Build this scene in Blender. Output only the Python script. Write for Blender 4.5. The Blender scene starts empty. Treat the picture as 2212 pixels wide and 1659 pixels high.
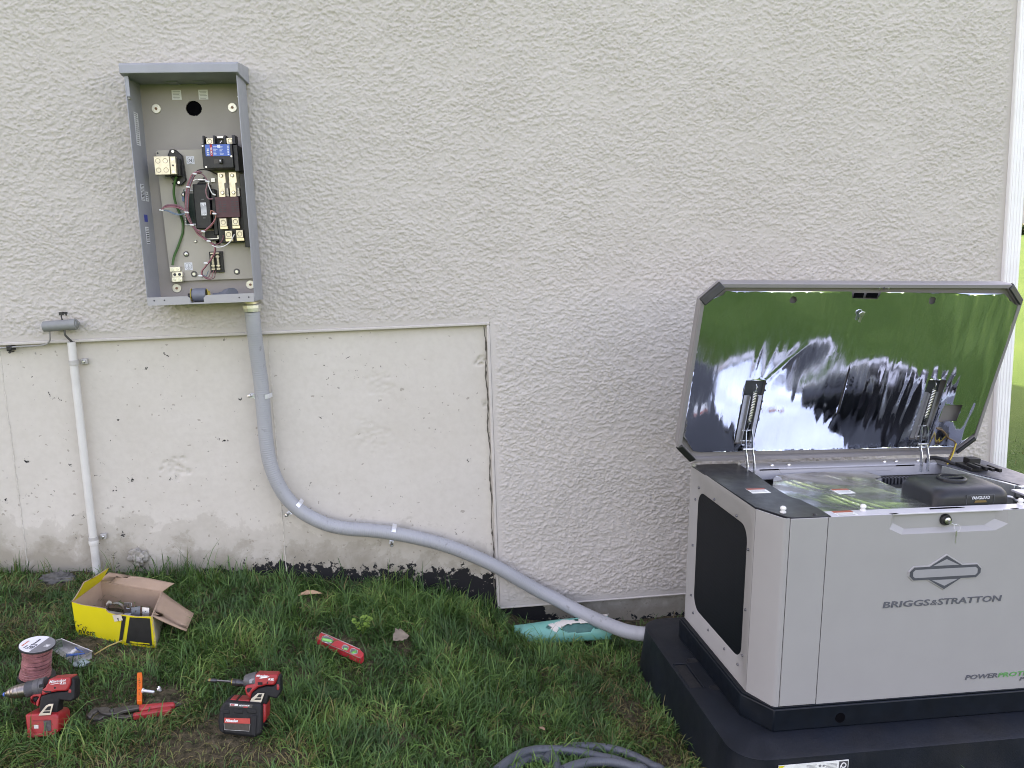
import bpy, bmesh, math, random
import numpy as np
from math import sin, cos, radians, pi, sqrt, atan2
from mathutils import Vector, Matrix

random.seed(7)
RNG = np.random.default_rng(11)
SC = bpy.context.scene
COL = SC.collection

# ------------------------------------------------------------------ camera
YAW, PITCH, ROLL, FPX = radians(5.9), radians(9.2), radians(1.9), 1800.0
CAM = np.array([0.0, -2.87, 1.25])
_fw = np.array([sin(YAW) * cos(PITCH), cos(YAW) * cos(PITCH), -sin(PITCH)])
_rt = np.array([cos(YAW), -sin(YAW), 0.0])
_up = np.cross(_rt, _fw)
_R = _rt * cos(ROLL) - _up * sin(ROLL)
_U = _rt * sin(ROLL) + _up * cos(ROLL)
cd = bpy.data.cameras.new('camera')
cam = bpy.data.objects.new('camera', cd)
COL.objects.link(cam)
cd.sensor_width = 36.0
cd.sensor_fit = 'HORIZONTAL'
cd.lens = FPX / 2212.0 * 36.0
cd.clip_start = 0.02
cd.clip_end = 2000.0
cam.matrix_world = Matrix(((_R[0], _U[0], -_fw[0], CAM[0]), (_R[1], _U[1], -_fw[1], CAM[1]),
                           (_R[2], _U[2], -_fw[2], CAM[2]), (0, 0, 0, 1)))
SC.camera = cam

# ------------------------------------------------------------------ world, sun, exposure
SUN_EL, SUN_ROT = radians(42), atan2(-0.5, 0.866)
world = bpy.data.worlds.new('World')
SC.world = world
world.use_nodes = True
wn = world.node_tree
for n in list(wn.nodes):
    wn.nodes.remove(n)
wo = wn.nodes.new('ShaderNodeOutputWorld')
wb = wn.nodes.new('ShaderNodeBackground')
sky = wn.nodes.new('ShaderNodeTexSky')
sky.sky_type = 'NISHITA'
sky.sun_disc = False
sky.sun_elevation = SUN_EL
sky.sun_rotation = SUN_ROT
sky.air_density = 1.0
sky.dust_density = 3.5
sky.ozone_density = 0.2
wb.inputs['Strength'].default_value = 0.15
wn.links.new(sky.outputs[0], wb.inputs[0])
wn.links.new(wb.outputs[0], wo.inputs[0])
sd = bpy.data.lights.new('sun', 'SUN')
sd.energy = 2.6
sd.angle = radians(0.5)
sd.color = (1.0, 0.95, 0.86)
sun = bpy.data.objects.new('sun', sd)
COL.objects.link(sun)
sdir = Vector((sin(SUN_ROT) * cos(SUN_EL), cos(SUN_ROT) * cos(SUN_EL), sin(SUN_EL)))
sun.rotation_euler = (-sdir).to_track_quat('-Z', 'Y').to_euler()
sun.location = (-6, 8, 12)
SC.view_settings.view_transform = 'Standard'
SC.view_settings.look = 'None'
SC.view_settings.exposure = 2.78
SC.view_settings.gamma = 1.0
SC.view_settings.use_white_balance = True          # camera set for open shade
SC.view_settings.white_balance_temperature = 8700
SC.view_settings.white_balance_tint = 28
SC.view_settings.use_curve_mapping = False
SC.cycles.filter_width = 1.0

# ------------------------------------------------------------------ sight lines: a spot of the photo on a known plane of the place
def ray(x, y):
    d = np.array([(x - 1106.0) / FPX, -(y - 829.5) / FPX, 1.0])
    return d[0] * _R + d[1] * _U + d[2] * _fw

def on_plane(x, y, p0, n):
    d = ray(x, y)
    return CAM + d * (((np.array(p0, float) - CAM) @ np.array(n, float)) / (d @ np.array(n, float)))

def on_y(x, y, Y): return on_plane(x, y, (0, Y, 0), (0, 1, 0))
def on_z(x, y, Z): return on_plane(x, y, (0, 0, Z), (0, 0, 1))

GX = [-3, -1.47, -1.17, -.62, -.155, .09, .216, .4, .6, 1.0, 2.2]
GZ = [.26, .216, .188, .137, .067, -.004, -.070, -.125, -.14, -.14, -.13]
def gz(x, y):
    x = np.asarray(x, float); y = np.asarray(y, float)
    g = np.interp(x, GX, GZ)
    t = np.clip(-y / 2.4, 0, 1)
    k = np.where(y < 0, t * t * (3 - 2 * t), 0)
    return g * (1 - k) - 0.12 * k - .017 * np.exp(-((x + .96) / .17) ** 2 - ((y + .43) / .11) ** 2)

def on_g(x, y, up=0.0):
    d = ray(x, y); t = .6
    while t < 12:
        P = CAM + t * d
        if P[2] < float(gz(P[0], P[1])) + up: break
        t += .002
    return CAM + t * d

def z1(a): return ((400 + a[0] * 720 / 1991) / 1.8228, (200 + a[1] * 600 / 1659) / 1.8228)
def z2(a): return ((500 + a[0] * 560 / 2212) / 1.8228, (500 + a[1] * 420 / 1659) / 1.8228)
def z3(a): return ((500 + a[0] * 620 / 2057) / 1.8228, (800 + a[1] * 500 / 1659) / 1.8228)
def z4(a): return (a[0] * 600 / 830 / 1.8228, (1150 + a[1] * 1200 / 1659) / 1.8228)
def z5(a): return ((800 + a[0] * 1200 / 1475) / 1.8228, (1150 + a[1] * 1350 / 1659) / 1.8228)
def z6(a): return ((200 + a[0] * 700 / 2212) / 1.8228, (2180 + a[1] * 460 / 1454) / 1.8228)
def z7(a): return ((1900 + a[0] * 900 / 2062) / 1.8228, (2300 + a[1] * 724 / 1659) / 1.8228)
def z8(a): return (a[0] * 700 / 2023 / 1.8228, (2450 + a[1] * 574 / 1659) / 1.8228)
def z9(a): return ((600 + a[0] * 900 / 2212) / 1.8228, (2450 + a[1] * 574 / 1411) / 1.8228)

# ------------------------------------------------------------------ materials
def nmat(name):
    m = bpy.data.materials.new(name); m.use_nodes = True
    nt = m.node_tree
    b = nt.nodes['Principled BSDF']
    return m, nt, b

def nd(nt, typ, **kw):
    n = nt.nodes.new(typ)
    for k, v in kw.items():
        if k in n.inputs.keys(): n.inputs[k].default_value = v
        else: setattr(n, k, v)
    return n

def ramp(nt, fac, stops, interp='LINEAR'):
    r = nt.nodes.new('ShaderNodeValToRGB')
    r.color_ramp.interpolation = interp
    e = r.color_ramp.elements
    while len(e) < len(stops): e.new(0.5)
    for i, (p, c) in enumerate(stops):
        e[i].position = p
        e[i].color = (c, c, c, 1) if not isinstance(c, tuple) else (*c, 1)
    nt.links.new(fac, r.inputs[0])
    return r.outputs[0]

def mixc(nt, fac, a, b, mode='MIX'):
    m = nt.nodes.new('ShaderNodeMix'); m.data_type = 'RGBA'; m.blend_type = mode
    for sock, v in ((m.inputs[0], fac), (m.inputs[6], a), (m.inputs[7], b)):
        if isinstance(v, (int, float)): sock.default_value = v
        elif isinstance(v, tuple): sock.default_value = (*v, 1)
        else: nt.links.new(v, sock)
    return m.outputs[2]

def math_(nt, op, a, b=0.0):
    m = nt.nodes.new('ShaderNodeMath'); m.operation = op
    for i, v in enumerate((a, b)):
        if isinstance(v, (int, float)): m.inputs[i].default_value = v
        else: nt.links.new(v, m.inputs[i])
    return m.outputs[0]

def noise(nt, scale, detail=4, rough=.55, vec=None, dist=0.0):
    n = nd(nt, 'ShaderNodeTexNoise', Scale=scale, Detail=detail, Roughness=rough, Distortion=dist)
    if vec is None:
        vec = nt.nodes.new('ShaderNodeTexCoord').outputs['Object']
    nt.links.new(vec, n.inputs['Vector'])
    return n.outputs['Fac']

def bump(nt, b, h, strength=.3, dist=.002):
    n = nd(nt, 'ShaderNodeBump', Strength=strength, Distance=dist)
    nt.links.new(h, n.inputs['Height'])
    nt.links.new(n.outputs[0], b.inputs['Normal'])

MATS = {}
def M(name, col=(.5, .5, .5), rough=.5, metal=0.0, var=.12, scale=40, bmp=.0, bscale=300, dirt=0.0, spec=.5):
    """procedural material: base colour with mottling, roughness variation, fine relief, optional dust specks"""
    if name in MATS: return MATS[name]
    m, nt, b = nmat(name)
    f = noise(nt, scale, 5)
    lo = tuple(max(0, c * (1 - var)) for c in col); hi = tuple(min(1, c * (1 + var)) for c in col)
    c = ramp(nt, f, [(.3, lo), (.7, hi)])
    if dirt:
        f2 = noise(nt, scale * .35, 8, .7)
        c = mixc(nt, ramp(nt, f2, [(.5, 0.0), (.75, dirt)]), c, (.22, .19, .15))
    nt.links.new(c, b.inputs['Base Color'])
    rr = ramp(nt, noise(nt, scale * 1.7, 4), [(.3, max(0.02, rough * .85)), (.7, min(1, rough * 1.15))])
    nt.links.new(rr, b.inputs['Roughness'])
    b.inputs['Metallic'].default_value = metal
    b.inputs['Specular IOR Level'].default_value = spec
    if bmp: bump(nt, b, noise(nt, bscale, 3), bmp, .0015)
    MATS[name] = m
    return m

# ------------------------------------------------------------------ mesh building
class MB:
    def __init__(s): s.v = []; s.f = []
    def add(s, vs, fs):
        o = len(s.v); s.v += [tuple(map(float, p)) for p in vs]; s.f += [tuple(i + o for i in f) for f in fs]; return s
    def bb(s, x0, x1, y0, y1, z0, z1):
        v = [(x, y, z) for z in (z0, z1) for y in (y0, y1) for x in (x0, x1)]
        return s.add(v, [(0, 2, 3, 1), (4, 5, 7, 6), (0, 1, 5, 4), (2, 6, 7, 3), (0, 4, 6, 2), (1, 3, 7, 5)])
    def prism(s, loop, d):
        """closed loop of 3-D points swept along the vector d"""
        loop = [np.array(p, float) for p in loop]; d = np.array(d, float); n = len(loop)
        nrm = sum(np.cross(loop[i], loop[(i + 1) % n]) for i in range(n))
        if nrm @ d > 0: loop = loop[::-1]
        v = [*loop, *[p + d for p in loop]]
        f = [tuple(range(n)), tuple(range(2 * n - 1, n - 1, -1))]
        f += [(i, i + n, (i + 1) % n + n, (i + 1) % n) for i in range(n)]
        return s.add(v, f)
    def slab(s, quad, t):
        q = [np.array(p, float) for p in quad]
        n = np.cross(q[1] - q[0], q[2] - q[0]); n /= np.linalg.norm(n)
        return s.prism(q, n * t)
    def tube(s, path, r, n=10, closed=False, cap=True, flat=None):
        P = [np.array(p, float) for p in path]; m = len(P)
        rs = r if hasattr(r, '__len__') else [r] * m
        v = []; f = []; ref = None
        for i in range(m):
            a = P[(i - 1) % m] if (closed or i) else P[0]
            b = P[(i + 1) % m] if (closed or i < m - 1) else P[-1]
            t = b - a; t = t / (np.linalg.norm(t) + 1e-12)
            if ref is None:
                ref = np.array([0, 0, 1.]) if abs(t[2]) < .9 else np.array([0, 1., 0])
            x = ref - t * (ref @ t); x /= (np.linalg.norm(x) + 1e-12); y = np.cross(t, x); ref = x
            for k in range(n):
                a_ = 2 * pi * k / n
                v.append(P[i] + rs[i] * (x * cos(a_) + y * sin(a_)))
        for i in range(m if closed else m - 1):
            j = (i + 1) % m
            for k in range(n):
                f.append((i * n + k, i * n + (k + 1) % n, j * n + (k + 1) % n, j * n + k))
        if cap and not closed:
            f.append(tuple(range(n - 1, -1, -1))); f.append(tuple((m - 1) * n + k for k in range(n)))
        return s.add(v, f)
    def lathe(s, p0, p1, prof, n=20):
        p0 = np.array(p0, float); p1 = np.array(p1, float)
        path = [p0 + (p1 - p0) * t for t, _ in prof]
        ax = (p1 - p0) / np.linalg.norm(p1 - p0)
        ref = np.array([0, 0, 1.]) if abs(ax[2]) < .9 else np.array([1., 0, 0])
        x = ref - ax * (ref @ ax); x /= np.linalg.norm(x); y = np.cross(ax, x)
        v = []; f = []
        for (t, r), c in zip(prof, path):
            for k in range(n):
                a = 2 * pi * k / n; v.append(c + r * (x * cos(a) + y * sin(a)))
        m = len(prof)
        for i in range(m - 1):
            for k in range(n):
                f.append((i * n + k, i * n + (k + 1) % n, (i + 1) * n + (k + 1) % n, (i + 1) * n + k))
        f.append(tuple(range(n - 1, -1, -1))); f.append(tuple((m - 1) * n + k for k in range(n)))
        return s.add(v, f)
    def disc(s, c, nrm, r, t, n=18):
        c = np.array(c, float); nrm = np.array(nrm, float); nrm /= np.linalg.norm(nrm)
        return s.lathe(c, c + nrm * t, [(0, r), (1, r)], n)
    def rings(s, loops, close=False):
        n = len(loops[0]); v = [p for l in loops for p in l]; f = []
        for i in range(len(loops) - 1):
            for k in range(n):
                f.append((i * n + k, i * n + (k + 1) % n, (i + 1) * n + (k + 1) % n, (i + 1) * n + k))
        if close: f.append(tuple((len(loops) - 1) * n + k for k in range(n)))
        return s.add(v, f)

def link(o, parent=None):
    COL.objects.link(o)
    if parent is not None: o.parent = parent
    return o

def wroot(o):
    m = Matrix.Identity(4)
    while o is not None:
        m = o.matrix_basis @ m; o = o.parent
    return m

def put(mb, name, mat, parent=None, bevel=0, seg=2, smooth=35, local=False, solid=0):
    """link a mesh builder as one object; coordinates are world ones unless local=True (then the root's own)"""
    me = bpy.data.meshes.new(name)
    vs = mb.v
    if parent is not None and not local:
        inv = wroot(parent).inverted()
        vs = [tuple(inv @ Vector(p)) for p in vs]
    org = None
    if parent is None:
        a = np.array(vs); org = np.array([(a[:, 0].min() + a[:, 0].max()) / 2, (a[:, 1].min() + a[:, 1].max()) / 2, a[:, 2].min()])
        vs = [tuple(p) for p in (a - org)]
    me.from_pydata(vs, [], mb.f)
    bm = bmesh.new(); bm.from_mesh(me); bmesh.ops.recalc_face_normals(bm, faces=bm.faces); bm.to_mesh(me); bm.free()
    me.materials.append(mat)
    o = bpy.data.objects.new(name, me)
    link(o, parent)
    if org is not None: o.location = org
    if bevel:
        b = o.modifiers.new('bevel', 'BEVEL'); b.width = bevel; b.segments = seg; b.limit_method = 'ANGLE'; b.angle_limit = radians(30)
        b.harden_normals = False
    if smooth:
        me.polygons.foreach_set('use_smooth', [True] * len(me.polygons))
        try: me.set_sharp_from_angle(angle=radians(smooth))
        except Exception: pass
    return o

def tag(o, label=None, cat=None, group=None, kind=None):
    if label: o['label'] = label
    if cat: o['category'] = cat
    if group: o['group'] = group
    if kind: o['kind'] = kind
    return o

def thing(name, label, cat, loc, group=None, mat3=None):
    o = bpy.data.objects.new(name, None); o.empty_display_size = .05
    link(o)
    if mat3 is not None:
        X, Y, Z = mat3
        o.matrix_world = Matrix(((X[0], Y[0], Z[0], loc[0]), (X[1], Y[1], Z[1], loc[1]), (X[2], Y[2], Z[2], loc[2]), (0, 0, 0, 1)))
        o.matrix_basis = o.matrix_world.copy()
    else: o.location = [float(c) for c in loc]
    return tag(o, label, cat, group)

def text(s, size, mat, parent, org, xd, yd, name='lettering', bold=.0, shear=0.0, align='LEFT', ext=.0004, sx=1.0, local=True):
    cu = bpy.data.curves.new(name, 'FONT')
    cu.body = s; cu.size = size; cu.offset = bold; cu.shear = shear; cu.align_x = align; cu.extrude = ext; cu.resolution_u = 2
    to = bpy.data.objects.new('tmp', cu); COL.objects.link(to)
    dg = bpy.context.evaluated_depsgraph_get()
    me = bpy.data.meshes.new_from_object(to.evaluated_get(dg))
    bpy.data.objects.remove(to); bpy.data.curves.remove(cu)
    xd = Vector(xd).normalized(); yd = Vector(yd).normalized(); zd = xd.cross(yd)
    mx = Matrix(((xd[0] * sx, yd[0], zd[0], org[0]), (xd[1] * sx, yd[1], zd[1], org[1]), (xd[2] * sx, yd[2], zd[2], org[2]), (0, 0, 0, 1)))
    if parent is not None and not local: mx = wroot(parent).inverted() @ mx
    me.transform(mx)
    me.materials.clear(); me.materials.append(mat)
    me.name = name
    o = bpy.data.objects.new(name, me)
    return link(o, parent)

def rrect(x0, x1, y0, y1, r, n=6):
    out = []
    for cx, cy, a0 in ((x1 - r, y1 - r, 0), (x0 + r, y1 - r, 90), (x0 + r, y0 + r, 180), (x1 - r, y0 + r, 270)):
        for k in range(n + 1):
            a = radians(a0 + 90 * k / n); out.append((cx + r * cos(a), cy + r * sin(a)))
    return out

def smooth_path(pts, per=8):
    P = [np.array(p, float) for p in pts]; P = [2 * P[0] - P[1]] + P + [2 * P[-1] - P[-2]]
    out = []
    for i in range(1, len(P) - 2):
        for k in range(per):
            t = k / per
            a, b, c, d = P[i - 1], P[i], P[i + 1], P[i + 2]
            out.append(.5 * ((2 * b) + (-a + c) * t + (2 * a - 5 * b + 4 * c - d) * t * t + (-a + 3 * b - 3 * c + d) * t ** 3))
    out.append(P[-2]); return out

def grid_mesh(name, V, quads, mat, parent=None, kind=None):
    me = bpy.data.meshes.new(name)
    me.vertices.add(len(V)); me.vertices.foreach_set('co', np.ascontiguousarray(V, np.float32).ravel())
    nq = len(quads); k = quads.shape[1]
    me.loops.add(nq * k); me.loops.foreach_set('vertex_index', np.ascontiguousarray(quads, np.int32).ravel())
    me.polygons.add(nq); me.polygons.foreach_set('loop_start', np.arange(0, nq * k, k, dtype=np.int32))
    me.update(calc_edges=True); me.validate()
    me.polygons.foreach_set('use_smooth', np.ones(len(me.polygons), bool))
    me.materials.append(mat)
    o = bpy.data.objects.new(name, me); link(o, parent)
    return o

def fft_noise(shape, d, lx, lz, seed, width=.6):
    """band-passed noise field: wavelengths lx, lz in metres on a grid of step d"""
    r = np.random.default_rng(seed).standard_normal(shape)
    fz = np.fft.fftfreq(shape[0], d)[:, None]; fx = np.fft.rfftfreq(shape[1], d)[None, :]
    q = np.sqrt((fx * lx) ** 2 + (fz * lz) ** 2)
    H = np.exp(-(np.log(np.maximum(q, 1e-6)) / width) ** 2)
    a = np.fft.irfft2(np.fft.rfft2(r) * H, shape)
    return a / a.std()

def sstep(a, lo, hi):
    t = np.clip((a - lo) / (hi - lo), 0, 1); return t * t * (3 - 2 * t)

# ================================================================== GROUND
def mat_ground():
    m, nt, b = nmat('lawn_soil')
    geo = nt.nodes.new('ShaderNodeNewGeometry').outputs['Position']
    f = noise(nt, 3.0, 6, .6, geo); f2 = noise(nt, 60, 5, .7, geo); f3 = noise(nt, .25, 4, .6, geo)
    near = mixc(nt, ramp(nt, f2, [(.35, 0.0), (.7, 1.0)]), (.026, .026, .014), (.150, .118, .075))
    green = mixc(nt, f2, (.020, .062, .010), (.042, .105, .018))
    green = mixc(nt, ramp(nt, f3, [(.35, 0.0), (.7, .7)]), green, (.056, .108, .022))
    sep = nt.nodes.new('ShaderNodeSeparateXYZ'); nt.links.new(geo, sep.inputs[0])
    vm = nt.nodes.new('ShaderNodeVectorMath'); vm.operation = 'LENGTH'; nt.links.new(geo, vm.inputs[0])
    far = ramp(nt, math_(nt, 'MULTIPLY', vm.outputs['Value'], .1), [(.17, 0.0), (.24, 1.0)])
    c = mixc(nt, far, near, green)
    nt.links.new(c, b.inputs['Base Color'])
    b.inputs['Roughness'].default_value = .95; b.inputs['Specular IOR Level'].default_value = .15
    bump(nt, b, f2, .8, .02)
    return m

def far_rise(y): return 1.95 * (lambda t: t * t * (3 - 2 * t))(np.clip((np.asarray(y, float) - 8) / 62, 0, 1))

def build_ground():
    def ax(lo, hi, step, far):
        a = np.arange(lo, hi + 1e-6, step); g = []
        s = step; x = hi
        while x < far: s *= 1.35; x += s; g.append(x)
        return a, np.array(g)
    a, g = ax(-2.6, 3.2, .05, 500.0)
    xs = np.concatenate([-(g[::-1] - 3.2) - 2.6, a, g])
    a, g = ax(-2.6, .6, .05, 500.0)
    ys = np.concatenate([-(g[::-1] - .6) - 2.6, a, g])
    X, Y = np.meshgrid(xs, ys)
    Z = gz(X, Y) + far_rise(Y)
    n1 = np.random.default_rng(3).standard_normal(X.shape)
    near = (np.abs(X) < 3.2) & (Y > -2.6) & (Y < .6)
    Z = Z + np.where(near, n1 * .004, 0)
    V = np.stack([X, Y, Z], -1).reshape(-1, 3)
    i = np.arange(len(V)).reshape(X.shape)
    q = np.stack([i[:-1, :-1], i[:-1, 1:], i[1:, 1:], i[1:, :-1]], -1).reshape(-1, 4)
    o = grid_mesh('ground', V, q, mat_ground())
    tag(o, 'lawn soil sloping down to the right along the house wall', kind='structure')
build_ground()

# ================================================================== HOUSE
CORNER_X = 2.112
ZS, ZC = -.04, 1.004            # lower edge of the stucco right of the step / left of the step
XS = .226
def mat_stucco():
    m, nt, b = nmat('stucco')
    geo = nt.nodes.new('ShaderNodeTexCoord').outputs['Object']
    f = noise(nt, 1.3, 5, .6, geo); f2 = noise(nt, 45, 4, .6, geo)
    c = mixc(nt, ramp(nt, f, [(.3, 0.0), (.7, 1.0)]), (.475, .441, .400), (.525, .490, .449))
    c = mixc(nt, ramp(nt, f2, [(.35, .12), (.6, 0.0)]), c, (.43, .41, .375))
    nt.links.new(c, b.inputs['Base Color']); b.inputs['Roughness'].default_value = .9
    b.inputs['Specular IOR Level'].default_value = .2
    bump(nt, b, noise(nt, 300, 4, .65, geo), .5, .0016)
    return m

def mat_concrete():
    m, nt, b = nmat('concrete')
    geo = nt.nodes.new('ShaderNodeTexCoord').outputs['Object']
    at = nt.nodes.new('ShaderNodeAttribute'); at.attribute_name = 'over_ground'
    tar = nt.nodes.new('ShaderNodeAttribute'); tar.attribute_name = 'tar'
    h = at.outputs['Fac']
    f = noise(nt, 2.2, 6, .6, geo); f2 = noise(nt, 40, 5, .6, geo); f3 = noise(nt, 9, 7, .65, geo, .3)
    c = mixc(nt, ramp(nt, f, [(.3, 0.0), (.7, 1.0)]), (.530, .495, .435), (.580, .545, .488))
    c = mixc(nt, ramp(nt, f2, [(.3, .22), (.6, 0.0)]), c, (.42, .385, .33))
    # damp dirty band over the soil
    hh = math_(nt, 'ADD', h, math_(nt, 'MULTIPLY', math_(nt, 'SUBTRACT', f3, .5), .42))
    c = mixc(nt, ramp(nt, hh, [(.04, .8), (.11, .5), (.125, .32), (.20, .2), (.215, 0.0)]), c, (.235, .21, .16))
    # bug holes: sparse dark pits
    vo = nd(nt, 'ShaderNodeTexVoronoi', Scale=26.0, Randomness=1.0)
    mp = nt.nodes.new('ShaderNodeMapping'); mp.inputs['Scale'].default_value = (1, 1, 1.5)
    wob = nt.nodes.new('ShaderNodeVectorMath'); wob.operation = 'ADD'
    nz = nd(nt, 'ShaderNodeTexNoise', Scale=60.0, Detail=2.0); nt.links.new(geo, nz.inputs['Vector'])
    sc = nt.nodes.new('ShaderNodeVectorMath'); sc.operation = 'SCALE'; sc.inputs['Scale'].default_value = .02
    nt.links.new(nz.outputs['Color'], sc.inputs[0])
    nt.links.new(geo, wob.inputs[0]); nt.links.new(sc.outputs[0], wob.inputs[1])
    nt.links.new(wob.outputs[0], mp.inputs[0]); nt.links.new(mp.outputs[0], vo.inputs['Vector'])
    sepc = nt.nodes.new('ShaderNodeSeparateColor'); nt.links.new(vo.outputs['Color'], sepc.inputs[0])
    size = ramp(nt, sepc.outputs[0], [(.80, 0.0), (1.0, .18)])
    pit = math_(nt, 'LESS_THAN', vo.outputs['Distance'], size)
    vo2 = nd(nt, 'ShaderNodeTexVoronoi', Scale=70.0, Randomness=1.0); nt.links.new(wob.outputs[0], vo2.inputs['Vector'])
    sepd = nt.nodes.new('ShaderNodeSeparateColor'); nt.links.new(vo2.outputs['Color'], sepd.inputs[0])
    lowz = ramp(nt, h, [(.18, 1.0), (.40, 0.0)])
    size2 = ramp(nt, math_(nt, 'ADD', sepd.outputs[1], math_(nt, 'MULTIPLY', lowz, .22)), [(.86, 0.0), (1.0, .26), (1.2, .30)])
    pit2 = math_(nt, 'LESS_THAN', vo2.outputs['Distance'], size2)
    pits = math_(nt, 'MAXIMUM', pit, pit2)
    c = mixc(nt, math_(nt, 'MULTIPLY', pits, .6), c, (.27, .24, .20))
    # black tar coat showing in ragged flakes along the foot
    f4 = noise(nt, 34, 7, .72, geo, .4); f5 = noise(nt, 5, 3, .5, geo)
    tv = math_(nt, 'ADD', tar.outputs['Fac'], math_(nt, 'MULTIPLY', math_(nt, 'SUBTRACT', f4, .5), 3.2))
    tm = ramp(nt, math_(nt, 'ADD', tv, math_(nt, 'MULTIPLY', math_(nt, 'SUBTRACT', f5, .5), .9)), [(.55, 0.0), (.60, 1.0)])
    c = mixc(nt, tm, c, (.016, .016, .017))
    nt.links.new(c, b.inputs['Base Color']); b.inputs['Roughness'].default_value = .85
    b.inputs['Specular IOR Level'].default_value = .25
    hgt = math_(nt, 'SUBTRACT', math_(nt, 'ADD', math_(nt, 'MULTIPLY', f2, .25), math_(nt, 'MULTIPLY', f3, .5)), math_(nt, 'MULTIPLY', pits, .6))
    bump(nt, b, hgt, .5, .005)
    return m

def build_house():
    root = thing('house', 'beige stucco house wall over a bare concrete foundation, seen from the garden', 'house', (0, 0, 0))
    st = mat_stucco(); stf = mat_stucco(); stf.name = 'stucco_plain'
    _nt = stf.node_tree; _b = _nt.nodes['Principled BSDF']
    bump(_nt, _b, ramp(_nt, noise(_nt, 26, 6, .65), [(.40, 0.0), (.60, 1.0)]), .35, .003)
    d = .0029
    x0, x1 = -1.72, CORNER_X
    nx = int(round((x1 - x0) / d)); dx = (x1 - x0) / nx
    zt = 2.17
    nz = int(round((zt - ZS) / d)); dz = (zt - ZS) / nz
    xs = x0 + dx * np.arange(nx + 1); zs = ZS + dz * np.arange(nz + 1)
    ix = np.argmin(abs(xs - XS)); iz = np.argmin(abs(zs - ZC)); xs[ix] = XS; zs[iz] = ZC
    sh = (nz + 1, nx + 1)
    fz = np.fft.fftfreq(sh[0], d)[:, None]; fx = np.fft.rfftfreq(sh[1], d)[None, :]
    def ragged(lp, lq, ang, p, seed):
        """power-law noise: long waves set the plates, short ones fray their edges; stretched along a trowel direction"""
        c_, s_ = cos(radians(ang)), sin(radians(ang))
        q = np.sqrt(((fx * c_ + fz * s_) * lp) ** 2 + ((-fx * s_ + fz * c_) * lq) ** 2)
        Hq = np.where(q < 1, q ** 2, np.maximum(q, 1) ** -p)
        r_ = np.random.default_rng(seed).standard_normal(sh)
        a_ = np.fft.irfft2(np.fft.rfft2(r_) * Hq, sh); return a_ / a_.std()
    mix = sstep(fft_noise(sh, d, .30, .22, 60), -.5, .5)
    fray = ragged(.016, .010, 0, .8, 11)
    A = ragged(.050, .029, 10, 1.42, 1) * mix + ragged(.044, .026, -32, 1.42, 2) * (1 - mix) + .16 * fray
    B = ragged(.034, .020, -16, 1.4, 3) + .16 * fray; Cc = ragged(.025, .015, 26, 1.35, 4) + .14 * fray
    big = fft_noise(sh, d, .45, .35, 6)
    e = .045
    def step(F, t): return sstep(F, t - e, t + e) + .30 * np.exp(-((F - t - .10) / .07) ** 2)
    h = .0011 * step(A, -.55) + .0014 * step(A + .35 * B + .3 * big, .40) + .0012 * step(B + .35 * big, .55) + .0010 * step(Cc + .4 * big, 1.0)
    streak = ragged(.10, .007, 12, 1.2, 13) * sstep(fft_noise(sh, d, .16, .12, 14), .6, 1.2) + ragged(.10, .007, -38, 1.2, 15) * sstep(fft_noise(sh, d, .16, .12, 16), .7, 1.3)
    h += .00035 * streak + .00016 * fray + .0005 * fft_noise(sh, d, .14, .1, 8)
    h = np.clip(h, 0, None)
    X, Z = np.meshgrid(xs, zs)
    edge = np.minimum(np.minimum(np.where(Z < ZC, X - XS, 1), np.where(X < XS, Z - ZC, Z - ZS)), CORNER_X - X)
    edge = np.where((X >= XS) & (Z >= ZC), np.minimum(np.hypot(np.maximum(X - XS, 0), np.maximum(Z - ZC, 0)) + 1, np.minimum(CORNER_X - X, 1)), edge)
    h *= sstep(edge, .004, .03)
    Y = -h
    V = np.stack([X, Y, Z], -1).reshape(-1, 3)
    i = np.arange(len(V)).reshape(sh)
    q = np.stack([i[:-1, :-1], i[:-1, 1:], i[1:, 1:], i[1:, :-1]], -1)
    keep = ~((np.arange(nz)[:, None] < iz) & (np.arange(nx)[None, :] < ix))
    q = q[keep]
    o = grid_mesh('stucco_wall', V, q, st, root)
    # upper and left continuation of the same coat, the side and back walls
    H = 4.9
    mb = MB()
    mb.bb(-9, x1, 0, .022, zt, H); mb.bb(-9, x0, 0, .022, ZC, zt)
    mb.bb(x1 - .02, x1, .0225, 9.0, -.4, H); mb.bb(-9, x1 - .021, 8.98, 9.0, -.4, H); mb.bb(-9, -8.98, .0225, 8.979, -.4, H)
    put(mb, 'outer_wall', stf, root, smooth=0)
    # smooth bead that ends the stucco coat
    mb = MB()
    mb.bb(-9, XS - .0005, -.0025, .021, ZC - .011, ZC - .0003)
    mb.bb(XS - .011, XS - .0006, -.0026, .021, ZS, ZC - .0113)
    mb.bb(XS - .011, CORNER_X, -.0025, .021, ZS - .008, ZS - .0003)
    put(mb, 'stucco_edge', M('stucco_bead', (.50, .468, .425), .85, var=.08, scale=30, bmp=.3), root, bevel=.003)
    # foundation sheet with its attributes
    fx = np.linspace(-9, CORNER_X - .001, 620); fx = np.sort(np.concatenate([np.linspace(-9, -1.76, 40), np.linspace(-1.75, CORNER_X - .002, 700)]))
    fz = np.linspace(-.45, ZC + .02, 270)
    X, Z = np.meshgrid(fx, fz)
    rl = np.random.default_rng(5)
    n = fft_noise(X.shape, .0055, .25, .2, 31) * .0004 + fft_noise(X.shape, .0055, .03, .025, 32) * .00012
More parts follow.
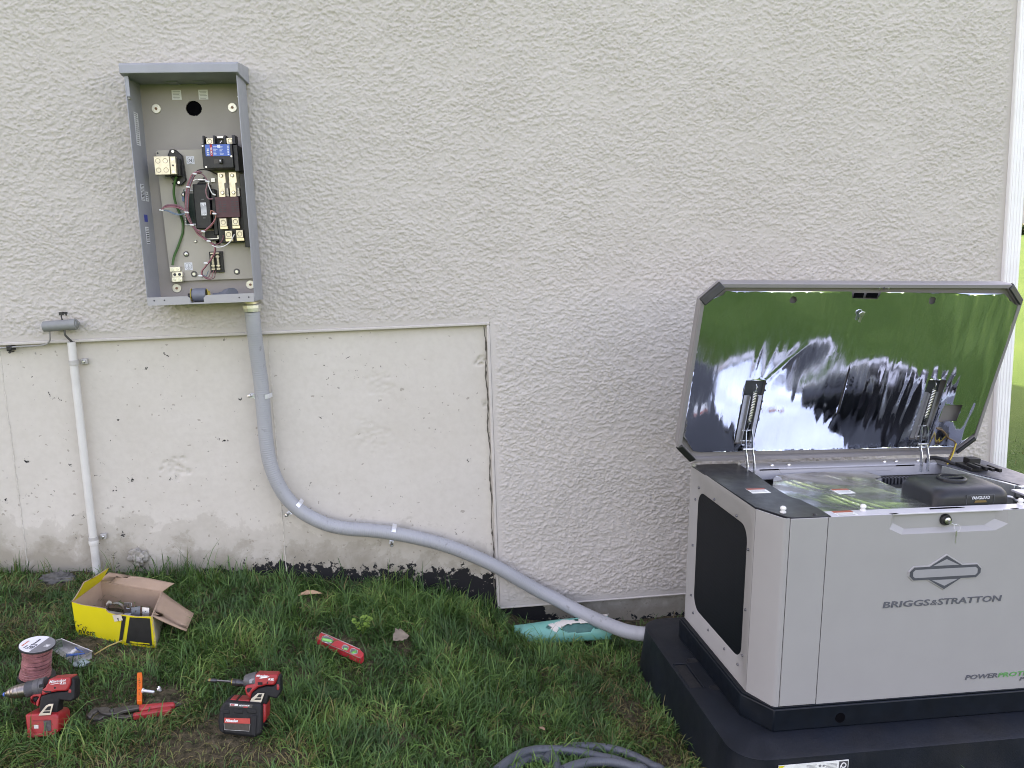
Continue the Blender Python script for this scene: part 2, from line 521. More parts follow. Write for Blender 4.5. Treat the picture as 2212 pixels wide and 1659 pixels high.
    # spalled patches
    for (px, pz, r, dep) in ((-.87, .545, .036, .0035), (-.16, .80, .04, .0016), (.195, .86, .018, .006), (.2, .72, .014, .005), (-.2, .62, .05, .0015)):
        rr = np.hypot((X - px), (Z - pz) * 1.0) / r + .35 * fft_noise(X.shape, .0055, .05, .05, int(abs(px * 1000)) + 40)
        n += dep * sstep(1 - rr, 0, .22) * (.8 + .55 * fft_noise(X.shape, .0055, .018, .018, 77))
    Y = .022 + n
    V = np.stack([X, Y, Z], -1).reshape(-1, 3)
    i = np.arange(len(V)).reshape(X.shape)
    q = np.stack([i[:-1, :-1], i[:-1, 1:], i[1:, 1:], i[1:, :-1]], -1).reshape(-1, 4)
    fo = grid_mesh('foundation', V, q, mat_concrete(), root)
    og = Z - gz(X, 0 * X)
    hi = np.interp(X, [-2, -1.3, -.9, -.6, -.3, 0, .15, .23, .3, .38, .40, .6], [-.035, -.03, -.005, .035, .05, .085, .12, .13, .14, .12, .02, .0])
    tarv = 1 - sstep(og - hi, -.045, .06)
    for nm, arr in (('over_ground', og), ('tar', tarv)):
        at = fo.data.attributes.new(nm, 'FLOAT', 'POINT'); at.data.foreach_set('value', arr.ravel().astype(np.float32))
    # ridges where form panels met
    for xr, z0, z1_ in ((-1.392, .24, .985), (-.529, .145, .985)):
        mb = MB(); pts = []
        nseg = 60
        for k in range(nseg + 1):
            z = z0 + (z1_ - z0) * k / nseg
            w = .0018 + .0014 * random.random(); dd = .0012 + .0022 * random.random() ** 2
            cx = xr + .0012 * random.uniform(-1, 1)
            pts.append([(cx - w, .0245, z), (cx - w * .3, .0215 - dd, z), (cx + w * .5, .0215 - dd * .8, z), (cx + w, .0245, z)])
        for k in range(nseg):
            a_, b_ = pts[k], pts[k + 1]
            for j in range(3): mb.add([a_[j], a_[j + 1], b_[j + 1], b_[j]], [(0, 1, 2, 3)])
        put(mb, 'form_ridge', M('concrete_ridge', (.53, .50, .44), .9, var=.2, scale=60), root)
    # open crack between concrete and stucco return
    mb = MB(); pts = []
    for k in range(90):
        z = -.06 + 1.05 * k / 89; w = .0010 + .0026 * random.random() ** 2
        cx = XS - .0165 + .0025 * sin(k * .4) + .0012 * random.uniform(-1, 1); pts.append(((cx - w, .0208, z), (cx + w, .0208, z)))
    for k in range(89):
        mb.add([pts[k][0], pts[k][1], pts[k + 1][1], pts[k + 1][0]], [(0, 1, 2, 3)])
    put(mb, 'crack', M('crack_dark', (.10, .09, .075), .95, var=.4, scale=90), root)
    # corner boards
    tm = M('white_trim', (.80, .80, .79), .45, var=.04, scale=12, bmp=.06, bscale=120)
    mb = MB()
    mb.bb(CORNER_X + .0005, CORNER_X + .058, -.019, .05, -.14, 4.85)
    put(mb, 'corner_trim', tm, root, bevel=.004)
    mb = MB()
    for k in range(4):
        mb.bb(CORNER_X + .008 + .012 * k, CORNER_X + .012 + .012 * k, -.0215, -.018, -.13, 4.84)
    put(mb, 'trim_bead', tm, root, bevel=.0012)
    # roof: hip roof with eaves and fascia
    mb = MB()
    e0, e1, f0, f1, zr = -9.5, CORNER_X + .45, -.45, 9.45, H
    rv = [(e0, f0, zr), (e1, f0, zr), (e1, f1, zr), (e0, f1, zr), (-5, 4.5, zr + 1.7), (-2.2, 4.5, zr + 1.7)]
    mb.add(rv, [(0, 1, 5, 4), (1, 2, 5), (2, 3, 4, 5), (3, 0, 4)])
    put(mb, 'roof', M('roof_shingle', (.13, .12, .115), .9, var=.3, scale=20, bmp=.6, bscale=60), root, smooth=0)
    mb = MB(); mb.bb(e0, e1, f0, f1, zr - .16, zr - .003)
    put(mb, 'soffit', tm, root, smooth=0)
    return root
build_house()

exec_after = []

# ================================================================== TRANSFER SWITCH BOX
GREY = M('grey_enclosure_paint', (.29, .30, .325), .42, var=.05, scale=14, bmp=.08, bscale=500)
GREYB = M('grey_back_paint', (.315, .285, .255), .5, var=.06, scale=9, bmp=.05, bscale=400)
BLK = M('black_plastic', (.009, .009, .010), .42, var=.3, scale=60, bmp=.08, bscale=700)
ZINC = M('zinc_plate', (.62, .62, .60), .32, 1.0, var=.12, scale=60, bmp=.05)
BRASS = M('tin_plated_lug', (.60, .545, .42), .36, .85, var=.12, scale=80, bmp=.08, bscale=500)
PAPER = M('sticker_white', (.70, .71, .72), .55, var=.05, scale=60)
INK = M('ink_dark', (.05, .05, .055), .6, var=.1)
WHT = M('white_plastic', (.72, .72, .70), .45, var=.06)

def build_box():
    x0, x1, z0, z1_, yf, yb = -.856, -.527, 1.113, 1.80, -.150, -.0150
    R = thing('electrical_box', 'open grey metal transfer switch box on the stucco with its wiring showing', 'electrical box', ((x0 + x1) / 2, 0, z0))
    P = lambda mb, n, m, par=R, **k: put(mb, n, m, par, **k)
    t = .0025
    # back panel: flat sheet with the knocked-out cable hole
    hc = (-.695, 1.724); hr = .0235
    outer = rrect(x0 + t, x1 - t, z0 + t, z1_, .001, 6)
    inner = [(hc[0] + (hr + .0018 * random.uniform(-1, .6)) * cos(2 * pi * k / 28 + .785), hc[1] + (hr + .0018 * random.uniform(-1, .6)) * sin(2 * pi * k / 28 + .785)) for k in range(28)]
    # order both loops by angle from the hole centre
    def by_angle(pts, n=28):
        out = []
        for k in range(n):
            a = 2 * pi * k / n + .01; dxx, dzz = cos(a), sin(a)
            ts = []
            for lim, dv, c in ((x0 + t, dxx, hc[0]), (x1 - t, dxx, hc[0]), (z0 + t, dzz, hc[1]), (z1_, dzz, hc[1])):
                if abs(dv) > 1e-6:
                    tt = (lim - c) / dv
                    if tt > 0: ts.append(tt)
            tt = min(ts); out.append((hc[0] + dxx * tt, hc[1] + dzz * tt))
        return out
    n = 96
    outer = by_angle(None, n)
    # snap nearest points to the true corners
    for cxn, czn in ((x0 + t, z0 + t), (x1 - t, z0 + t), (x0 + t, z1_), (x1 - t, z1_)):
        j = min(range(n), key=lambda k: (outer[k][0] - cxn) ** 2 + (outer[k][1] - czn) ** 2); outer[j] = (cxn, czn)
    inner = []
    for k in range(n):
        a = 2 * pi * k / n + .01
        low = .0035 * max(0, -sin(a)) * (.5 + .5 * random.random())
        rr = hr * 1.06 - low + .0008 * random.uniform(-1, 1); inner.append((hc[0] + rr * cos(a), hc[1] + rr * sin(a)))
    mb = MB(); mb.rings([[(a, yb, b) for a, b in outer], [(a, yb, b) for a, b in inner], [(a, yb + .006, b) for a, b in inner]])
    P(mb, 'back_panel', GREYB, smooth=20)
    mb = MB(); mb.disc((hc[0], yb + .0064, hc[1]), (0, 1, 0), hr * 1.3, .0005, 24)
    P(mb, 'cable_hole', M('hole_dark', (.002, .002, .003), .9, spec=.05))
    # side panels with a turned-in front lip
    mb = MB(); mb.bb(x0, x0 + t, yf, yb, z0, z1_); mb.bb(x0 + t, x0 + .012, yf, yf + .002, z1_ - .06, z1_)
    P(mb, 'side_panel', GREY, bevel=.0008)
    mb = MB(); mb.bb(x1 - t, x1, yf, yb, z0, z1_)
    P(mb, 'side_panel', GREY, bevel=.0008)
    mb = MB(); mb.bb(x0 + t + .0002, x1 - t - .0002, yf + .003, yb, z0, z0 + t)
    P(mb, 'bottom_panel', GREY, bevel=.0006)
    mb = MB()
    mb.bb(x0 + t, x0 + .006, yf + .01, yf + .03, z1_ - .064, z1_ - .061); P(mb, 'lip_tab', M('raw_steel', (.7, .7, .68), .35, 1.0)); mb = MB()
    mb.bb(x1 - .006, x1 - t, yf + .01, yf + .03, z1_ - .064, z1_ - .061)
    P(mb, 'lip_tab', M('raw_steel', (.7, .7, .68), .35, 1.0))
    # rain hood with sloping ends
    prof = [(yf - .016, 1.804), (yf - .016, 1.829), (yf - .010, 1.834), (-.001, 1.852), (-.001, 1.80 + .0002), (yf + .004, 1.80 + .0002)]
    mb = MB(); mb.prism([(x0 - .008, y, z) for y, z in prof], (x1 - x0 + .016, 0, 0))
    P(mb, 'rain_hood', GREY, bevel=.0015)
    # front lip at the bottom, notched
    zt = 1.1375
    nx0, nx1 = -.725, -.684
    pts = [(x0 + .001, z0 - .001), (x1 - .003, z0 - .001), (x1 - .003, zt + .002), (nx1 + .008, zt + .001), (nx1, zt - .007), (nx1, z0 + .0035), (nx0, z0 + .0035), (nx0, zt - .007), (nx0 - .008, zt), (x0 + .001, zt)]
    mb = MB(); mb.prism([(a, yf - .0012, b) for a, b in pts], (0, .002, 0))
    lip = P(mb, 'bottom_lip', M('grey_lip_paint', (.34, .335, .335), .45, var=.05, scale=20))
    for hx in (-.834, -.803, -.575, -.546):
        mb = MB(); mb.disc((hx, yf - .0012, 1.127), (0, -1, 0), .0026, .0005, 10); P(mb, 'screw_hole', INK, par=lip)
    # mounting washers
    for wx, wz in ((-.81, 1.726), (-.575, 1.726), (-.80, 1.159), (-.564, 1.162)):
        mb = MB(); c = np.array((wx, yb, wz)); mb.lathe(c, c + (0, -.0032, 0), [(0, .0148), (.6, .0148), (1, .0135)], 26)
        w = P(mb, 'washer', M('galvanised_washer', (.66, .645, .55), .42, .85, var=.1, scale=90))
        mb = MB(); mb.disc(c + (0, -.0032, 0), (0, -1, 0), .0042, .0026, 8); P(mb, 'bolt_head', M('rusty_bolt', (.30, .17, .11), .6, .4, var=.4, scale=300), par=w)
    # little white rating labels at the top
    for sx in (-.744, -.662):
        mb = MB(); mb.bb(sx - .0145, sx + .0145, yb - .0010, yb - .0002, 1.752, 1.782)
        lb = P(mb, 'rating_label', PAPER)
        mb = MB()
        for k in range(6):
            mb.bb(sx - .011 + .001 * (k % 2), sx + .011 - .003 * ((k * 7) % 3) / 2, yb - .0014, yb - .0010, 1.7775 - .0044 * k - .001, 1.7775 - .0044 * k)
        P(mb, 'print', M('ink_grey', (.2, .2, .2), .6), par=lb)
        mb = MB(); mb.bb(sx - .016, sx + .016, yb - .05, yb - .0015, 1.7975, 1.7990); P(mb, 'hood_stop', GREY)
    # stickers on the inside of the left side
    xi = x0 + t
    def side_label(zc, h, yc, w, stripes, mat=PAPER, bars=False, name='side_label'):
        mb = MB(); mb.bb(xi + .0002, xi + .0008, yc - w / 2, yc + w / 2, zc - h / 2, zc + h / 2)
        lb = P(mb, name, mat); mb = MB()
        for k in range(stripes):
            z = zc + h / 2 - h * (k + .7) / (stripes + .4); tk = h / stripes * (.28 if not bars else .2 + .4 * random.random())
            a = -w * .42; b_ = w * (.42 if bars else random.uniform(.1, .42))
            mb.bb(xi + .0008, xi + .0011, yc + a, yc + b_, z - tk / 2, z + tk / 2)
        P(mb, 'print', INK, par=lb); return lb
    side_label(1.655, .098, -.085, .036, 15)
    side_label(1.462, .05, -.095, .032, 11, bars=True, name='barcode_label')
    side_label(1.452, .03, -.055, .022, 4, name='barcode_label')
    side_label(1.33, .052, -.088, .03, 9, bars=True, name='barcode_label')
    mb = MB(); mb.bb(xi + .0002, xi + .0009, -.104, -.073, 1.372, 1.394); P(mb, 'blue_label', M('label_blue', (.03, .05, .28), .5))
    # sub-plate
    mb = MB()
    yp = yb - .012
    mb.prism([(-.822, yp, 1.592), (-.815, yp, 1.597), (-.532, yp, 1.598), (-.532, yp, 1.182), (-.814, yp, 1.182)], (0, .002, 0))
    pl = P(mb, 'mounting_plate', M('plate_zinc_paint', (.41, .375, .315), .45, var=.06, scale=12), bevel=.0006)
    ry = yp
    def stud(x, z, rb, knob=True):
        c = np.array((x, ry, z)); mb = MB(); mb.lathe(c, c + (0, -.002, 0), [(0, rb), (1, rb * .9)], 20)
        s = P(mb, 'dimple', M('dimple_dark', (.10, .095, .09), .5, .3))
        mb = MB()
        if knob: mb.lathe(c + (0, -.002, 0), c + (0, -.010, 0), [(0, .0055), (.3, .0055), (.35, .0035), (1, .003)], 8)
        else: mb.lathe(c + (0, -.002, 0), c + (0, -.004, 0), [(0, .0055), (1, .005)], 12)
        P(mb, 'stud', ZINC, par=s)
    stud(-.7455, 1.457, .0095); stud(-.757, 1.268, .0095); stud(-.541, 1.283, .0095)
    stud(-.738, 1.203, .0105, False); stud(-.602, 1.206, .0105, False)
    for sx, sz in ((-.816, 1.588), (-.778, 1.493), (-.680, 1.507)):
        mb = MB(); mb.disc((sx, ry, sz), (0, -1, 0), .003, .0006, 10); P(mb, 'screw_hole', INK)
    for sx, sz in ((-.724, 1.308), (-.713, 1.197)):
        mb = MB(); mb.lathe((sx, ry, sz), (sx, ry - .005, sz), [(0, .0052), (.6, .0052), (1, .003)], 10); P(mb, 'screw', ZINC)
    # symbols N and earth on white squares
    for sx, sz, kind in ((-.717, 1.564, 'N'), (-.7535, 1.2285, 'E')):
        mb = MB(); mb.bb(sx - .0125, sx + .0125, ry - .0010, ry - .0002, sz - .0125, sz + .0125); lb = P(mb, 'symbol_label', PAPER)
        mb = MB(); n = 28
        mb.rings([[(sx + r * cos(2 * pi * k / n), ry - .0014, sz + r * sin(2 * pi * k / n)) for k in range(n)] for r in (.0106, .0100)])
        if kind == 'E':
            mb.bb(sx - .0003, sx + .0003, ry - .0015, ry - .0010, sz - .002, sz + .007)
            for w, zz in ((.007, -.002), (.0045, -.0045), (.002, -.007)): mb.bb(sx - w, sx + w, ry - .0015, ry - .0010, sz + zz - .0003, sz + zz + .0003)
        P(mb, 'print', INK, par=lb)
        if kind == 'N': text('N', .0145, INK, lb, (sx, ry - .0012, sz - .0050), (1, 0, 0), (0, 0, 1), bold=.0, align='CENTER', local=False)
    # neutral block on its black insulator
    bz = ry
    mb = MB()
    mb.prism([(-.774, bz, 1.597), (-.758, bz, 1.597), (-.738, bz, 1.578), (-.733, bz, 1.50), (-.748, bz, 1.486), (-.762, bz, 1.486), (-.783, bz, 1.515), (-.786, bz, 1.57)], (0, -.016, 0))
    base = P(mb, 'insulator', BLK, bevel=.002)
    mb = MB(); mb.bb(-.790, -.742, bz - .038, bz - .0165, 1.512, 1.566); P(mb, 'insulator_body', BLK, par=base, bevel=.001)
    for sx, sz in ((-.764, 1.590), (-.755, 1.494)):
        mb = MB(); mb.disc((sx, bz - .016, sz), (0, -1, 0), .0045, .004, 10); P(mb, 'bolt_head', ZINC, par=base)
    yt = bz - .0385
    mb = MB(); mb.bb(-.811, -.7655, yt - .026, yt, 1.515, 1.571); lug = P(mb, 'neutral_lug', BRASS, bevel=.0008)
    mb = MB(); mb.bb(-.765, -.748, yt - .020, yt - .001, 1.516, 1.5705); lug2 = P(mb, 'neutral_lug', BRASS, bevel=.0008)
    def socket_screw(x, z, y, r, par):
        mb = MB(); mb.rings([[(x + q * cos(2 * pi * k / 18), y - h, z + q * sin(2 * pi * k / 18)) for k in range(18)] for q, h in ((r, .0002), (r * .98, .001), (r * .8, .0008), (r * .74, -.002))], close=True)
        s = P(mb, 'lug_screw', M('screw_bore', (.30, .27, .21), .45, .8), par=par)
    for sx in (-.7995, -.777):
        for sz in (1.557, 1.529): socket_screw(sx, sz, yt - .026, .0078, lug)
    for sz in (1.562, 1.523):
        mb = MB(); mb.disc((-.7565, yt - .020, sz), (0, -1, 0), .0042, .0008, 12); P(mb, 'screw', ZINC, par=lug2)
    mb = MB(); mb.disc((-.7565, yt - .020, 1.543), (0, -1, 0), .003, .0004, 10); P(mb, 'screw_hole', INK, par=lug2)
    # circuit breaker
    yk = -.112
    mb = MB(); mb.bb(-.659, -.5665, yk, ry, 1.529, 1.602); br = P(mb, 'circuit_breaker', BLK, bevel=.0015)
    mb = MB(); mb.bb(-.5662, -.553, yk + .01, ry, 1.520, 1.600); P(mb, 'breaker_side', BLK, par=br, bevel=.001)
    for a, b_ in ((-.655, -.651), (-.631 + .008, -.618), (-.590, -.5855), (-.566, -.557)):
        mb = MB(); mb.prism([(a, yk + .004, 1.6025), (a, yk + .006, 1.6285), (a, yk + .05, 1.6285), (a, yk + .05, 1.6025)], (b_ - a, 0, 0)); P(mb, 'barrier', BLK, par=br)
    mb = MB(); mb.bb(-.6508, -.5572, yk + .030, yk + .05, 1.6028, 1.621); P(mb, 'terminal_back', BLK, par=br)
    for lx in (-.6345, -.573):
        mb = MB(); mb.bb(lx - .0105, lx + .0105, yk + .008, yk + .0298, 1.603, 1.6205); l = P(mb, 'breaker_lug', BRASS, par=br, bevel=.0006)
    for lx in (-.6345, -.573):
        mb = MB(); mb.rings([[(lx + q * cos(2 * pi * k / 18), yk + .008 - h, 1.6115 + q * sin(2 * pi * k / 18)) for k in range(18)] for q, h in ((.0072, .0002), (.007, .001), (.0052, .0008), (.0045, -.001))], close=True)
        P(mb, 'lug_screw', M('screw_bore'), par=br)
    mb = MB(); mb.bb(-.612, -.594, yk + .012, yk + .029, 1.6215, 1.626); mb.tube([(-.604, yk + .012, 1.606), (-.598, yk + .010, 1.612), (-.594, yk + .013, 1.607)], .0018, 6)
    P(mb, 'wire_clip', M('raw_steel'), par=br)
    lbm = M('breaker_label_blue', (.045, .13, .44), .4, var=.06)
    mb = MB(); mb.bb(-.648, -.5735, yk - .0010, yk - .0002, 1.5655, 1.6005); lb = P(mb, 'breaker_label', lbm, par=br)
    mb = MB(); mb.bb(-.6335, -.6265, yk - .0015, yk - .0010, 1.5655, 1.6005); P(mb, 'red_stripe', M('label_red', (.45, .02, .03), .45), par=br)
    mb = MB()
    for k in range(7):
        for j in range(2):
            a = -.624 + .0145 * j * 1.3
            if k in (1, 2) and j == 0: a += .0
            mb.bb(a, a + random.uniform(.006, .014), yk - .0014, yk - .0010, 1.5688 + .0041 * k, 1.5688 + .0041 * k + .0011)
    for k in range(6): mb.bb(-.5815, -.5765, yk - .0014, yk - .0010, 1.568 + .005 * k, 1.571 + .005 * k)
    mb.bb(-.611, -.602, yk - .0016, yk - .0010, 1.590, 1.599)
    P(mb, 'label_print', M('print_pale', (.62, .68, .78), .5), par=br)
    text('E·T·N', .0085, WHT, br, (-.6375, yk - .0012, 1.568), (0, 0, 1), (-1, 0, 0), bold=.0004, local=False)
    text('CSR 25k', .0062, WHT, br, (-.628, yk - .0017, 1.570), (0, 0, 1), (-1, 0, 0), bold=.0002, local=False)
    mb = MB(); mb.bb(-.625, -.607, yk - .0004, yk - .0001, 1.543, 1.556); P(mb, 'toggle_slot', M('black_gloss', (.010, .010, .011), .25), par=br)
    mb = MB(); mb.bb(-.609, -.598, yk - .011, yk - .0005, 1.543, 1.557); P(mb, 'toggle', BLK, par=br, bevel=.001)
    mb = MB(); mb.bb(-.6055, -.602, yk - .0114, yk - .011, 1.548, 1.553); P(mb, 'toggle_mark', WHT, par=br)
    for sx, sz in ((-.655, 1.597), (-.650, 1.533), (-.571, 1.564)):
        mb = MB(); mb.disc((sx, yk - .0003, sz), (0, -1, 0), .0030, .001, 10); P(mb, 'screw', ZINC, par=br)
    # bus bars between breaker and contactor
    for bx_, j in ((-.6135, 0), (-.5795, 1)):
        mb = MB(); y = -.078
        mb.prism([(bx_ - .0115, y, 1.5185), (bx_ + .0115, y, 1.5185), (bx_ + .0115, y, 1.487), (bx_ + .0065, y, 1.485), (bx_ + .0065, y, 1.443), (bx_ - .0125, y, 1.443)], (0, .003, 0))
        b_ = P(mb, 'bus_bar', M('bus_bar_tin', (.62, .55, .42), .36, 1.0, var=.15, scale=70), bevel=.0005)
        for sz in (1.509, 1.456):
            mb = MB(); mb.lathe((bx_ - .001, y, sz), (bx_ - .001, y - .005, sz), [(0, .0062), (.6, .006), (1, .004)], 8); P(mb, 'bolt_head', M('bolt_pale', (.75, .70, .58), .35, 1.0), par=b_)
        mb = MB(); mb.bb(bx_ - .016, bx_ + .013, -.060, ry, 1.446, 1.472); P(mb, 'bus_support', M('pale_steel', (.55, .52, .47), .4, .9), par=b_)
    # contactor: maroon arc cover over a black body
    mb = MB(); mb.bb(-.642, -.560, -.060, ry, 1.300, 1.4445); ct = P(mb, 'contactor', BLK, bevel=.001)
    mb = MB(); mb.bb(-.5595, -.534, -.072, ry, 1.284, 1.515); P(mb, 'contactor_side', BLK, par=ct, bevel=.001)
    mb = MB(); mb.bb(-.6395, -.5665, -.080, -.0605, 1.379, 1.4435); mc = P(mb, 'arc_cover', M('maroon_plastic', (.085, .030, .034), .5, var=.1), bevel=.001)
    for j, cx in enumerate((-.6255, -.6115, -.5865, -.5725)):
        for k in range(5):
            mb = MB(); mb.bb(cx - .0045, cx + .0045, -.0806, -.0802, 1.4275 - .0074 * k - .0012, 1.4275 - .0074 * k + .0012); P(mb, 'slot', INK, par=mc)
    for lx, lz in ((-.6195, 1.364), (-.5815, 1.365), (-.606, 1.325), (-.5715, 1.326)):
        mb = MB(); mb.bb(lx - .0105, lx + .0105, -.084, -.062, lz - .012, lz + .012); l = P(mb, 'output_lug', BRASS, bevel=.0006)
        mb = MB(); mb.bb(lx - .0110, lx + .0125, -.082, -.062, lz - .0215, lz - .0125); P(mb, 'lug_foot', M('lug_foot_tin', (.72, .62, .42), .35, 1.0), par=l, bevel=.0005)
        mb = MB(); mb.rings([[(lx + q * cos(2 * pi * k / 18), -.084 - h, lz + q * sin(2 * pi * k / 18)) for k in range(18)] for q, h in ((.0078, .0002), (.0076, .001), (.006, .0008), (.0052, -.001))], close=True)
        P(mb, 'lug_screw', M('screw_bore'), par=l)
    # coil housing and control board
    mb = MB(); mb.bb(-.708, -.6585, -.068, ry, 1.346, 1.486); mb.bb(-.6583, -.643, -.055, ry, 1.325, 1.47)
    mb.prism([(-.700, -.05, 1.4865), (-.690, -.05, 1.497), (-.672, -.05, 1.497), (-.662, -.05, 1.4865)], (0, .03, 0))
    ch = P(mb, 'coil_housing', BLK, bevel=.003)
    for cz in (1.438, 1.380):
        mb = MB(); mb.bb(-.684, -.676, -.0686, -.0682, cz - .0014, cz + .0014); P(mb, 'slot', M('slot_grey', (.12, .12, .12), .5), par=ch)
    mb = MB(); mb.bb(-.688, -.671, -.0690, -.0683, 1.388, 1.428); lb = P(mb, 'coil_label', PAPER, par=ch)
    mb = MB()
    for k in range(5): mb.bb(-.6862 + .0032 * k, -.6850 + .0032 * k, -.0694, -.0690, 1.390 + .002 * (k % 2), 1.425 - .004 * (k % 3))
    P(mb, 'label_print', M('ink_grey'), par=ch)
    mb = MB(); mb.bb(-.7365, -.7345, -.072, ry, 1.362, 1.470); mb.bb(-.7343, -.7085, -.030, ry, 1.365, 1.46)
    P(mb, 'control_board', M('circuit_board', (.018, .045, .035), .4, var=.3, scale=120))
    mb = MB(); mb.bb(-.7465, -.7368, -.055, -.04, 1.434, 1.449); P(mb, 'terminal_plug', M('plug_blue', (.07, .14, .27), .4), bevel=.0006)
    for k in range(6):
        mb = MB(); mb.bb(-.742, -.737, -.062, -.056, 1.401 - .008 * k, 1.404 - .008 * k); P(mb, 'terminal_pin', WHT)
    for cz in (1.466, 1.3605):
        mb = MB(); mb.lathe((-.737, -.066, cz), (-.708, -.066, cz), [(0, .0026), (1, .0026)], 8); P(mb, 'standoff', M('nylon_grey', (.45, .45, .43), .4))
    mb = MB(); mb.tube(smooth_path([(-.716, -.05, 1.4965), (-.695, -.055, 1.5005), (-.674, -.05, 1.5), (-.66, -.045, 1.494)], 5), .0022, 6); mb.bb(-.657, -.645, -.035, ry, 1.494, 1.506)
    mb.bb(-.668, -.661, -.05, ry, 1.48, 1.497)
    P(mb, 'coil_bracket', M('raw_steel'))
    mb = MB(); mb.bb(-.690, -.650, -.040, ry, 1.308, 1.3395); P(mb, 'relay_box', BLK, bevel=.001)
    mb = MB(); mb.bb(-.694, -.647, -.045, -.0405, 1.3130, 1.3155); mb.bb(-.6495, -.647, -.045, -.0405, 1.3157, 1.336); mb.bb(-.66, -.646, -.022, ry, 1.295, 1.311); P(mb, 'relay_clip', M('raw_steel'))
    for k in range(2):
        mb = MB(); mb.lathe((-.6705 + .006, -.046, 1.437 + .006 * k), (-.645, -.046, 1.437 + .006 * k), [(0, .0022), (1, .0022)], 8); P(mb, 'resistor', M('copper_band', (.40, .17, .10), .35, .6))
    # fuse block with two fuses
    mb = MB(); mb.bb(-.6835, -.6405, -.036, ry, 1.206, 1.2735); fb = P(mb, 'fuse_block', BLK, bevel=.001)
    for fx in (-.671, -.655):
        mb = MB(); mb.lathe((fx, -.044, 1.262), (fx, -.044, 1.222), [(0, .0048), (.24, .0048), (.25, .0042), (.74, .0042), (.75, .0048), (1, .0048)], 12)
        P(mb, 'fuse', M('fuse_glass', (.50, .46, .36), .25, .5, var=.3, scale=160), par=fb)
        for cz in (1.268, 1.256, 1.228, 1.217):
            mb = MB(); mb.bb(fx - .0056, fx + .0056, -.049, -.0365, cz - .0022, cz + .0022); P(mb, 'fuse_clip', BRASS, par=fb, bevel=.0005)
    # earth bar
    for k, (zz, ox) in enumerate(((1.221, 0), (1.204, .006), (1.188, .004))):
        mb = MB(); mb.bb(-.807 + ox, -.775 + ox, -.050, -.030, zz - .0075, zz + .0075); e = P(mb, 'earth_bar', M('aluminium_bar', (.75, .72, .66), .35, 1.0, var=.08), bevel=.0006)
        for sx in (-.799, -.784):
            mb = MB(); mb.disc((sx + ox, -.050, zz), (0, -1, 0), .0048, .0006 if k == 1 else .002, 12); P(mb, 'bar_hole' if k == 1 else 'screw', INK if k == 1 else ZINC, par=e)
    mb = MB(); mb.bb(-.795, -.775, -.0298, ry, 1.184, 1.224); P(mb, 'bar_bracket', M('raw_steel'))
    # wires
    def wire(pts, r, mat, name='wire', per=7):
        w = [(*onz, ) for onz in pts]
        mb = MB(); mb.tube(smooth_path(w, per), r, 7); P(mb, name, mat)
    def w2(pts, y): return [tuple(on_y(*z2(a), (y if not hasattr(y, '__len__') else y[k]))) for k, a in enumerate(pts)]
    green = M('wire_green', (.045, .13, .035), .4)
    wire(w2([(775, 775), (750, 830), (730, 960), (735, 1080), (770, 1220), (840, 1390), (870, 1500), (868, 1640)], (-.06, -.055, -.05, -.045, -.04, -.035, -.03, -.03)) +
         [tuple(on_y(*z3(a), y)) for a, y in (((725, 400), -.03), ((670, 560), -.035), ((615, 700), -.04), ((595, 810), -.045))], .0041, green, 'green_wire')
    cols = [M('wire_pink', (.36, .13, .15), .4), M('wire_mauve', (.21, .10, .11), .4), M('wire_grey', (.26, .28, .33), .4), M('wire_maroon', (.16, .05, .06), .4), M('wire_bluegrey', (.12, .17, .21), .4)]
    trunk = [(1150, 690), (1040, 740), (985, 850), (950, 950), (940, 1060), (932, 1180), (930, 1320), (960, 1420), (1010, 1520), (1080, 1610), (1150, 1660)]
    for k in range(4):
        off = [(dx_ + 14 * (k - 1.5) * (1 if i_ < 8 else .7), dy_ + 5 * (k - 1.5)) for i_, (dx_, dy_) in enumerate(trunk)]
        wire(w2(off, -.086 - .002 * (k % 2)), .0019, cols[k])
    wire(w2([(1000, 790), (1050, 735), (1150, 725), (1215, 780), (1250, 850), (1240, 930), (1225, 1000), (1260, 1110), (1340, 1120)], -.085), .002, cols[1])
    wire(w2([(1060, 720), (1120, 670), (1250, 670), (1350, 710), (1410, 745)], (-.085, -.07, -.05, -.04, -.035)), .002, M('wire_black', (.05, .045, .045), .4))
    wire(w2([(1250, 850), (1285, 950), (1330, 1040), (1380, 1060), (1340, 1040)], -.085), .0017, WHT)
    wire(w2([(1245, 860), (1235, 960), (1240, 1050), (1265, 1110)], -.083), .0015, M('wire_olive', (.2, .2, .12), .4))
    for k, (c, o) in enumerate(((cols[3], 0), (cols[0], 18), (cols[1], -16), (cols[4], 75), (cols[4], 55))):
        if k < 3: wire(w2([(530, 1290 - .2 * o), (600, 1235 + o * .8), (720, 1225 + o), (830, 1250 + o), (925, 1310)], -.09), .0020, c)
        else: wire(w2([(530, 1295), (640, 1270 + o * .55), (730, 1300 + o * .7), (820, 1330 + o * .5), (925, 1340)], -.085), .0017, c)
    wire(w2([(1150, 1650), (1250, 1590), (1340, 1500), (1380, 1400), (1370, 1340), (1310, 1300), (1300, 1360)], -.082), .0021, M('wire_salmon', (.36, .15, .11), .4))
    wire(w2([(1000, 1520), (1090, 1600), (1190, 1615), (1290, 1540), (1370, 1440)], -.085), .0019, cols[0])
    def w3(pts, y): return [tuple(on_y(*z3(a), y)) for a in pts]
    for k in range(3):
        wire(w3([(860 + 10 * k, 300), (920 + 12 * k, 400), (1000 + 14 * k, 460), (1080 + 10 * k, 510), (1140 + 5 * k, 560), (1140 + 8 * k, 640), (1090 + 6 * k, 740), (1020 + 4 * k, 830), (975 + 5 * k, 890), (975 + 5 * k, 945)], -.075 + .002 * k), .0018, cols[(0, 3, 1)[k]])
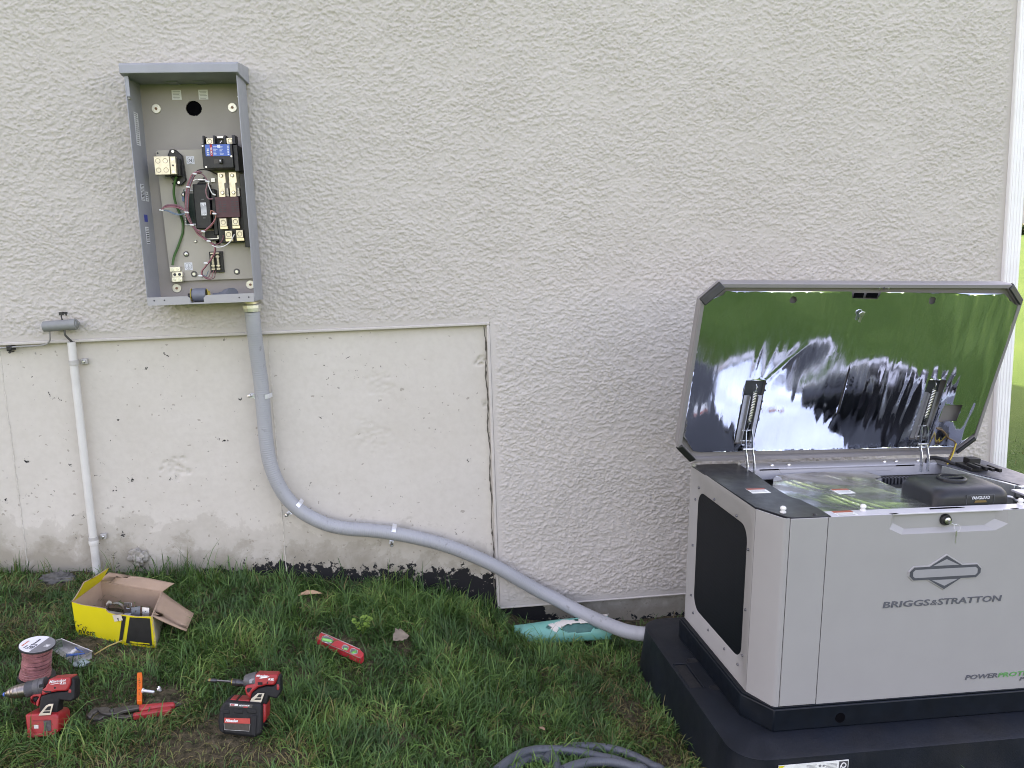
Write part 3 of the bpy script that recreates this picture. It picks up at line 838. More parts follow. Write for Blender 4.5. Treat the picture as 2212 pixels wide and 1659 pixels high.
    for k, ex in enumerate((1055, 1090, 1125, 1155)):
        wire(w3([(975, 935), (1020 + 10 * k, 950 + 14 * k), (ex - 20, 955 + 8 * k), (ex, 905), (ex + 10, 880)], -.06), .0013, cols[(4, 1, 0, 3)[k]])
    wire(w3([(1080, 510), (1150, 540), (1220, 515), (1255, 460), (1258, 420)], -.07), .0017, cols[3])
    wire(w3([(1110, 550), (1180, 575), (1270, 560), (1350, 500), (1405, 405)], -.09), .0016, WHT)
    for a, f in (((1055, 730), z2), ((950, 935), z2), ((930, 1330), z2), ((1010, 1525), z2), ((1185, 1625), z2), ((1255, 850), z2), ((1360, 1350), z2), ((535, 1295), z2), ((1068, 498), z3), ((960, 950), z3), ((1030, 785), z3)):
        c = np.array(on_y(*f(a), -.089)); mb = MB(); mb.lathe(c + (-.0062, 0, .001), c + (.0062, 0, -.001), [(0, .0022), (.25, .0032), (.75, .0032), (1, .0018)], 8); P(mb, 'cable_tie', WHT)
    return R
build_box()

# loose grey fittings lying on the floor of the box
def fittings():
    gp = M('grey_pvc', (.135, .15, .175), .45, var=.1, bmp=.05)
    ye = M('yellow_ring', (.36, .28, .05), .5)
    z = 1.1158
    R = thing('conduit_fitting', 'dark grey straight conduit fitting with yellow rings in the notch of the box floor', 'conduit fitting', (-.70, -.10, z), 'grey fittings lying in the box')
    mb = MB(); mb.lathe((-.729, -.105, z + .022), (-.686, -.105, z + .022), [(0, .017), (.05, .0205), (.18, .0215), (.9, .0215), (1, .020)], 12); put(mb, 'body', gp, R)
    mb = MB(); mb.lathe((-.742, -.105, z + .019), (-.730, -.105, z + .019), [(0, .009), (.5, .010), (1, .012)], 14); put(mb, 'nozzle', BLK, R)
    mb = MB(); mb.lathe((-.7315, -.105, z + .022), (-.7295, -.105, z + .022), [(0, .0215), (1, .0215)], 16); put(mb, 'ring', ye, R)
    mb = MB(); mb.lathe((-.6855, -.104, z + .021), (-.677, -.100, z + .021), [(0, .0205), (.25, .0205), (.3, .014), (1, .013)], 16); put(mb, 'ring', ye, R)
    R = thing('conduit_fitting', 'dark grey curved conduit fitting lying right of the straight one in the box', 'conduit fitting', (-.635, -.07, z), 'grey fittings lying in the box')
    mb = MB(); mb.tube(smooth_path([(-.672, -.07, z + .015), (-.65, -.075, z + .016), (-.63, -.085, z + .018), (-.612, -.10, z + .02)], 5), [.010] * 5 + [.013] * 5 + [.019] * 6, 14); put(mb, 'body', gp, R, smooth=50)
    mb = MB(); mb.tube([(-.614, -.098, z + .0205), (-.603, -.110, z + .0205)], [.0205, .0205], 16); put(mb, 'collar', gp, R)
fittings()

# ================================================================== FLEXIBLE CONDUIT ON THE WALL
def conduit_mat(name, col):
    m, nt, b = nmat(name)
    f = noise(nt, 14, 5); f2 = noise(nt, 120, 4, .7)
    c = mixc(nt, f, tuple(x * .92 for x in col), tuple(min(1, x * 1.08) for x in col))
    c = mixc(nt, ramp(nt, noise(nt, 38, 6, .7), [(.60, 0.0), (.72, .55)]), c, (.10, .09, .08))
    nt.links.new(c, b.inputs['Base Color']); b.inputs['Roughness'].default_value = .42
    bump(nt, b, f2, .08, .001)
    return m

def ribbed(path, r, pitch=.0075, amp=.0005, n=18):
    """resample a path evenly and swell it at every coil of the steel core"""
    P = np.array(path); L = np.concatenate([[0], np.cumsum(np.linalg.norm(np.diff(P, axis=0), axis=1))])
    m = int(L[-1] / (pitch / 4)); s = np.linspace(0, L[-1], m)
    Q = np.stack([np.interp(s, L, P[:, k]) for k in range(3)], -1)
    rs = r + amp * np.maximum(-.6, np.cos(2 * pi * s / pitch)) * (.6 + .4 * np.sin(s * 9) ** 2)
    return MB().tube(list(Q), list(rs), n)

CR = .0242
cpts = [(-.5565, -.062, 1.075), (-.5565, -.058, 1.02), (-.5560, -.042, .93), (-.553, -.031, .83), (-.553, -.029, .73), (-.552, -.029, .635), (-.543, -.029, .545), (-.513, -.029, .455),
        (-.458, -.029, .382), (-.377, -.029, .329), (-.300, -.029, .305), (-.229, -.029, .2945), (-.144, -.029, .277), (-.051, -.029, .251), (.043, -.029, .217), (.129, -.030, .176), (.217, -.034, .127)]
for a, Y in (((470, 40), -.040), ((650, 130), -.058), ((800, 210), -.090), ((960, 290), -.140), ((1120, 360), -.200), ((1280, 420), -.255), ((1400, 445), -.290)):
    cpts.append(tuple(on_y(*z7(a), Y)))
e = on_y(*z7((1480, 452)), -.312); cpts.append(tuple(e)); cpts.append((e[0] + .06, e[1] - .012, e[2] - .006))
cpath = smooth_path(cpts, 10)
def build_conduit():
    R = thing('flexible_conduit', 'long grey liquid-tight conduit curving down the wall from the box to the generator pad', 'conduit', cpts[0])
    put(ribbed(cpath, CR), 'hose', conduit_mat('conduit_grey', (.315, .325, .335)), R, smooth=60)
    x, y = cpts[0][0], cpts[0][1]
    zb = 1.1125
    mb = MB(); mb.lathe((x, y, zb - .001), (x, y, zb - .012), [(0, .021), (.25, .023), (.3, .025), (.6, .025), (.65, .021), (1, .021)], 24); nut = put(mb, 'lock_ring', BRASS, R)
    mb = MB(); mb.lathe((x, y, zb - .0125), (x, y, zb - .037), [(0, .027), (.12, .0295), (.55, .0295), (.6, .0275), (1, .0265)], 10); put(mb, 'gland_nut', M('gland_zinc', (.66, .65, .58), .36, .8, var=.2, scale=50), R, smooth=20)
build_conduit()

def build_straps():
    def frame(i):
        p = np.array(cpath[i]); t = np.array(cpath[i + 1]) - np.array(cpath[i - 1]); t /= np.linalg.norm(t)
        n = np.array((0, -1., 0)); s = np.cross(t, n); s /= np.linalg.norm(s); n = np.cross(s, t); return p, t, s, n
    spots = [(on_y(*z5((291, 503)), -.03), 'bright zinc strap around the straight upper part of the conduit, screw to its left', 1),
             (on_y(*z5((437, 1045)), -.03), 'bright zinc strap on the bend of the conduit with a bolt pointing down left', 1),
             (on_y(*z5((918, 1163)), -.03), 'bright zinc strap on the level lower run of the conduit', -1)]
    for (p0, lab, sg) in spots:
        i = min(range(1, len(cpath) - 1), key=lambda k: np.linalg.norm(np.array(cpath[k]) - p0))
        p, t, s, n = frame(i)
        R = thing('conduit_strap', lab, 'conduit strap', p, 'zinc straps holding the grey conduit')
        w = .0075
        # side pointing down-left carries the bolt
        sd_ = s if (s[2] < 0 or (abs(s[2]) < .3 and s[0] < 0)) else -s
        if abs(t[2]) > .9: sd_ = np.array((-1., 0, 0))
        for a0_, a1_ in ((-112, -28), (62, 112)):
            loops = []
            for k in range(15):
                a = radians(a0_ + (a1_ - a0_) * k / 14); r = CR + .0014
                q = p + r * (n * cos(a) + sd_ * sin(a)); o_ = .0014 * (n * cos(a) + sd_ * sin(a))
                loops.append([q - t * w, q + t * w, q + t * w + o_, q - t * w + o_])
            mb = MB(); mb.rings([l + [l[0]] for l in loops]); mb.add(loops[0], [(0, 1, 2, 3)]); mb.add(loops[-1], [(0, 1, 2, 3)])
            put(mb, 'band', M('bright_zinc', (.74, .76, .80), .36, .65, var=.1, scale=120), R)
        e0 = p + sd_ * (CR + .001) - n * .006
        mb = MB(); mb.prism([e0 - t * w, e0 + t * w, e0 + t * w + sd_ * .016, e0 - t * w + sd_ * .016], n * .002)
        mb.prism([e0 - t * w - n * .004, e0 + t * w - n * .004, e0 + t * w + sd_ * .016 - n * .004, e0 - t * w + sd_ * .016 - n * .004], -n * .002)
        put(mb, 'lug', M('bright_zinc'), R, bevel=.0005)
        c = e0 + sd_ * .009
        d1 = (n * .8 + sd_ * .5 - t * .2 * sg); d1 /= np.linalg.norm(d1)
        mb = MB(); mb.lathe(c - d1 * .004, c + d1 * .020, [(0, .0028), (.6, .0028), (.62, .0062), (.85, .0062), (.9, .004), (1, .003)], 8); put(mb, 'bolt', ZINC, R)
        c = p - sd_ * (CR + .002) + n * .004
        mb = MB(); mb.prism([c - t * w, c + t * w, c + t * w - sd_ * .004 - n * .02, c - t * w - sd_ * .004 - n * .02], sd_ * .0016); put(mb, 'heel', M('bright_zinc'), R)
build_straps()

# ================================================================== WHITE PIPE, JUNCTION CYLINDER AND CABLE ON THE LEFT
def left_pipe():
    pm = M('pvc_painted', (.62, .61, .575), .5, var=.07, scale=9, bmp=.05, dirt=.25)
    R = thing('downpipe', 'narrow off-white plastic pipe standing against the concrete at the left', 'pipe', (-1.157, -.006, .15))
    xp, yp = -1.157, -.006
    mb = MB(); mb.lathe((xp + .004, yp, .996), (xp, yp, .305), [(0, .0130), (.995, .0130), (1, .0125)], 22); put(mb, 'upper_length', pm, R)
    mb = MB(); mb.lathe((xp, yp, .319), (xp, yp, .300), [(0, .0145), (.3, .0160), (.7, .0160), (1, .0145)], 22); put(mb, 'coupling', pm, R)
    mb = MB(); mb.lathe((xp, yp, .302), (xp - .001, yp, .10), [(0, .0132), (1, .0132)], 22); put(mb, 'lower_length', M('pvc_scuffed', (.52, .51, .48), .6, var=.2, scale=14, dirt=.5), R)
    mb = MB(); mb.disc((xp + .004, yp, .9964), (0, 0, 1), .0112, .0003, 20); put(mb, 'pipe_mouth', INK, R)
    for z, lab in ((.928, 'white pipe clip near the top of the narrow off-white pipe'), (.322, 'white pipe clip beside the coupling low on the off-white pipe')):
        R2 = thing('pipe_clip', lab, 'pipe clip', (xp + .02, 0, z), 'clips holding the off-white pipe')
        cm = M('clip_white', (.42, .41, .385), .5, var=.1)
        xo = xp + (.004 if z > .5 else 0)
        mb = MB(); mb.rings([[(xo + r * cos(a), yp + r * sin(a), z + zz) for a in [radians(-200 + 240 * k / 20) for k in range(21)]] for r, zz in ((.0138, -.008), (.0156, -.008), (.0156, .008), (.0138, .008))]) if z > .5 else mb.lathe((xo, yp, z - .006), (xo, yp, z + .006), [(0, .0152), (1, .0152)], 20)
        put(mb, 'hoop', cm, R2)
        mb = MB(); mb.bb(xo + .017, xo + .038, .004, .0215, z - .009, z + .010); put(mb, 'ear', cm, R2, bevel=.003)
        mb = MB(); mb.lathe((xo + .028, .004, z + .001), (xo + .028, -.004, z + .001), [(0, .006), (.6, .006), (1, .003)], 8); put(mb, 'screw', ZINC, R2)
    # cylinder
    R3 = thing('junction_cylinder', 'small grey splice cylinder hanging from a hook just above the off-white pipe', 'splice case', (-1.165, -.036, 1.03))
    gm = M('splice_grey', (.215, .225, .22), .5, var=.1, scale=20, bmp=.05)
    mb = MB(); mb.lathe((-1.222, -.036, 1.052), (-1.118, -.036, 1.056), [(0, .012), (.02, .0170), (.80, .0170), (.81, .0182), (.985, .0182), (1, .015)], 26); put(mb, 'body', gm, R3)
    mb = MB(); mb.lathe((-1.1178, -.036, 1.056), (-1.1145, -.036, 1.056), [(0, .013), (1, .012)], 20); mb.bb(-1.118, -1.108, -.040, -.034, 1.055, 1.0615); put(mb, 'end_cap', gm, R3)
    mb = MB(); mb.tube(smooth_path([(-1.163, -.03, 1.07), (-1.166, -.028, 1.082), (-1.164, -.022, 1.094), (-1.158, -.012, 1.090), (-1.160, -.004, 1.084)], 5), .0022, 8); mb.bb(-1.172, -1.160, -.030, -.022, 1.086, 1.096); mb.bb(-1.158, -1.149, -.024, -.018, 1.090, 1.096); put(mb, 'hook', M('hook_black', (.02, .02, .02), .5), R3)
    dk = M('cable_dark', (.085, .085, .08), .5)
    lt = M('cable_grey', (.28, .275, .26), .5)
    mb = MB(); mb.tube(smooth_path([(-1.158, -.036, 1.038), (-1.158, -.034, 1.022), (-1.153, -.022, 1.008), (-1.150, -.008, .995), (-1.152, -.006, .98)], 6), .0035, 8); put(mb, 'cable_tail', dk, R3)
    pts = [(-1.205, -.034, 1.040), (-1.207, -.03, 1.022), (-1.214, -.02, 1.005), (-1.232, -.012, .992), (-1.27, -.006, .9885), (-1.33, -.006, .988), (-1.40, -.006, .985), (-1.50, -.006, .981), (-1.7, -.006, .975)]
    mb = MB(); mb.tube(smooth_path(pts, 7), .0026, 8); o = put(mb, 'cable', lt); tag(o, 'thin grey cable running left along the edge of the stucco', 'cable')
    R4 = thing('cable_clip', 'small black clip with a nail holding the thin grey cable at the left edge', 'cable clip', (-1.347, -.006, .978))
    mb = MB(); mb.bb(-1.355, -1.339, -.013, .0215, .975, .9925); put(mb, 'body', BLK, R4, bevel=.003)
    mb = MB(); mb.lathe((-1.347, .02, .971), (-1.347, -.010, .971), [(0, .002), (.85, .002), (.86, .004), (1, .004)], 8); put(mb, 'nail', M('hook_black'), R4)
left_pipe()

def rough_lump(name, c, rad, mat, label, cat, seed, sq=(1, 1, 1), amp=.35, sub=4, fine=9):
    bm = bmesh.new(); bmesh.ops.create_icosphere(bm, subdivisions=sub, radius=1.0)
    rg = random.Random(seed)
    from mathutils import noise as mn
    off = Vector((rg.random() * 50, rg.random() * 50, rg.random() * 50))
    for v in bm.verts:
        d = 1 + amp * mn.fractal(v.co * 1.6 + off, 1.0, 2.0, 3) + amp * .35 * mn.fractal(v.co * fine + off, .9, 2.0, 4)
        v.co = Vector((v.co.x * rad * sq[0] * d, v.co.y * rad * sq[1] * d, v.co.z * rad * sq[2] * d))
    me = bpy.data.meshes.new(name); bm.to_mesh(me); bm.free(); me.materials.append(mat)
    me.polygons.foreach_set('use_smooth', [True] * len(me.polygons))
    o = bpy.data.objects.new(name, me); link(o); o.location = c; return tag(o, label, cat)
rough_lump('mortar_lump', (-1.025, .014, .24), .026, M('mortar', (.32, .30, .26), .95, var=.3, scale=60, bmp=.8, bscale=160), 'rough crusty pale mortar lump stuck on the concrete low right of the pipe', 'mortar lump', 4, (1.0, .6, 1.05), .75, 4, 6)
rough_lump('rock', (-1.265, -.055, float(gz(-1.265, -.055)) + .008), .043, M('rock_grey', (.10, .096, .086), .95, var=.35, scale=30, bmp=.8, bscale=90), 'low flat grey rock in the soil at the wall, left of the pipe', 'rock', 8, (1.15, .6, .5), .7, 4, 5)

# ================================================================== STANDBY GENERATOR ON ITS PAD (both tilted a little down to the right)
TH, TI = radians(2.5), radians(2.4)
GO = np.array([.795, -.9905, 0.0])
GU = np.array([cos(TH) * cos(TI), sin(TH) * cos(TI), -sin(TI)])
GW = np.array([-sin(TH), cos(TH), 0.0])
GV = np.cross(GU, GW)
def g2w(p): return GO + GU * p[0] + GW * p[1] + GV * p[2]

PAINT = M('generator_paint', (.300, .295, .290), .38, var=.025, scale=10, bmp=.05, bscale=900)
SKID = M('skid_black', (.0030, .0058, .0098), .42, var=.25, scale=20, bmp=.06, bscale=400, spec=.25)
GBLK = M('generator_black', (.013, .015, .018), .40, var=.15, scale=20, bmp=.12, bscale=900, spec=.38)
RAIL = M('rail_paint', (.40, .40, .42), .4, var=.04, scale=14)

def foil_mat():
    m, nt, b = nmat('foil')
    b.inputs['Base Color'].default_value = (.76, .81, .88, 1); b.inputs['Metallic'].default_value = 1.0
    co = nt.nodes.new('ShaderNodeTexCoord').outputs['Object']
    mp = nt.nodes.new('ShaderNodeMapping'); mp.inputs['Scale'].default_value = (1.0, .22, .22); nt.links.new(co, mp.inputs[0])
    f = noise(nt, 60, 4, .6, mp.outputs[0], .4); f2 = noise(nt, 18, 3, .5, mp.outputs[0], .8)
    rr = ramp(nt, f, [(.35, .05), (.7, .16)]); nt.links.new(rr, b.inputs['Roughness'])
    h = math_(nt, 'ADD', math_(nt, 'MULTIPLY', f, .18), math_(nt, 'MULTIPLY', f2, .6))
    bump(nt, b, h, .5, .0022)
    return m
FOIL = foil_mat()

def build_pad():
    R = thing('generator_pad', 'black moulded plastic pad on the grass under the generator', 'pad', GO + GV * -.1, mat3=(GU, GW, GV))
    R.location = GO
    pm = M('pad_plastic', (.0055, .0085, .0135), .5, var=.3, scale=8, bmp=.25, bscale=350, dirt=.04, spec=.3)
    mb = MB()
    l1 = rrect(-.118, 1.10, -.125, .700, .085, 8); l2 = rrect(-.102, 1.084, -.113, .688, .082, 8); l3 = rrect(-.094, 1.076, -.105, .680, .078, 8)
    mb.rings([[(a, b, -.17) for a, b in l1], [(a, b, .004) for a, b in l2], [(a, b, .0115) for a, b in [(x * .9985, y * .9985) for x, y in l2]], [(a, b, .0146) for a, b in l3]], close=True)
    put(mb, 'pad_body', pm, R, local=True, smooth=50)
    # shallow carrying recess in the left border: a raised lip around a sunk floor
    rc = M('pad_recess', (.008, .009, .011), .6, var=.2)
    mb = MB(); mb.bb(-.0975, -.058, .228, .366, .0130, .0153); put(mb, 'carry_recess', pm, R, local=True, bevel=.001)
    mb = MB(); mb.bb(-.0935, -.062, .231, .3625, .0154, .0157); put(mb, 'recess_floor', rc, R, local=True)
    mb = MB(); mb.prism([(-.0975, .366, .0147), (-.0575, .366, .0147), (-.0575, .226, .0147), (-.0525, .226, .0147), (-.0525, .371, .0147), (-.0975, .371, .0147)], (0, 0, .0042)); put(mb, 'recess_lip', pm, R, local=True, bevel=.0015)
    for (a, b_) in ((-.030, .385), (-.022, .225)):
        mb = MB(); mb.rings([[(a + r * 1.25 * cos(2 * pi * k / 20), b_ + r * cos(0) * sin(2 * pi * k / 20), z) for k in range(20)] for r, z in ((.0155, .0150), (.0140, .0156), (.0130, .0148))], close=True)
        put(mb, 'drain_hole', rc, R, local=True)
    # rating label on the front
    f = MB(); f.bb(-.002, .180, -.1185, -.1165, -.075, -.002)
    lw = put(f, 'front_label', M('label_white', (.72, .74, .70), .4), R, local=True)
    mb = MB(); mb.prism([(-.002, -.1192, -.002), (.014, -.1192, -.002), (-.002, -.1192, -.016)], (0, .0005, 0)); put(mb, 'corner_mark', M('label_yellow', (.60, .52, .03), .4), lw, local=True)
    mb = MB(); mb.bb(.155, .178, -.1192, -.1186, -.073, -.004); put(mb, 'black_field', INK, lw, local=True)
    text('Q', .020, WHT, lw, (.160, -.1196, -.006), (0, 0, -1), (1, 0, 0), bold=.0003)
    mb = MB()
    for k in range(5):
        mb.bb(.122 - .004 * (k % 2), .150, -.1191, -.1186, -.007 - .0034 * k - .0011, -.007 - .0034 * k)
        mb.bb(.070, .096 - .003 * (k % 2), -.1191, -.1186, -.007 - .0030 * k - .0009, -.007 - .0030 * k)
    mb.disc((.105, -.1186, -.011), (0, -1, 0), .0035, .0006, 12); mb.bb(.112, .117, -.1191, -.1186, -.014, -.009)
    put(mb, 'print', M('ink_grey'), lw, local=True)
    mb = MB(); mb.disc((.064, -.1186, -.018), (0, -1, 0), .005, .0006, 12); put(mb, 'green_mark', M('mark_green', (.08, .35, .22), .5), lw, local=True)
    return R
build_pad()

def build_generator():
    R = thing('generator', 'light grey standby generator with its foil-lined lid raised', 'generator', GO, mat3=(GU, GW, GV))
    def P(mb, n, m, par=None, **k): return put(mb, n, m, par or R, local=True, **k)
    L = .955; D = .54; B = .0755; T = .577
    # --- skid frame
    mb = MB(); sk = [(-.016, .083), (.036, -.006), (L - .036, -.006), (L + .006, .083), (L + .006, D + .006), (-.016, D + .006)]
    mb.prism([(a, b, .0152) for a, b in sk], (0, 0, B - .0155))
    s = P(mb, 'skid', SKID, bevel=.003)
    mb = MB(); mb.prism([(a, b, B + .0002) for a, b in [(-.012, .083), (.036, -.002), (L - .036, -.002), (L + .002, .083), (L + .002, D), (-.012, D)]], (0, 0, .004)); P(mb, 'skid_flange', SKID, par=s, bevel=.001)
    mb = MB(); mb.disc((.219, -.0062, .040), (0, -1, 0), .0135, .0006, 20); P(mb, 'lifting_hole', M('hole_dark'), par=s)
    mb = MB(); mb.disc((.78, -.0062, .040), (0, -1, 0), .0135, .0006, 20); P(mb, 'lifting_hole', M('hole_dark'), par=s)
    b0 = B + .0045
    # --- left end panel: outer rim, embossed step, opening for the grille
    n = 6
    def ring(y0, y1, z0, z1_, r, x): return [(x, a, b) for a, b in rrect(y0, y1, z0, z1_, r, n)]
    mb = MB()
    mb.rings([ring(.084, D, b0, T, .001, 0), ring(.098, .532, b0 + .008, T - .012, .062, 0), ring(.108, .522, b0 + .018, T - .022, .055, .0055),
              ring(.136, .494, .134, .514, .045, .0055), ring(.140, .490, .138, .510, .043, .0085)])
    lp = P(mb, 'end_panel', PAINT, smooth=40)
    mb = MB(); mb.rings([ring(.134, .496, .132, .516, .047, .0082), ring(.20, .43, .2, .45, .02, .0086)], close=True)
    gm, nt, b = nmat('perforated_sheet')
    tc = nt.nodes.new('ShaderNodeTexCoord').outputs['Object']
    w = nd(nt, 'ShaderNodeTexVoronoi', Scale=260.0, Randomness=0.0); nt.links.new(tc, w.inputs['Vector'])
    c = ramp(nt, w.outputs['Distance'], [(.38, (.001, .0015, .002)), (.5, (.007, .010, .014))]); nt.links.new(c, b.inputs['Base Color']); b.inputs['Roughness'].default_value = .5; b.inputs['Specular IOR Level'].default_value = .12
    bump(nt, b, w.outputs['Distance'], .4, .001)
    P(mb, 'grille', gm, smooth=0)
    for a, b_ in ((.515, .525), (.530, .470), (.505, .330), (.505, .210)): pass
    for y, z in ((.480, .521), (.503, .478), (.508, .33), (.503, .17), (.480, .122), (.36, .122), (.24, .122), (.150, .122), (.360, .521), (.205, .521), (.125, .455), (.122, .29), (.126, .16)):
        mb = MB(); mb.lathe((.0055, y, z), (.0015, y, z), [(0, .0042), (.5, .0042), (1, .0028)], 8); P(mb, 'panel_screw', M('screw_dark', (.16, .16, .17), .4, .8), par=lp)
    # --- corner wrap, filler panel, front panel
    mb = MB(); mb.prism([(.0003, .0835, b0), (.0335, .007, b0), (.0415, .0005, b0), (.0505, .0003, b0), (.0505, .0030, b0), (.0425, .0035, b0), (.0365, .0095, b0), (.0035, .0835, b0)], (0, 0, T - b0))
    P(mb, 'corner_panel', PAINT, smooth=40)
    mb = MB(); mb.bb(.0525, .1512, 0, .004, b0, T - .001); P(mb, 'filler_panel', PAINT, bevel=.0012)
    # front panel with its pressed hand-hold
    x0, x1 = .1528, L - .055
    tl = T - .0005
    hx = [(.318, .5395), (.352, .5235), (.615, .5235), (.650, .5395)]
    hi = [(.334, .5505), (.366, .5345), (.590, .5345), (.620, .5505)]
    dep = .012
    def pt(a, w): return (a[0], w, a[1])
    mb = MB()
    O_ = [(x0, b0), (x1, b0), (x1, tl), (hx[3][0] - .004, tl), (hx[0][0] + .004, tl), (x0, tl)]
    # skin around the pocket
    mb.add([pt(p, 0) for p in [(x0, b0), (x1, b0), hx[2], hx[1]]], [(0, 1, 2, 3)])
    mb.add([pt(p, 0) for p in [(x0, b0), hx[1], hx[0], (hx[0][0] + .004, tl), (x0, tl)]], [(0, 1, 2, 3, 4)])
    mb.add([pt(p, 0) for p in [(x1, b0), (x1, tl), (hx[3][0] - .004, tl), hx[3], hx[2]]], [(0, 1, 2, 3, 4)])
    for i in range(3): mb.add([pt(hx[i], 0), pt(hx[i + 1], 0), pt(hi[i + 1], dep), pt(hi[i], dep)], [(0, 1, 2, 3)])
    mb.add([pt(hx[0], 0), pt(hi[0], dep), (hi[0][0] + .003, dep, tl), (hx[0][0] + .004, 0, tl)], [(0, 1, 2, 3)])
    mb.add([pt(hx[3], 0), (hx[3][0] - .004, 0, tl), (hi[3][0] - .003, dep, tl), pt(hi[3], dep)], [(0, 1, 2, 3)])
    mb.add([pt(p, dep) for p in [hi[0], hi[1], hi[2], hi[3], (hi[3][0] - .003, tl), (hi[0][0] + .003, tl)]], [tuple(range(6))])
    mb.add([(x0, 0, b0), (x0, 0, tl), (x0, .004, tl), (x0, .004, b0)], [(0, 1, 2, 3)]); mb.add([(x1, 0, b0), (x1, 0, tl), (x1, .004, tl), (x1, .004, b0)], [(0, 1, 2, 3)])
    fp = P(mb, 'front_panel', PAINT, smooth=25)
    mb = MB(); mb.bb(x1 + .002, L - .048, 0, .004, b0, T - .001); P(mb, 'filler_panel', PAINT, bevel=.001)
    mb = MB(); mb.prism([(L - .0475, 0, b0), (L - .038, .001, b0), (L - .0003, .083, b0), (L - .0003, D, b0), (L - .004, D, b0), (L - .004, .084, b0), (L - .041, .0045, b0), (L - .0475, .004, b0)], (0, 0, T - b0)); P(mb, 'end_panel', PAINT)
    mb = MB(); mb.bb(.001, L - .005, D - .004, D - .0002, b0, T - .02); P(mb, 'rear_panel', PAINT)
    # dark inside
    mb = MB(); mb.bb(.055, L - .055, .016, D - .006, b0, .44); P(mb, 'engine_bay', M('engine_bay_dark', (.02, .021, .024), .6, var=.4), smooth=0)
    # --- emblem pressed into the front panel, and lettering
    ec, ez = .4825, .418
    EM = M('emblem_dark', (.058, .062, .074), .45)
    def em_loop(hw, hh, ah, ch, dx):
        return [(-hw + ch, ah), (-dx, ah), (0, hh), (dx, ah), (hw - ch, ah), (hw, ah - ch), (hw, -ah + ch), (hw - ch, -ah), (dx, -ah), (0, -hh), (-dx, -ah), (-hw + ch, -ah), (-hw, -ah + ch), (-hw, ah - ch)]
    def loopw(l, w): return [(ec + a, w, ez + b_) for a, b_ in l]
    mb = MB(); mb.rings([loopw(em_loop(.1035, .0490, .0200, .013, .048), -.0002), loopw(em_loop(.1015, .0470, .0188, .012, .047), -.0026), loopw(em_loop(.100, .0455, .0177, .0115, .046), -.0026)], close=True)
    P(mb, 'emblem_field', PAINT, par=fp, smooth=20)
    mb = MB(); mb.rings([loopw(em_loop(.0995, .0450, .0172, .0115, .0455), -.0030), loopw(em_loop(.0995, .0450, .0172, .0115, .0455), -.0034)], close=True)
    emb = P(mb, 'emblem', EM, par=fp, smooth=0)
    EF = M('emblem_grey', (.27, .272, .28), .45, var=.03)
    mb = MB(); bar = [(-.0905, .0055), (-.0845, .0108), (.0845, .0108), (.0905, .0055), (.0905, -.0055), (.0845, -.0108), (-.0845, -.0108), (-.0905, -.0055)]
    mb.prism([(ec + a, -.0036, ez + b_) for a, b_ in bar], (0, .0002, 0)); 
    for sg in (1, -1): mb.prism([(ec - .036, -.0036, ez + sg * .0190), (ec + .036, -.0036, ez + sg * .0190), (ec, -.0036, ez + sg * .0358)], (0, .0002, 0))
    P(mb, 'emblem_face', EF, par=fp, smooth=0)
    EX = M('lettering_grey', (.085, .09, .105), .5)
    # BRIGGS & STRATTON, set as two words round a light ampersand to its measured width
    def fit(s, x0_, x1_, z, size, mat, bold=.0008, shear=.18, name='lettering'):
        o = text(s, size, mat, fp, (0, -.0012, z), (1, 0, 0), (0, 0, 1), name=name, bold=bold, shear=shear)
        xs = [v.co.x for v in o.data.vertices]; k = (x1_ - x0_) / (max(xs) - min(xs)); mn = min(xs)
        for v in o.data.vertices: v.co.x = x0_ + (v.co.x - mn) * k
        return o
    fit('BRIGGS', .317, .4475, .3305, .0232, EX, .0004, .10); fit('&', .449, .4685, .3305, .0205, EX, 0.0, .25); fit('STRATTON', .470, .6525, .3305, .0232, EX, .0004, .10)
    fit('POWER', .570, .6645, .1165, .0175, EX, .0003); fit('PROTECT', .6655, .795, .1165, .0175, M('lettering_green', (.07, .27, .085), .5), .0003)
    fit('PLUS', .731, .795, .103, .0125, EX, .0002)
    # --- key lock
    kc = np.array((.478, dep - .0002, .5545))
    mb = MB(); mb.lathe(kc, kc + (0, -.010, 0), [(0, .0150), (.5, .0150), (1, .0125)], 24); lk = P(mb, 'key_lock', BLK, par=fp)
    mb = MB(); mb.lathe(kc + (0, -.0102, 0), kc + (0, -.014, 0), [(0, .0082), (.7, .0082), (1, .0065)], 18); P(mb, 'lock_face', ZINC, par=fp)
    mb = MB(); mb.bb(.4755, .4800, -.012, -.0022, .550, .5575); mb.tube(smooth_path([(.4775, -.010, .552), (.485, -.012, .5485), (.494, -.013, .5475)], 4), .0014, 6); P(mb, 'key', ZINC, par=fp)
    mb = MB(); mb.tube([(.4965 + .0085 * cos(a), -.012 + .003 * sin(a), .5395 + .0085 * sin(a)) for a in [2 * pi * k / 20 for k in range(20)]], .0006, 5, closed=True); P(mb, 'key_ring', M('steel_bright', (.38, .38, .38), .3, 1.0), par=fp)
    mb = MB(); mb.bb(.4945, .4985, -.0115, -.0105, .517, .5315); mb.bb(.4955, .4972, -.0113, -.0107, .4985, .5168); P(mb, 'spare_key', ZINC, par=fp)
    # --- front rail (top ledge) with slots, ball pegs, warning labels
    mb = MB(); mb.bb(.1625, x1, .0045, .046, T - .004, T); mb.bb(.1625, x1, .044, .0462, T - .03, T - .0042)
    fr = P(mb, 'front_rail', M('rail_white', (.50, .50, .52), .36, var=.03, scale=14), bevel=.0010)
    mb = MB(); mb.prism([(.444, .026, T + .0003), (.45, .036, T + .0003), (.53, .038, T + .0003), (.5455, .028, T + .0003)], (0, 0, .0005)); P(mb, 'latch_slot', M('hole_dark'), par=fr)
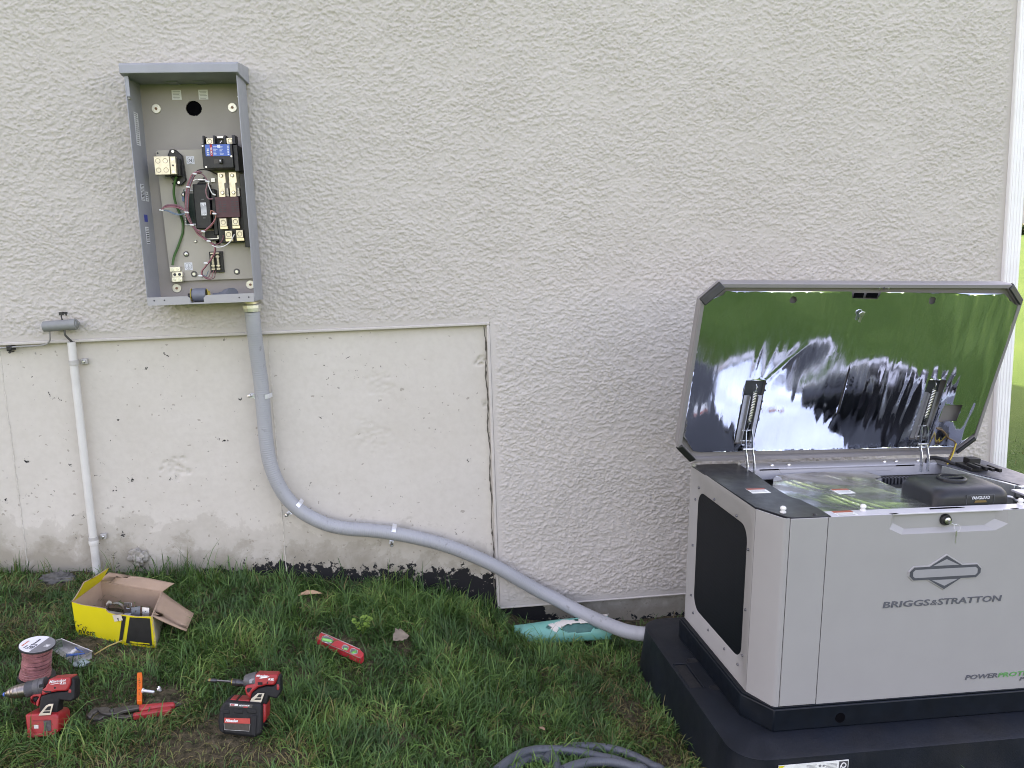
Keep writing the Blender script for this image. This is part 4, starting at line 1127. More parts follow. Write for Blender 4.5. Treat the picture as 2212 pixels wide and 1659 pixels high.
    for a in (.330, .668):
        mb = MB(); mb.prism([(a - .012, .006, T + .0003), (a + .008, .008, T + .0003), (a + .014, .006, T + .0003), (a, .001, T + .0003)], (0, 0, .0006)); P(mb, 'hook_slot', M('hole_dark'), par=fr)
    def peg(u, w_, z, par):
        mb = MB(); mb.lathe((u, w_, z), (u, w_, z + .0165), [(0, .0078), (.18, .0078), (.2, .0052), (.42, .0052), (.5, .0072), (.65, .0078), (.85, .0070), (1, .0042)], 14); P(mb, 'rubber_peg', M('peg_white', (.66, .66, .64), .35, var=.04), par=par)
    peg(.268, .040, T, fr); peg(.712, .038, T, fr)
    def warn(u0, u1, w0, w1, z, par):
        mb = MB(); mb.bb(u0, u1, w0, w1, z, z + .0006); lb = P(mb, 'warning_label', M('label_white'), par=par)
        mb = MB(); mb.bb(u0 + .0005, u1 - .0005, w1 - .014, w1 - .001, z + .0007, z + .001); P(mb, 'warning_strip', M('strip_red', (.34, .07, .04), .45), par=par)
        mb = MB()
        for k in range(4): mb.bb(u0 + .003, u1 - .004 - .004 * (k % 2), w1 - .019 - .0055 * k, w1 - .0178 - .0055 * k, z + .0007, z + .0009)
        P(mb, 'label_print', M('ink_grey'), par=par)
    # (the rail label hangs over the ledge edge)
    warn(.182, .236, .008, .043, T + .0002, fr)
    # --- black top cover over the left compartment
    cov = [(-.002, D - .01), (.010, D - .002), (.150, D - .002), (.150, .40), (.140, .30), (.139, .185), (.143, .168), (.154, .150), (.163, .070), (.1610, .0055), (.064, .0055), (.050, .012), (.012, .092), (.006, .10)]
    mb = MB(); mb.prism([(a, b_, T - .0035) for a, b_ in cov], (0, 0, .0045)); tc_ = P(mb, 'top_cover', GBLK, bevel=.0012)
    warn(.052, .105, .216, .262, T + .0012, tc_)
    peg(.055, .047, T + .001, tc_)
    mb = MB(); mb.lathe((.125, .018, T + .001), (.125, .018, T + .005), [(0, .006), (1, .004)], 8); P(mb, 'cover_screw', BLK, par=tc_)
    for a, b_ in ((-.004, D - .018), (.145, D - .01)):
        mb = MB(); mb.lathe((a + .006, b_, T + .001), (a + .006, b_, T + .008), [(0, .008), (.4, .008), (.45, .0045), (1, .0045)], 8); P(mb, 'cover_bolt', ZINC, par=tc_)
    # --- rear rail
    mb = MB(); mb.bb(.151, .80, .470, D - .0005, T - .003, T + .0005); mb.bb(.1512, .7998, .466, .4695, T - .034, T)
    mb.prism([(.19, .4655, T - .002), (.25, .4655, T - .002), (.26, .4655, T - .018), (.62, .4655, T - .018), (.64, .4655, T - .002), (.70, .4655, T - .002), (.70, .4655, T - .004), (.19, .4655, T - .004)], (0, .002, 0))
    rr = P(mb, 'rear_rail', RAIL, bevel=.001)
    for a in (.165, .245, .30, .62, .66, .735): 
        mb = MB(); mb.lathe((a, .50, T + .0006), (a, .50, T + .006), [(0, .0065), (.6, .006), (1, .004)], 8); P(mb, 'rail_bolt', ZINC, par=rr)
    # --- foil faced insulation board
    fb = [(.150, .300), (.205, .405), (.225, .432), (.30, .445), (.520, .450), (.533, .375), (.497, .352), (.497, .252), (.505, .244), (.546, .231), (.549, .075), (.53, .0475), (.172, .0475), (.168, .07), (.160, .155), (.147, .172)]
    from mathutils.geometry import delaunay_2d_cdt
    pts = [Vector(p) for p in fb]; ne = len(pts); rg = random.Random(2)
    inside = lambda q: sum(((fb[i][1] > q[1]) != (fb[i - 1][1] > q[1])) and (q[0] < (fb[i - 1][0] - fb[i][0]) * (q[1] - fb[i][1]) / (fb[i - 1][1] - fb[i][1] + 1e-12) + fb[i][0]) for i in range(ne)) % 2 == 1
    for i in range(66):
        for j in range(66):
            q = (.147 + .006 * i + rg.uniform(-.001, .001), .048 + .006 * j + rg.uniform(-.001, .001))
            if inside(q): pts.append(Vector(q))
    v2, _, f2, *_r = delaunay_2d_cdt(pts, [(i, (i + 1) % ne) for i in range(ne)], [], 1, 1e-6)
    zt = T - .010
    cre_scale = .75
    cre = [((.20, .41), (.34, .06), .0026), ((.23, .40), (.38, .05), .0016), ((.24, .30), (.30, .06), .0018), ((.36, .46), (.47, .20), .0010), ((.40, .12), (.55, .10), .0016), ((.44, .17), (.53, .06), .0018), ((.48, .15), (.55, .14), .0014), ((.19, .26), (.26, .06), .0014), ((.31, .30), (.50, .30), .0008)]
    def hgt(x, y):
        z = zt + .0012 * sin(x * 31 + 2 * sin(y * 17)) + .0009 * sin(y * 43 + x * 20)
        for (ax, ay), (bx_, by), am in cre:
            dx_, dy_ = bx_ - ax, by - ay; t = max(0, min(1, ((x - ax) * dx_ + (y - ay) * dy_) / (dx_ * dx_ + dy_ * dy_)))
            d_ = math.hypot(x - ax - t * dx_, y - ay - t * dy_); z += am * cre_scale * max(0, 1 - d_ / .006)
        r0 = math.hypot(x - .205, y - .405); z -= .022 * max(0, 1 - r0 / .05) ** 2
        return z
    mb = MB(); mb.add([(p.x, p.y, hgt(p.x, p.y)) for p in v2], [tuple(f) for f in f2])
    m2 = M('foil_board', (.78, .79, .80), .22, 1.0, var=.04, scale=12, bmp=.25, bscale=90)
    fo = P(mb, 'foil_board', m2, smooth=60)
    mb = MB(); mb.prism([(a, b_, zt - .022) for a, b_ in fb], (0, 0, .018)); P(mb, 'board_core', M('insulation_grey', (.3, .3, .3), .8), par=fo)
    warn(.302, .352, .212, .258, zt + .0022, fo)
    # --- engine air filter housing
    hx0, hx1, hw0, hw1 = .488, .707, .060, .232
    mb = MB()
    def fr_(i, z, r): return [(a, b_, z) for a, b_ in rrect(hx0 + i, hx1 - i, hw0 + i, hw1 - i, r, 6)]
    mb.rings([fr_(0, .50, .03), fr_(0, .590, .03), fr_(.002, .600, .032), fr_(.008, .609, .034), (fr_(.020, .615, .03)), fr_(.045, .6175, .02)], close=True)
    af = P(mb, 'air_filter_housing', GBLK, smooth=60)
    kc = (.592, .150, .6175)
    mb = MB(); n = 28
    mb.rings([[(kc[0] + r * cos(2 * pi * k / n), kc[1] + r * sin(2 * pi * k / n), kc[2] + h_) for k in range(n)] for r, h_ in ((.038, -.001), (.0375, .006), (.034, .0085), (.029, .0085), (.0285, .002))], close=True)
    mb.bb(kc[0] - .028, kc[0] + .028, kc[1] - .005, kc[1] + .005, kc[2] + .001, kc[2] + .008)
    P(mb, 'filter_knob', GBLK, par=af, bevel=.001)
    mb = MB(); 
    for q in (((.575, .648), (.603, .604)), ((.575, .648), (.5785, .5775))): pass
    mb.bb(.572, .652, hw0 - .0012, hw0 - .0002, .6000, .6010); mb.bb(.572, .5728, hw0 - .0012, hw0 - .0002, .5755, .5998); mb.bb(.6512, .652, hw0 - .0012, hw0 - .0002, .5755, .5998)
    bd = P(mb, 'badge_border', M('badge_grey', (.10, .11, .12), .4), par=af)
    o = text('VANGUARD', .0120, M('badge_silver', (.60, .62, .64), .4), af, (.612, hw0 - .0014, .5885), (1, 0, 0), (0, 0, 1), bold=.0001, align='CENTER', sx=.80)
    mb = MB(); mb.prism([(.595, hw0 - .0013, .5795), (.598, hw0 - .0013, .5853), (.628, hw0 - .0013, .5853), (.631, hw0 - .0013, .5795)], (0, .001, 0)); P(mb, 'gold_plate', M('badge_gold', (.16, .10, .03), .4), par=af)
    # engine shroud with cooling fins behind the housing
    mb = MB(); mb.bb(.545, .70, .255, .40, .44, .535); sh = P(mb, 'engine_shroud', GBLK, bevel=.004)
    for k in range(11):
        mb = MB(); mb.bb(.552 + .0115 * k, .558 + .0115 * k, .405, .425, .45, .552); P(mb, 'cooling_fin', M('fin_grey', (.10, .105, .115), .4, .6), par=sh)
    # --- right compartment: plate, divider, connector block, cable loop
    mb = MB(); mb.prism([(.812, D - .004, T - .002), (L - .005, D - .004, T - .002), (L - .005, .20, T - .002), (.855, .20, T - .002), (.775, .46, T - .002)], (0, 0, .003)); P(mb, 'right_cover', M('cover_bluegrey', (.085, .09, .105), .42, var=.1), bevel=.001)
    mb = MB(); mb.prism([(.768, .430, T + .001), (.776, .432, T + .001), (.842, .205, T + .001), (.832, .203, T + .001)], (0, 0, -.09)); P(mb, 'divider', M('divider_steel', (.42, .45, .44), .32, .6), bevel=.0012)
    mb = MB(); mb.bb(.834, L - .006, .180, .199, T - .03, T + .0015); P(mb, 'cross_rail', M('divider_steel'), bevel=.001)
    mb = MB(); mb.bb(.80, L - .05, .075, .178, T - .008, T - .002); wp = P(mb, 'white_tray', M('rail_white'), bevel=.001)
    mb = MB(); mb.lathe((.842, .15, T - .002), (.842, .15, T + .008), [(0, .008), (1, .006)], 6); P(mb, 'tray_bolt', M('screw_dark'), par=wp)
    mb = MB(); mb.bb(.862, .94, .085, .15, T - .0015, T + .016); P(mb, 'controller', BLK, bevel=.003)
    mb = MB(); mb.bb(.812, .868, .355, .43, T + .0012, T + .013); cb = P(mb, 'connector_block', BLK, bevel=.002)
    for k in range(4):
        mb = MB(); mb.bb(.816 + .013 * k, .825 + .013 * k, .330 - .012 * k, .385 - .012 * k, T + .0135, T + .022 + .002 * (k % 2)); P(mb, 'connector_plug', BLK, par=cb, bevel=.001)
    mb = MB(); mb.bb(.835, .872, .395, .425, T + .0135, T + .030); P(mb, 'relay', BLK, par=cb, bevel=.001)
    mb = MB(); mb.tube(smooth_path([(.745, .47, T - .005), (.765, .49, T + .010), (.79, .47, T + .014), (.812, .44, T + .006), (.82, .42, T + .004)], 6), .006, 9); P(mb, 'cable_loop', BLK)
    mb = MB(); mb.tube(smooth_path([(.70, .13, .57), (.74, .11, .575), (.77, .12, .56), (.80, .10, .56)], 5), .004, 8); P(mb, 'hose_bundle', M('wire_grey2', (.35, .36, .36), .35, .5))
    peg(.918, .045, T, R) if False else None

    # ------------------------------------------------------------ LID
    le = radians(17)
    E2 = np.array((0, -sin(le), cos(le))); N = np.array((0, -cos(le), -sin(le))); LO = np.array((-.034, .491, .598))
    def lp_(a, b_, c=0.0): return tuple(LO + np.array((a, 0, 0)) + E2 * b_ + N * c)
    A0, A1, B1 = -.036, .950, .566; ch = .052
    outer = [(A0 + ch, 0), (A1 - ch, 0), (A1, ch), (A1, B1 - ch), (A1 - ch, B1), (A0 + ch, B1), (A0, B1 - ch), (A0, ch)]
    def inset(l, d):
        cx, cy = (A0 + A1) / 2, B1 / 2
        return [(a + (d if a < cx else -d), b_ + (d if b_ < cy else -d)) for a, b_ in l]
    mb = MB()
    back1 = inset(outer, .004); back2 = inset(outer, .05)
    mb.rings([[lp_(a, b_, -.045) for a, b_ in back2], [lp_(a, b_, -.040) for a, b_ in back1], [lp_(a, b_, -.006) for a, b_ in outer], [lp_(a, b_, 0) for a, b_ in inset(outer, .002)],
              [lp_(a, b_, 0) for a, b_ in inset(outer, .012)], [lp_(a, b_, -.014) for a, b_ in inset(outer, .0125)], [lp_(a, b_, -.016) for a, b_ in inset(outer, .05)]], close=True)
    mb.add([lp_(a, b_, -.045) for a, b_ in back2], [tuple(range(8))])
    lid = P(mb, 'lid', M('lid_paint_shaded', (.22, .21, .21), .42, var=.04, scale=10), smooth=25)  # darker copy of the generator paint; the rim's shade is in the colour
    # foil lining with its notch, holes and slack wrinkles
    fl = [(-.022, .088), (.018, .036), (.045, .030), (.885, .028), (.935, .075), (.937, .500), (.922, .507), (.880, .537), (.495, .541), (.488, .520), (.412, .522), (.405, .542), (.035, .542), (.028, .530), (-.018, .515), (-.028, .497)]
    holes = []
    def rect_hole(x0, x1, y0, y1): holes.append([(x0, y0), (x1, y0), (x1, y1), (x0, y1)])
    rect_hole(.141, .203, .058, .270); rect_hole(.714, .772, .058, .268); rect_hole(.790, .853, .124, .182)
    for cx, cy in ((.235, .518), (.660, .516)):
        rgh = random.Random(int(cx * 1000)); holes.append([(cx + (.0105 + rgh.uniform(-.0015, .002)) * cos(2 * pi * k / 16), cy + (.0105 + rgh.uniform(-.0015, .002)) * sin(2 * pi * k / 16)) for k in range(16)])
    holes.append([(.450, .152), (.4575, .158), (.4575, .300), (.4545, .316), (.4515, .300), (.450, .20)])
    pts = [Vector(p) for p in fl]; edges = [(i, (i + 1) % len(fl)) for i in range(len(fl))]
    for h_ in holes:
        o0 = len(pts); pts += [Vector(p) for p in h_]; edges += [(o0 + i, o0 + (i + 1) % len(h_)) for i in range(len(h_))]
    def in_poly(q, poly):
        c_ = False
        for i in range(len(poly)):
            (xa, ya), (xb, yb_) = poly[i], poly[i - 1]
            if (ya > q[1]) != (yb_ > q[1]) and q[0] < (xb - xa) * (q[1] - ya) / (yb_ - ya + 1e-15) + xa: c_ = not c_
        return c_
    st = .0052
    gx = np.arange(-.03, .94, st); gy = np.arange(.03, .542, st)
    for x in gx:
        for y in gy:
            q = (x + RNG.uniform(-.0012, .0012), y + RNG.uniform(-.0012, .0012))
            if in_poly(q, fl) and not any(h_[0][0] - .02 < q[0] < h_[0][0] + .09 and in_poly(q, h_) for h_ in holes): pts.append(Vector(q))
    v2, _, f2, *_r = delaunay_2d_cdt(pts, edges, [], 0, 1e-6)
    keep = []
    for f in f2:
        q = (sum(v2[i].x for i in f) / 3, sum(v2[i].y for i in f) / 3)
        if in_poly(q, fl) and not any(in_poly(q, h_) for h_ in holes): keep.append(tuple(f))
    SH = (110, 200); dd = .005
    vert_w = fft_noise(SH, dd, .045, .30, 51, .5); fine_w = fft_noise(SH, dd, .020, .16, 52, .5); bil = fft_noise(SH, dd, .30, .26, 53, .5)
    def samp(F, x, y):
        i = min(max((y) / dd, 0), SH[0] - 2.001); j = min(max((x + .03) / dd, 0), SH[1] - 2.001)
        i0, j0 = int(i), int(j); a, b_ = i - i0, j - j0
        return (F[i0, j0] * (1 - a) * (1 - b_) + F[i0 + 1, j0] * a * (1 - b_) + F[i0, j0 + 1] * (1 - a) * b_ + F[i0 + 1, j0 + 1] * a * b_)
    creases = [((.155, .270), (.175, .44), .0035), ((.205, .27), (.305, .38), .0030), ((.19, .27), (.215, .40), .0028), ((.235, .40), (.245, .30), .0016), ((.765, .27), (.815, .52), .0040), ((.74, .27), (.70, .46), .0022), ((.795, .29), (.81, .40), .0030), ((.85, .53), (.80, .20), .0022), ((.90, .52), (.83, .24), .0020), ((.45, .15), (.40, .04), .0018), ((.62, .40), (.56, .13), .0012), ((.66, .36), (.62, .10), .0012)]
    def fh(x, y):
        right = min(1, max(0, (x - .50) / .3)); mid = math.exp(-((x - .62) / .16) ** 2) * math.exp(-((y - .2) / .14) ** 2)
        z = .0005 * samp(vert_w, x, y) * (.25 + .75 * right + .6 * mid) + .00020 * samp(fine_w, x, y) * (.4 + .6 * right + .8 * mid) + .0014 * samp(bil, x, y)
        z += .017 * math.exp(-((x - .80) / .13) ** 2) * sin(pi * min(1, max(0, (y - .03) / .51))) + .0007 * right * samp(vert_w, x, y)
        z += .006 * (1 - ((x - .45) / .49) ** 2) * max(0, 1 - ((y - .28) / .27) ** 2) * .5
        for (ax, ay), (bx_, by), am in creases:
            dx_, dy_ = bx_ - ax, by - ay; t = max(0, min(1, ((x - ax) * dx_ + (y - ay) * dy_) / (dx_ * dx_ + dy_ * dy_)))
            d_ = math.hypot(x - ax - t * dx_, y - ay - t * dy_); z += am * .5 * (1 - t * .7) * math.exp(-(d_ / .006) ** 2)
        return z
    mb = MB(); mb.add([lp_(p.x, p.y, -.0035 + fh(p.x, p.y)) for p in v2], keep)
    foil = P(mb, 'foil_lining', FOIL, par=lid, smooth=80)
    # corner guards of black rubber
    for (a, b_), (a2, b2) in (((A0, B1 - ch), (A0 + ch, B1)), ((A1 - ch, B1), (A1, B1 - ch)), ((A1, ch), (A1 - ch, 0)), ((A0 + ch, 0), (A0, ch))):
        p, q = np.array((a, b_)), np.array((a2, b2)); t = (q - p) / np.linalg.norm(q - p); nrm = np.array((t[1], -t[0])); cen = np.array(((A0 + A1) / 2, B1 / 2))
        if nrm @ (cen - p) < 0: nrm = -nrm
        p = p + t * .001; q = q - t * .001
        mb = MB()
        mb.prism([lp_(*(p - nrm * .004), -.014), lp_(*(q - nrm * .004), -.014), lp_(*(q + nrm * .016), -.003), lp_(*(p + nrm * .016), -.003)], N * .012)
        P(mb, 'corner_guard', M('rubber_black', (.016, .018, .017), .5, var=.2), par=lid, bevel=.003)
    # label-free details of the rim
    for a in (.484, .498, .512):
        mb = MB(); c = np.array(lp_(a, .5535, .0003)); mb.lathe(c, c + N * .002, [(0, .0032), (1, .0026)], 10); P(mb, 'rim_rivet', ZINC if a != .498 else INK, par=lid)
    for a0, a1 in ((.414, .444), (.452, .487)):
        mb = MB(); mb.prism([lp_(a0, .5235, -.0045), lp_(a1, .5235, -.0045), lp_(a1, .5375, -.0045), lp_(a0, .5375, -.0045)], N * .0012); P(mb, 'latch_opening', M('hole_dark'), par=lid)
    mb = MB(); mb.prism([lp_(.438, .480, .0030), lp_(.446, .486, .0030), lp_(.456, .484, .0030), lp_(.452, .468, .0030), lp_(.448, .452, .0030), lp_(.441, .456, .0030), lp_(.443, .468, .0030)], N * .004); P(mb, 'catch', ZINC, par=lid, bevel=.001)
    # spring channels, springs and hinge arms
    CHM = M('channel_steel', (.40, .41, .43), .35, .7, var=.08, scale=30)
    for a0, a1, off in ((.143, .201, 0), (.716, .770, 0)):
        mb = MB()
        mb.prism([lp_(a0, .062, -.0120), lp_(a1, .062, -.0120), lp_(a1, .266, -.0120), lp_(a0, .266, -.0120)], N * .0010); c = P(mb, 'spring_pocket', M('pocket_dark', (.03, .035, .04), .5), par=lid)
        mb = MB()
        for s0, s1 in ((a0 + .001, a0 + .017), (a1 - .017, a1 - .001)):
            mb.prism([lp_(s0, .064, -.0035), lp_(s1, .064, -.0035), lp_(s1, .222, -.0035), lp_(s0, .222, -.0035)], N * .0022)
            w0 = s0 + (.014 if s0 < (a0 + a1) / 2 else 0); mb.prism([lp_(w0, .064, -.0010), lp_(w0 + .002, .064, -.0010), lp_(w0 + .002, .222, -.0010), lp_(w0, .222, -.0010)], N * .010)
        P(mb, 'spring_channel', CHM, par=lid)
        mb = MB(); mx = (a0 + a1) / 2
        hp = [lp_(mx + .0055 * cos(2 * pi * k / 10), .135 + .103 * k / 200, .007 + .0055 * sin(2 * pi * k / 10)) for k in range(201)]
        mb.tube(hp, .0011, 5); mb.tube(smooth_path([lp_(mx, .238, .007), lp_(mx + .001, .246, .007), lp_(mx + .003, .252, .004), lp_(mx + .002, .258, -.001)], 4), .0012, 5); mb.tube([lp_(mx, .135, .007), lp_(mx - .001, .105, .006)], .0016, 6)
        P(mb, 'spring', M('spring_steel', (.62, .64, .66), .28, 1.0), par=lid)
        mb = MB(); mb.tube([lp_(a0 + .012, .108, .004), lp_(a1 - .012, .108, .004)], .0022, 8); mb.tube([lp_(a0 + .012, .072, .004), lp_(a1 - .012, .072, .004)], .0022, 8); P(mb, 'cross_pin', ZINC, par=lid)
        for du in (-.011, .011):
            path = [lp_(mx + du * .8, .112, .010), lp_(mx + du + .004, .085, .016), lp_(mx + du + .009, .050, .020)]
            base = (LO[0] + mx + du + .012, .448, T - .020)
            path += [tuple(np.array(path[-1]) * .5 + np.array(base) * .5 + np.array((.002, -.004, 0))), base]
            mb = MB(); pp = smooth_path(path, 4)
            for k in range(len(pp) - 1):
                q0, q1 = np.array(pp[k]), np.array(pp[k + 1]); tdir = q1 - q0; tdir /= np.linalg.norm(tdir); sdv = np.cross(tdir, (1, 0, 0)); sdv /= np.linalg.norm(sdv)
                mb.prism([q0 - sdv * .0055, q1 - sdv * .0055, q1 + sdv * .0055, q0 + sdv * .0055], (.002, 0, 0))
            P(mb, 'hinge_arm', M('hinge_zinc', (.62, .66, .70), .28, 1.0, var=.08), par=lid)
        mb = MB(); q = np.array(lp_(mx + .002, .052, .020)); mb.tube([q - (.012, 0, 0), q + (.022, 0, 0)], .004, 10); P(mb, 'hinge_pin', ZINC, par=lid)
    # lamp lead: brown and yellow twisted pair from the right hinge to the bay
    mb = MB(); c = lp_(.795, .098, .004); mb.tube(smooth_path([c, lp_(.815, .092, .010), lp_(.835, .070, .016), lp_(.862, .052, .020), (LO[0] + .846, .455, .60), (LO[0] + .826, .45, T - .01)], 6), .0026, 7); P(mb, 'lamp_lead', M('lead_brown', (.10, .06, .03), .5), par=lid)
    mb = MB(); mb.tube(smooth_path([lp_(.862, .054, .0235), (LO[0] + .850, .450, .605), (LO[0] + .829, .447, T - .008)], 6), .0018, 6); P(mb, 'lamp_lead', M('lead_yellow', (.50, .36, .03), .5), par=lid)
    return R
build_generator()

# ================================================================== THINGS ON THE GRASS
YEL = M('box_yellow', (.62, .52, .008), .55, var=.05, scale=12, dirt=.12)
CARD = M('cardboard', (.36, .245, .17), .85, var=.07, scale=25, bmp=.1, bscale=400)
BOXB = M('box_black', (.016, .016, .014), .5, var=.2)

def build_carton():
    FL, FR, BR, BL = [np.array(p) for p in ((-1.089, -.378, .250), (-.835, -.459, .220), (-.857, -.289, .225), (-1.058, -.238, .256))]
    h = np.array((.003, 0, -.112)); t = .0035
    c4 = (FL + FR + BR + BL) / 4 + h
    R = thing('cardboard_box', 'open yellow and black cardboard box with its flaps up, holding zinc clamps', 'cardboard box', c4)
    P = lambda mb, n, m, par=R, **k: put(mb, n, m, par, **k)
    def wall(a, b, name, inner=CARD, outer=YEL, cut=None):
        top = [a, b] if cut is None else [a + (b - a) * s + np.array((0, 0, -d)) for s, d in cut]
        loop = [a + h, b + h] + list(reversed(top))
        nrm = np.cross(b - a, np.array((0, 0, 1.0))); nrm /= np.linalg.norm(nrm)
        mb = MB(); mb.prism(loop, -nrm * t); w = P(mb, name, inner, smooth=0)
        mb = MB(); mb.prism([p + nrm * .0004 for p in loop], nrm * .0004); P(mb, 'printed_face', outer, par=w, smooth=0)
        return w, nrm
    fw_, fn = wall(FL, FR, 'front_wall', cut=[(0, 0), (.12, .004), (.30, .003), (.42, .003), (.45, .013), (.55, .016), (.62, .012), (.80, .010), (1, 0)])
    wall(FR, BR, 'side_wall', outer=M('box_pale_print', (.42, .40, .30), .6, var=.25, scale=30))
    wall(BR, BL, 'back_wall'); wall(BL, FL, 'side_wall')
    mb = MB(); mb.slab([FL + h * .98, FR + h * .98, BR + h * .98, BL + h * .98], .003); P(mb, 'floor', CARD, smooth=0)
    # black fields and lettering on the front, laid on the printed face
    n0 = FL + fn * .0012
    def F(a): return on_plane(*z6(a), n0, fn)
    mb = MB(); mb.prism([F(a) for a in ((890, 775), (938, 782), (890, 1090), (848, 1088))], fn * .0003); mb.prism([F(a) for a in ((982, 792), (1233, 806), (1262, 1150), (936, 1112))], fn * .0003)
    P(mb, 'black_print', BOXB, par=fw_, smooth=0)
    mb = MB(); mb.prism([F(a) + fn * .0004 for a in ((985, 1090), (1230, 1118), (1231, 1130), (985, 1103))], fn * .0003); mb.prism([F(a) + fn * .0004 for a in ((1010, 1108), (1150, 1122), (1150, 1128), (1010, 1114))], fn * .0003); P(mb, 'yellow_print', YEL, par=fw_, smooth=0)
    xd = (FR - FL); xd /= np.linalg.norm(xd); ud = np.cross(fn, xd); ud = ud if ud[2] > 0 else -ud
    text('nVent', .0235, BOXB, fw_, tuple(F((345, 985))), xd, ud, bold=.0001, local=False)
    mb = MB()
    for a in ((400, 905, 415, 930), (428, 902, 426, 928), (452, 912, 438, 934), (385, 925, 402, 940), (325, 900, 385, 878), (335, 880, 350, 915)):
        p, q = F(a[:2]), F(a[2:]); mb.tube([p, q], .0007, 5)
    P(mb, 'spark_print', BOXB, par=fw_)
    # flaps
    def flap(a, b, c, d, name, m_in, m_out, lab=None):
        q = [np.array(p, float) for p in (a, b, c, d)]
        # slightly bowed board, two faces
        m = 6; top = []; n = np.cross(q[1] - q[0], q[3] - q[0]); n /= np.linalg.norm(n)
        mb = MB(); 
        for i in range(m):
            for j in range(m):
                def pt(u, v):
                    e = (q[0] * (1 - u) + q[1] * u) * (1 - v) + (q[3] * (1 - u) + q[2] * u) * v
                    return e + n * (.006 * v * (1 - v) * 1.0 + .003 * sin(u * pi) * v)
                u0, u1, v0, v1 = i / m, (i + 1) / m, j / m, (j + 1) / m
                p4 = [pt(u0, v0), pt(u1, v0), pt(u1, v1), pt(u0, v1)]
                mb.add(p4, [(0, 1, 2, 3)])
        f = P(mb, name, m_in, smooth=60); s = f.modifiers.new('board', 'SOLIDIFY'); s.thickness = .003; s.offset = 0
        bm = bmesh.new(); bm.from_mesh(f.data); bmesh.ops.remove_doubles(bm, verts=bm.verts, dist=1e-5); bm.to_mesh(f.data); bm.free()
        mb2 = MB()
        mb2.add([tuple(v.co) for v in f.data.vertices], [tuple(p.vertices) for p in f.data.polygons])
        if m_out is not None:
            g = put(MB().add([np.array(v) + np.array(wroot(f).translation) for v in mb2.v], mb2.f), 'printed_face', m_out, f, smooth=60)
            for v, w in zip(g.data.vertices, f.data.vertices): v.co = w.co + Vector(n) * m_out_sign[0]
        if lab: f['label'] = lab
        return f
    m_out_sign = [.0019]
    lo, li = np.array((-1.055, -.362, .303)), np.array((-1.038, -.214, .290))
    flap(FL, BL, li, lo, 'flap', CARD, YEL, 'yellow flap standing up at the left')
    ro, ri = np.array((-.747, -.446, .160)), np.array((-.753, -.338, .166))
    m_out_sign[0] = .0019
    flap(FR + (.001, 0, 0), BR + (.001, 0, 0), ri, ro, 'flap', CARD, None)
    b1, b2 = on_z(*z6((725, 238)), .262), on_z(*z6((1537, 372)), .240)
    flap(BL, BR, b2, b1, 'flap', CARD, None)
    mb = MB(); p = [F(a) + fn * .003 for a in ((778, 755), (885, 760), (905, 822), (805, 838))]; mb.prism(p, fn * .0015); tg = P(mb, 'torn_tag', M('torn_paper', (.52, .47, .38), .8, var=.15), smooth=0)
    mb = MB(); mb.prism([F(a) + fn * .0048 for a in ((838, 790), (855, 792), (858, 830), (848, 822))], fn * .0004); P(mb, 'tag_print', INK, par=tg)
    return FL, FR, BR, BL, h
CARTON = build_carton()

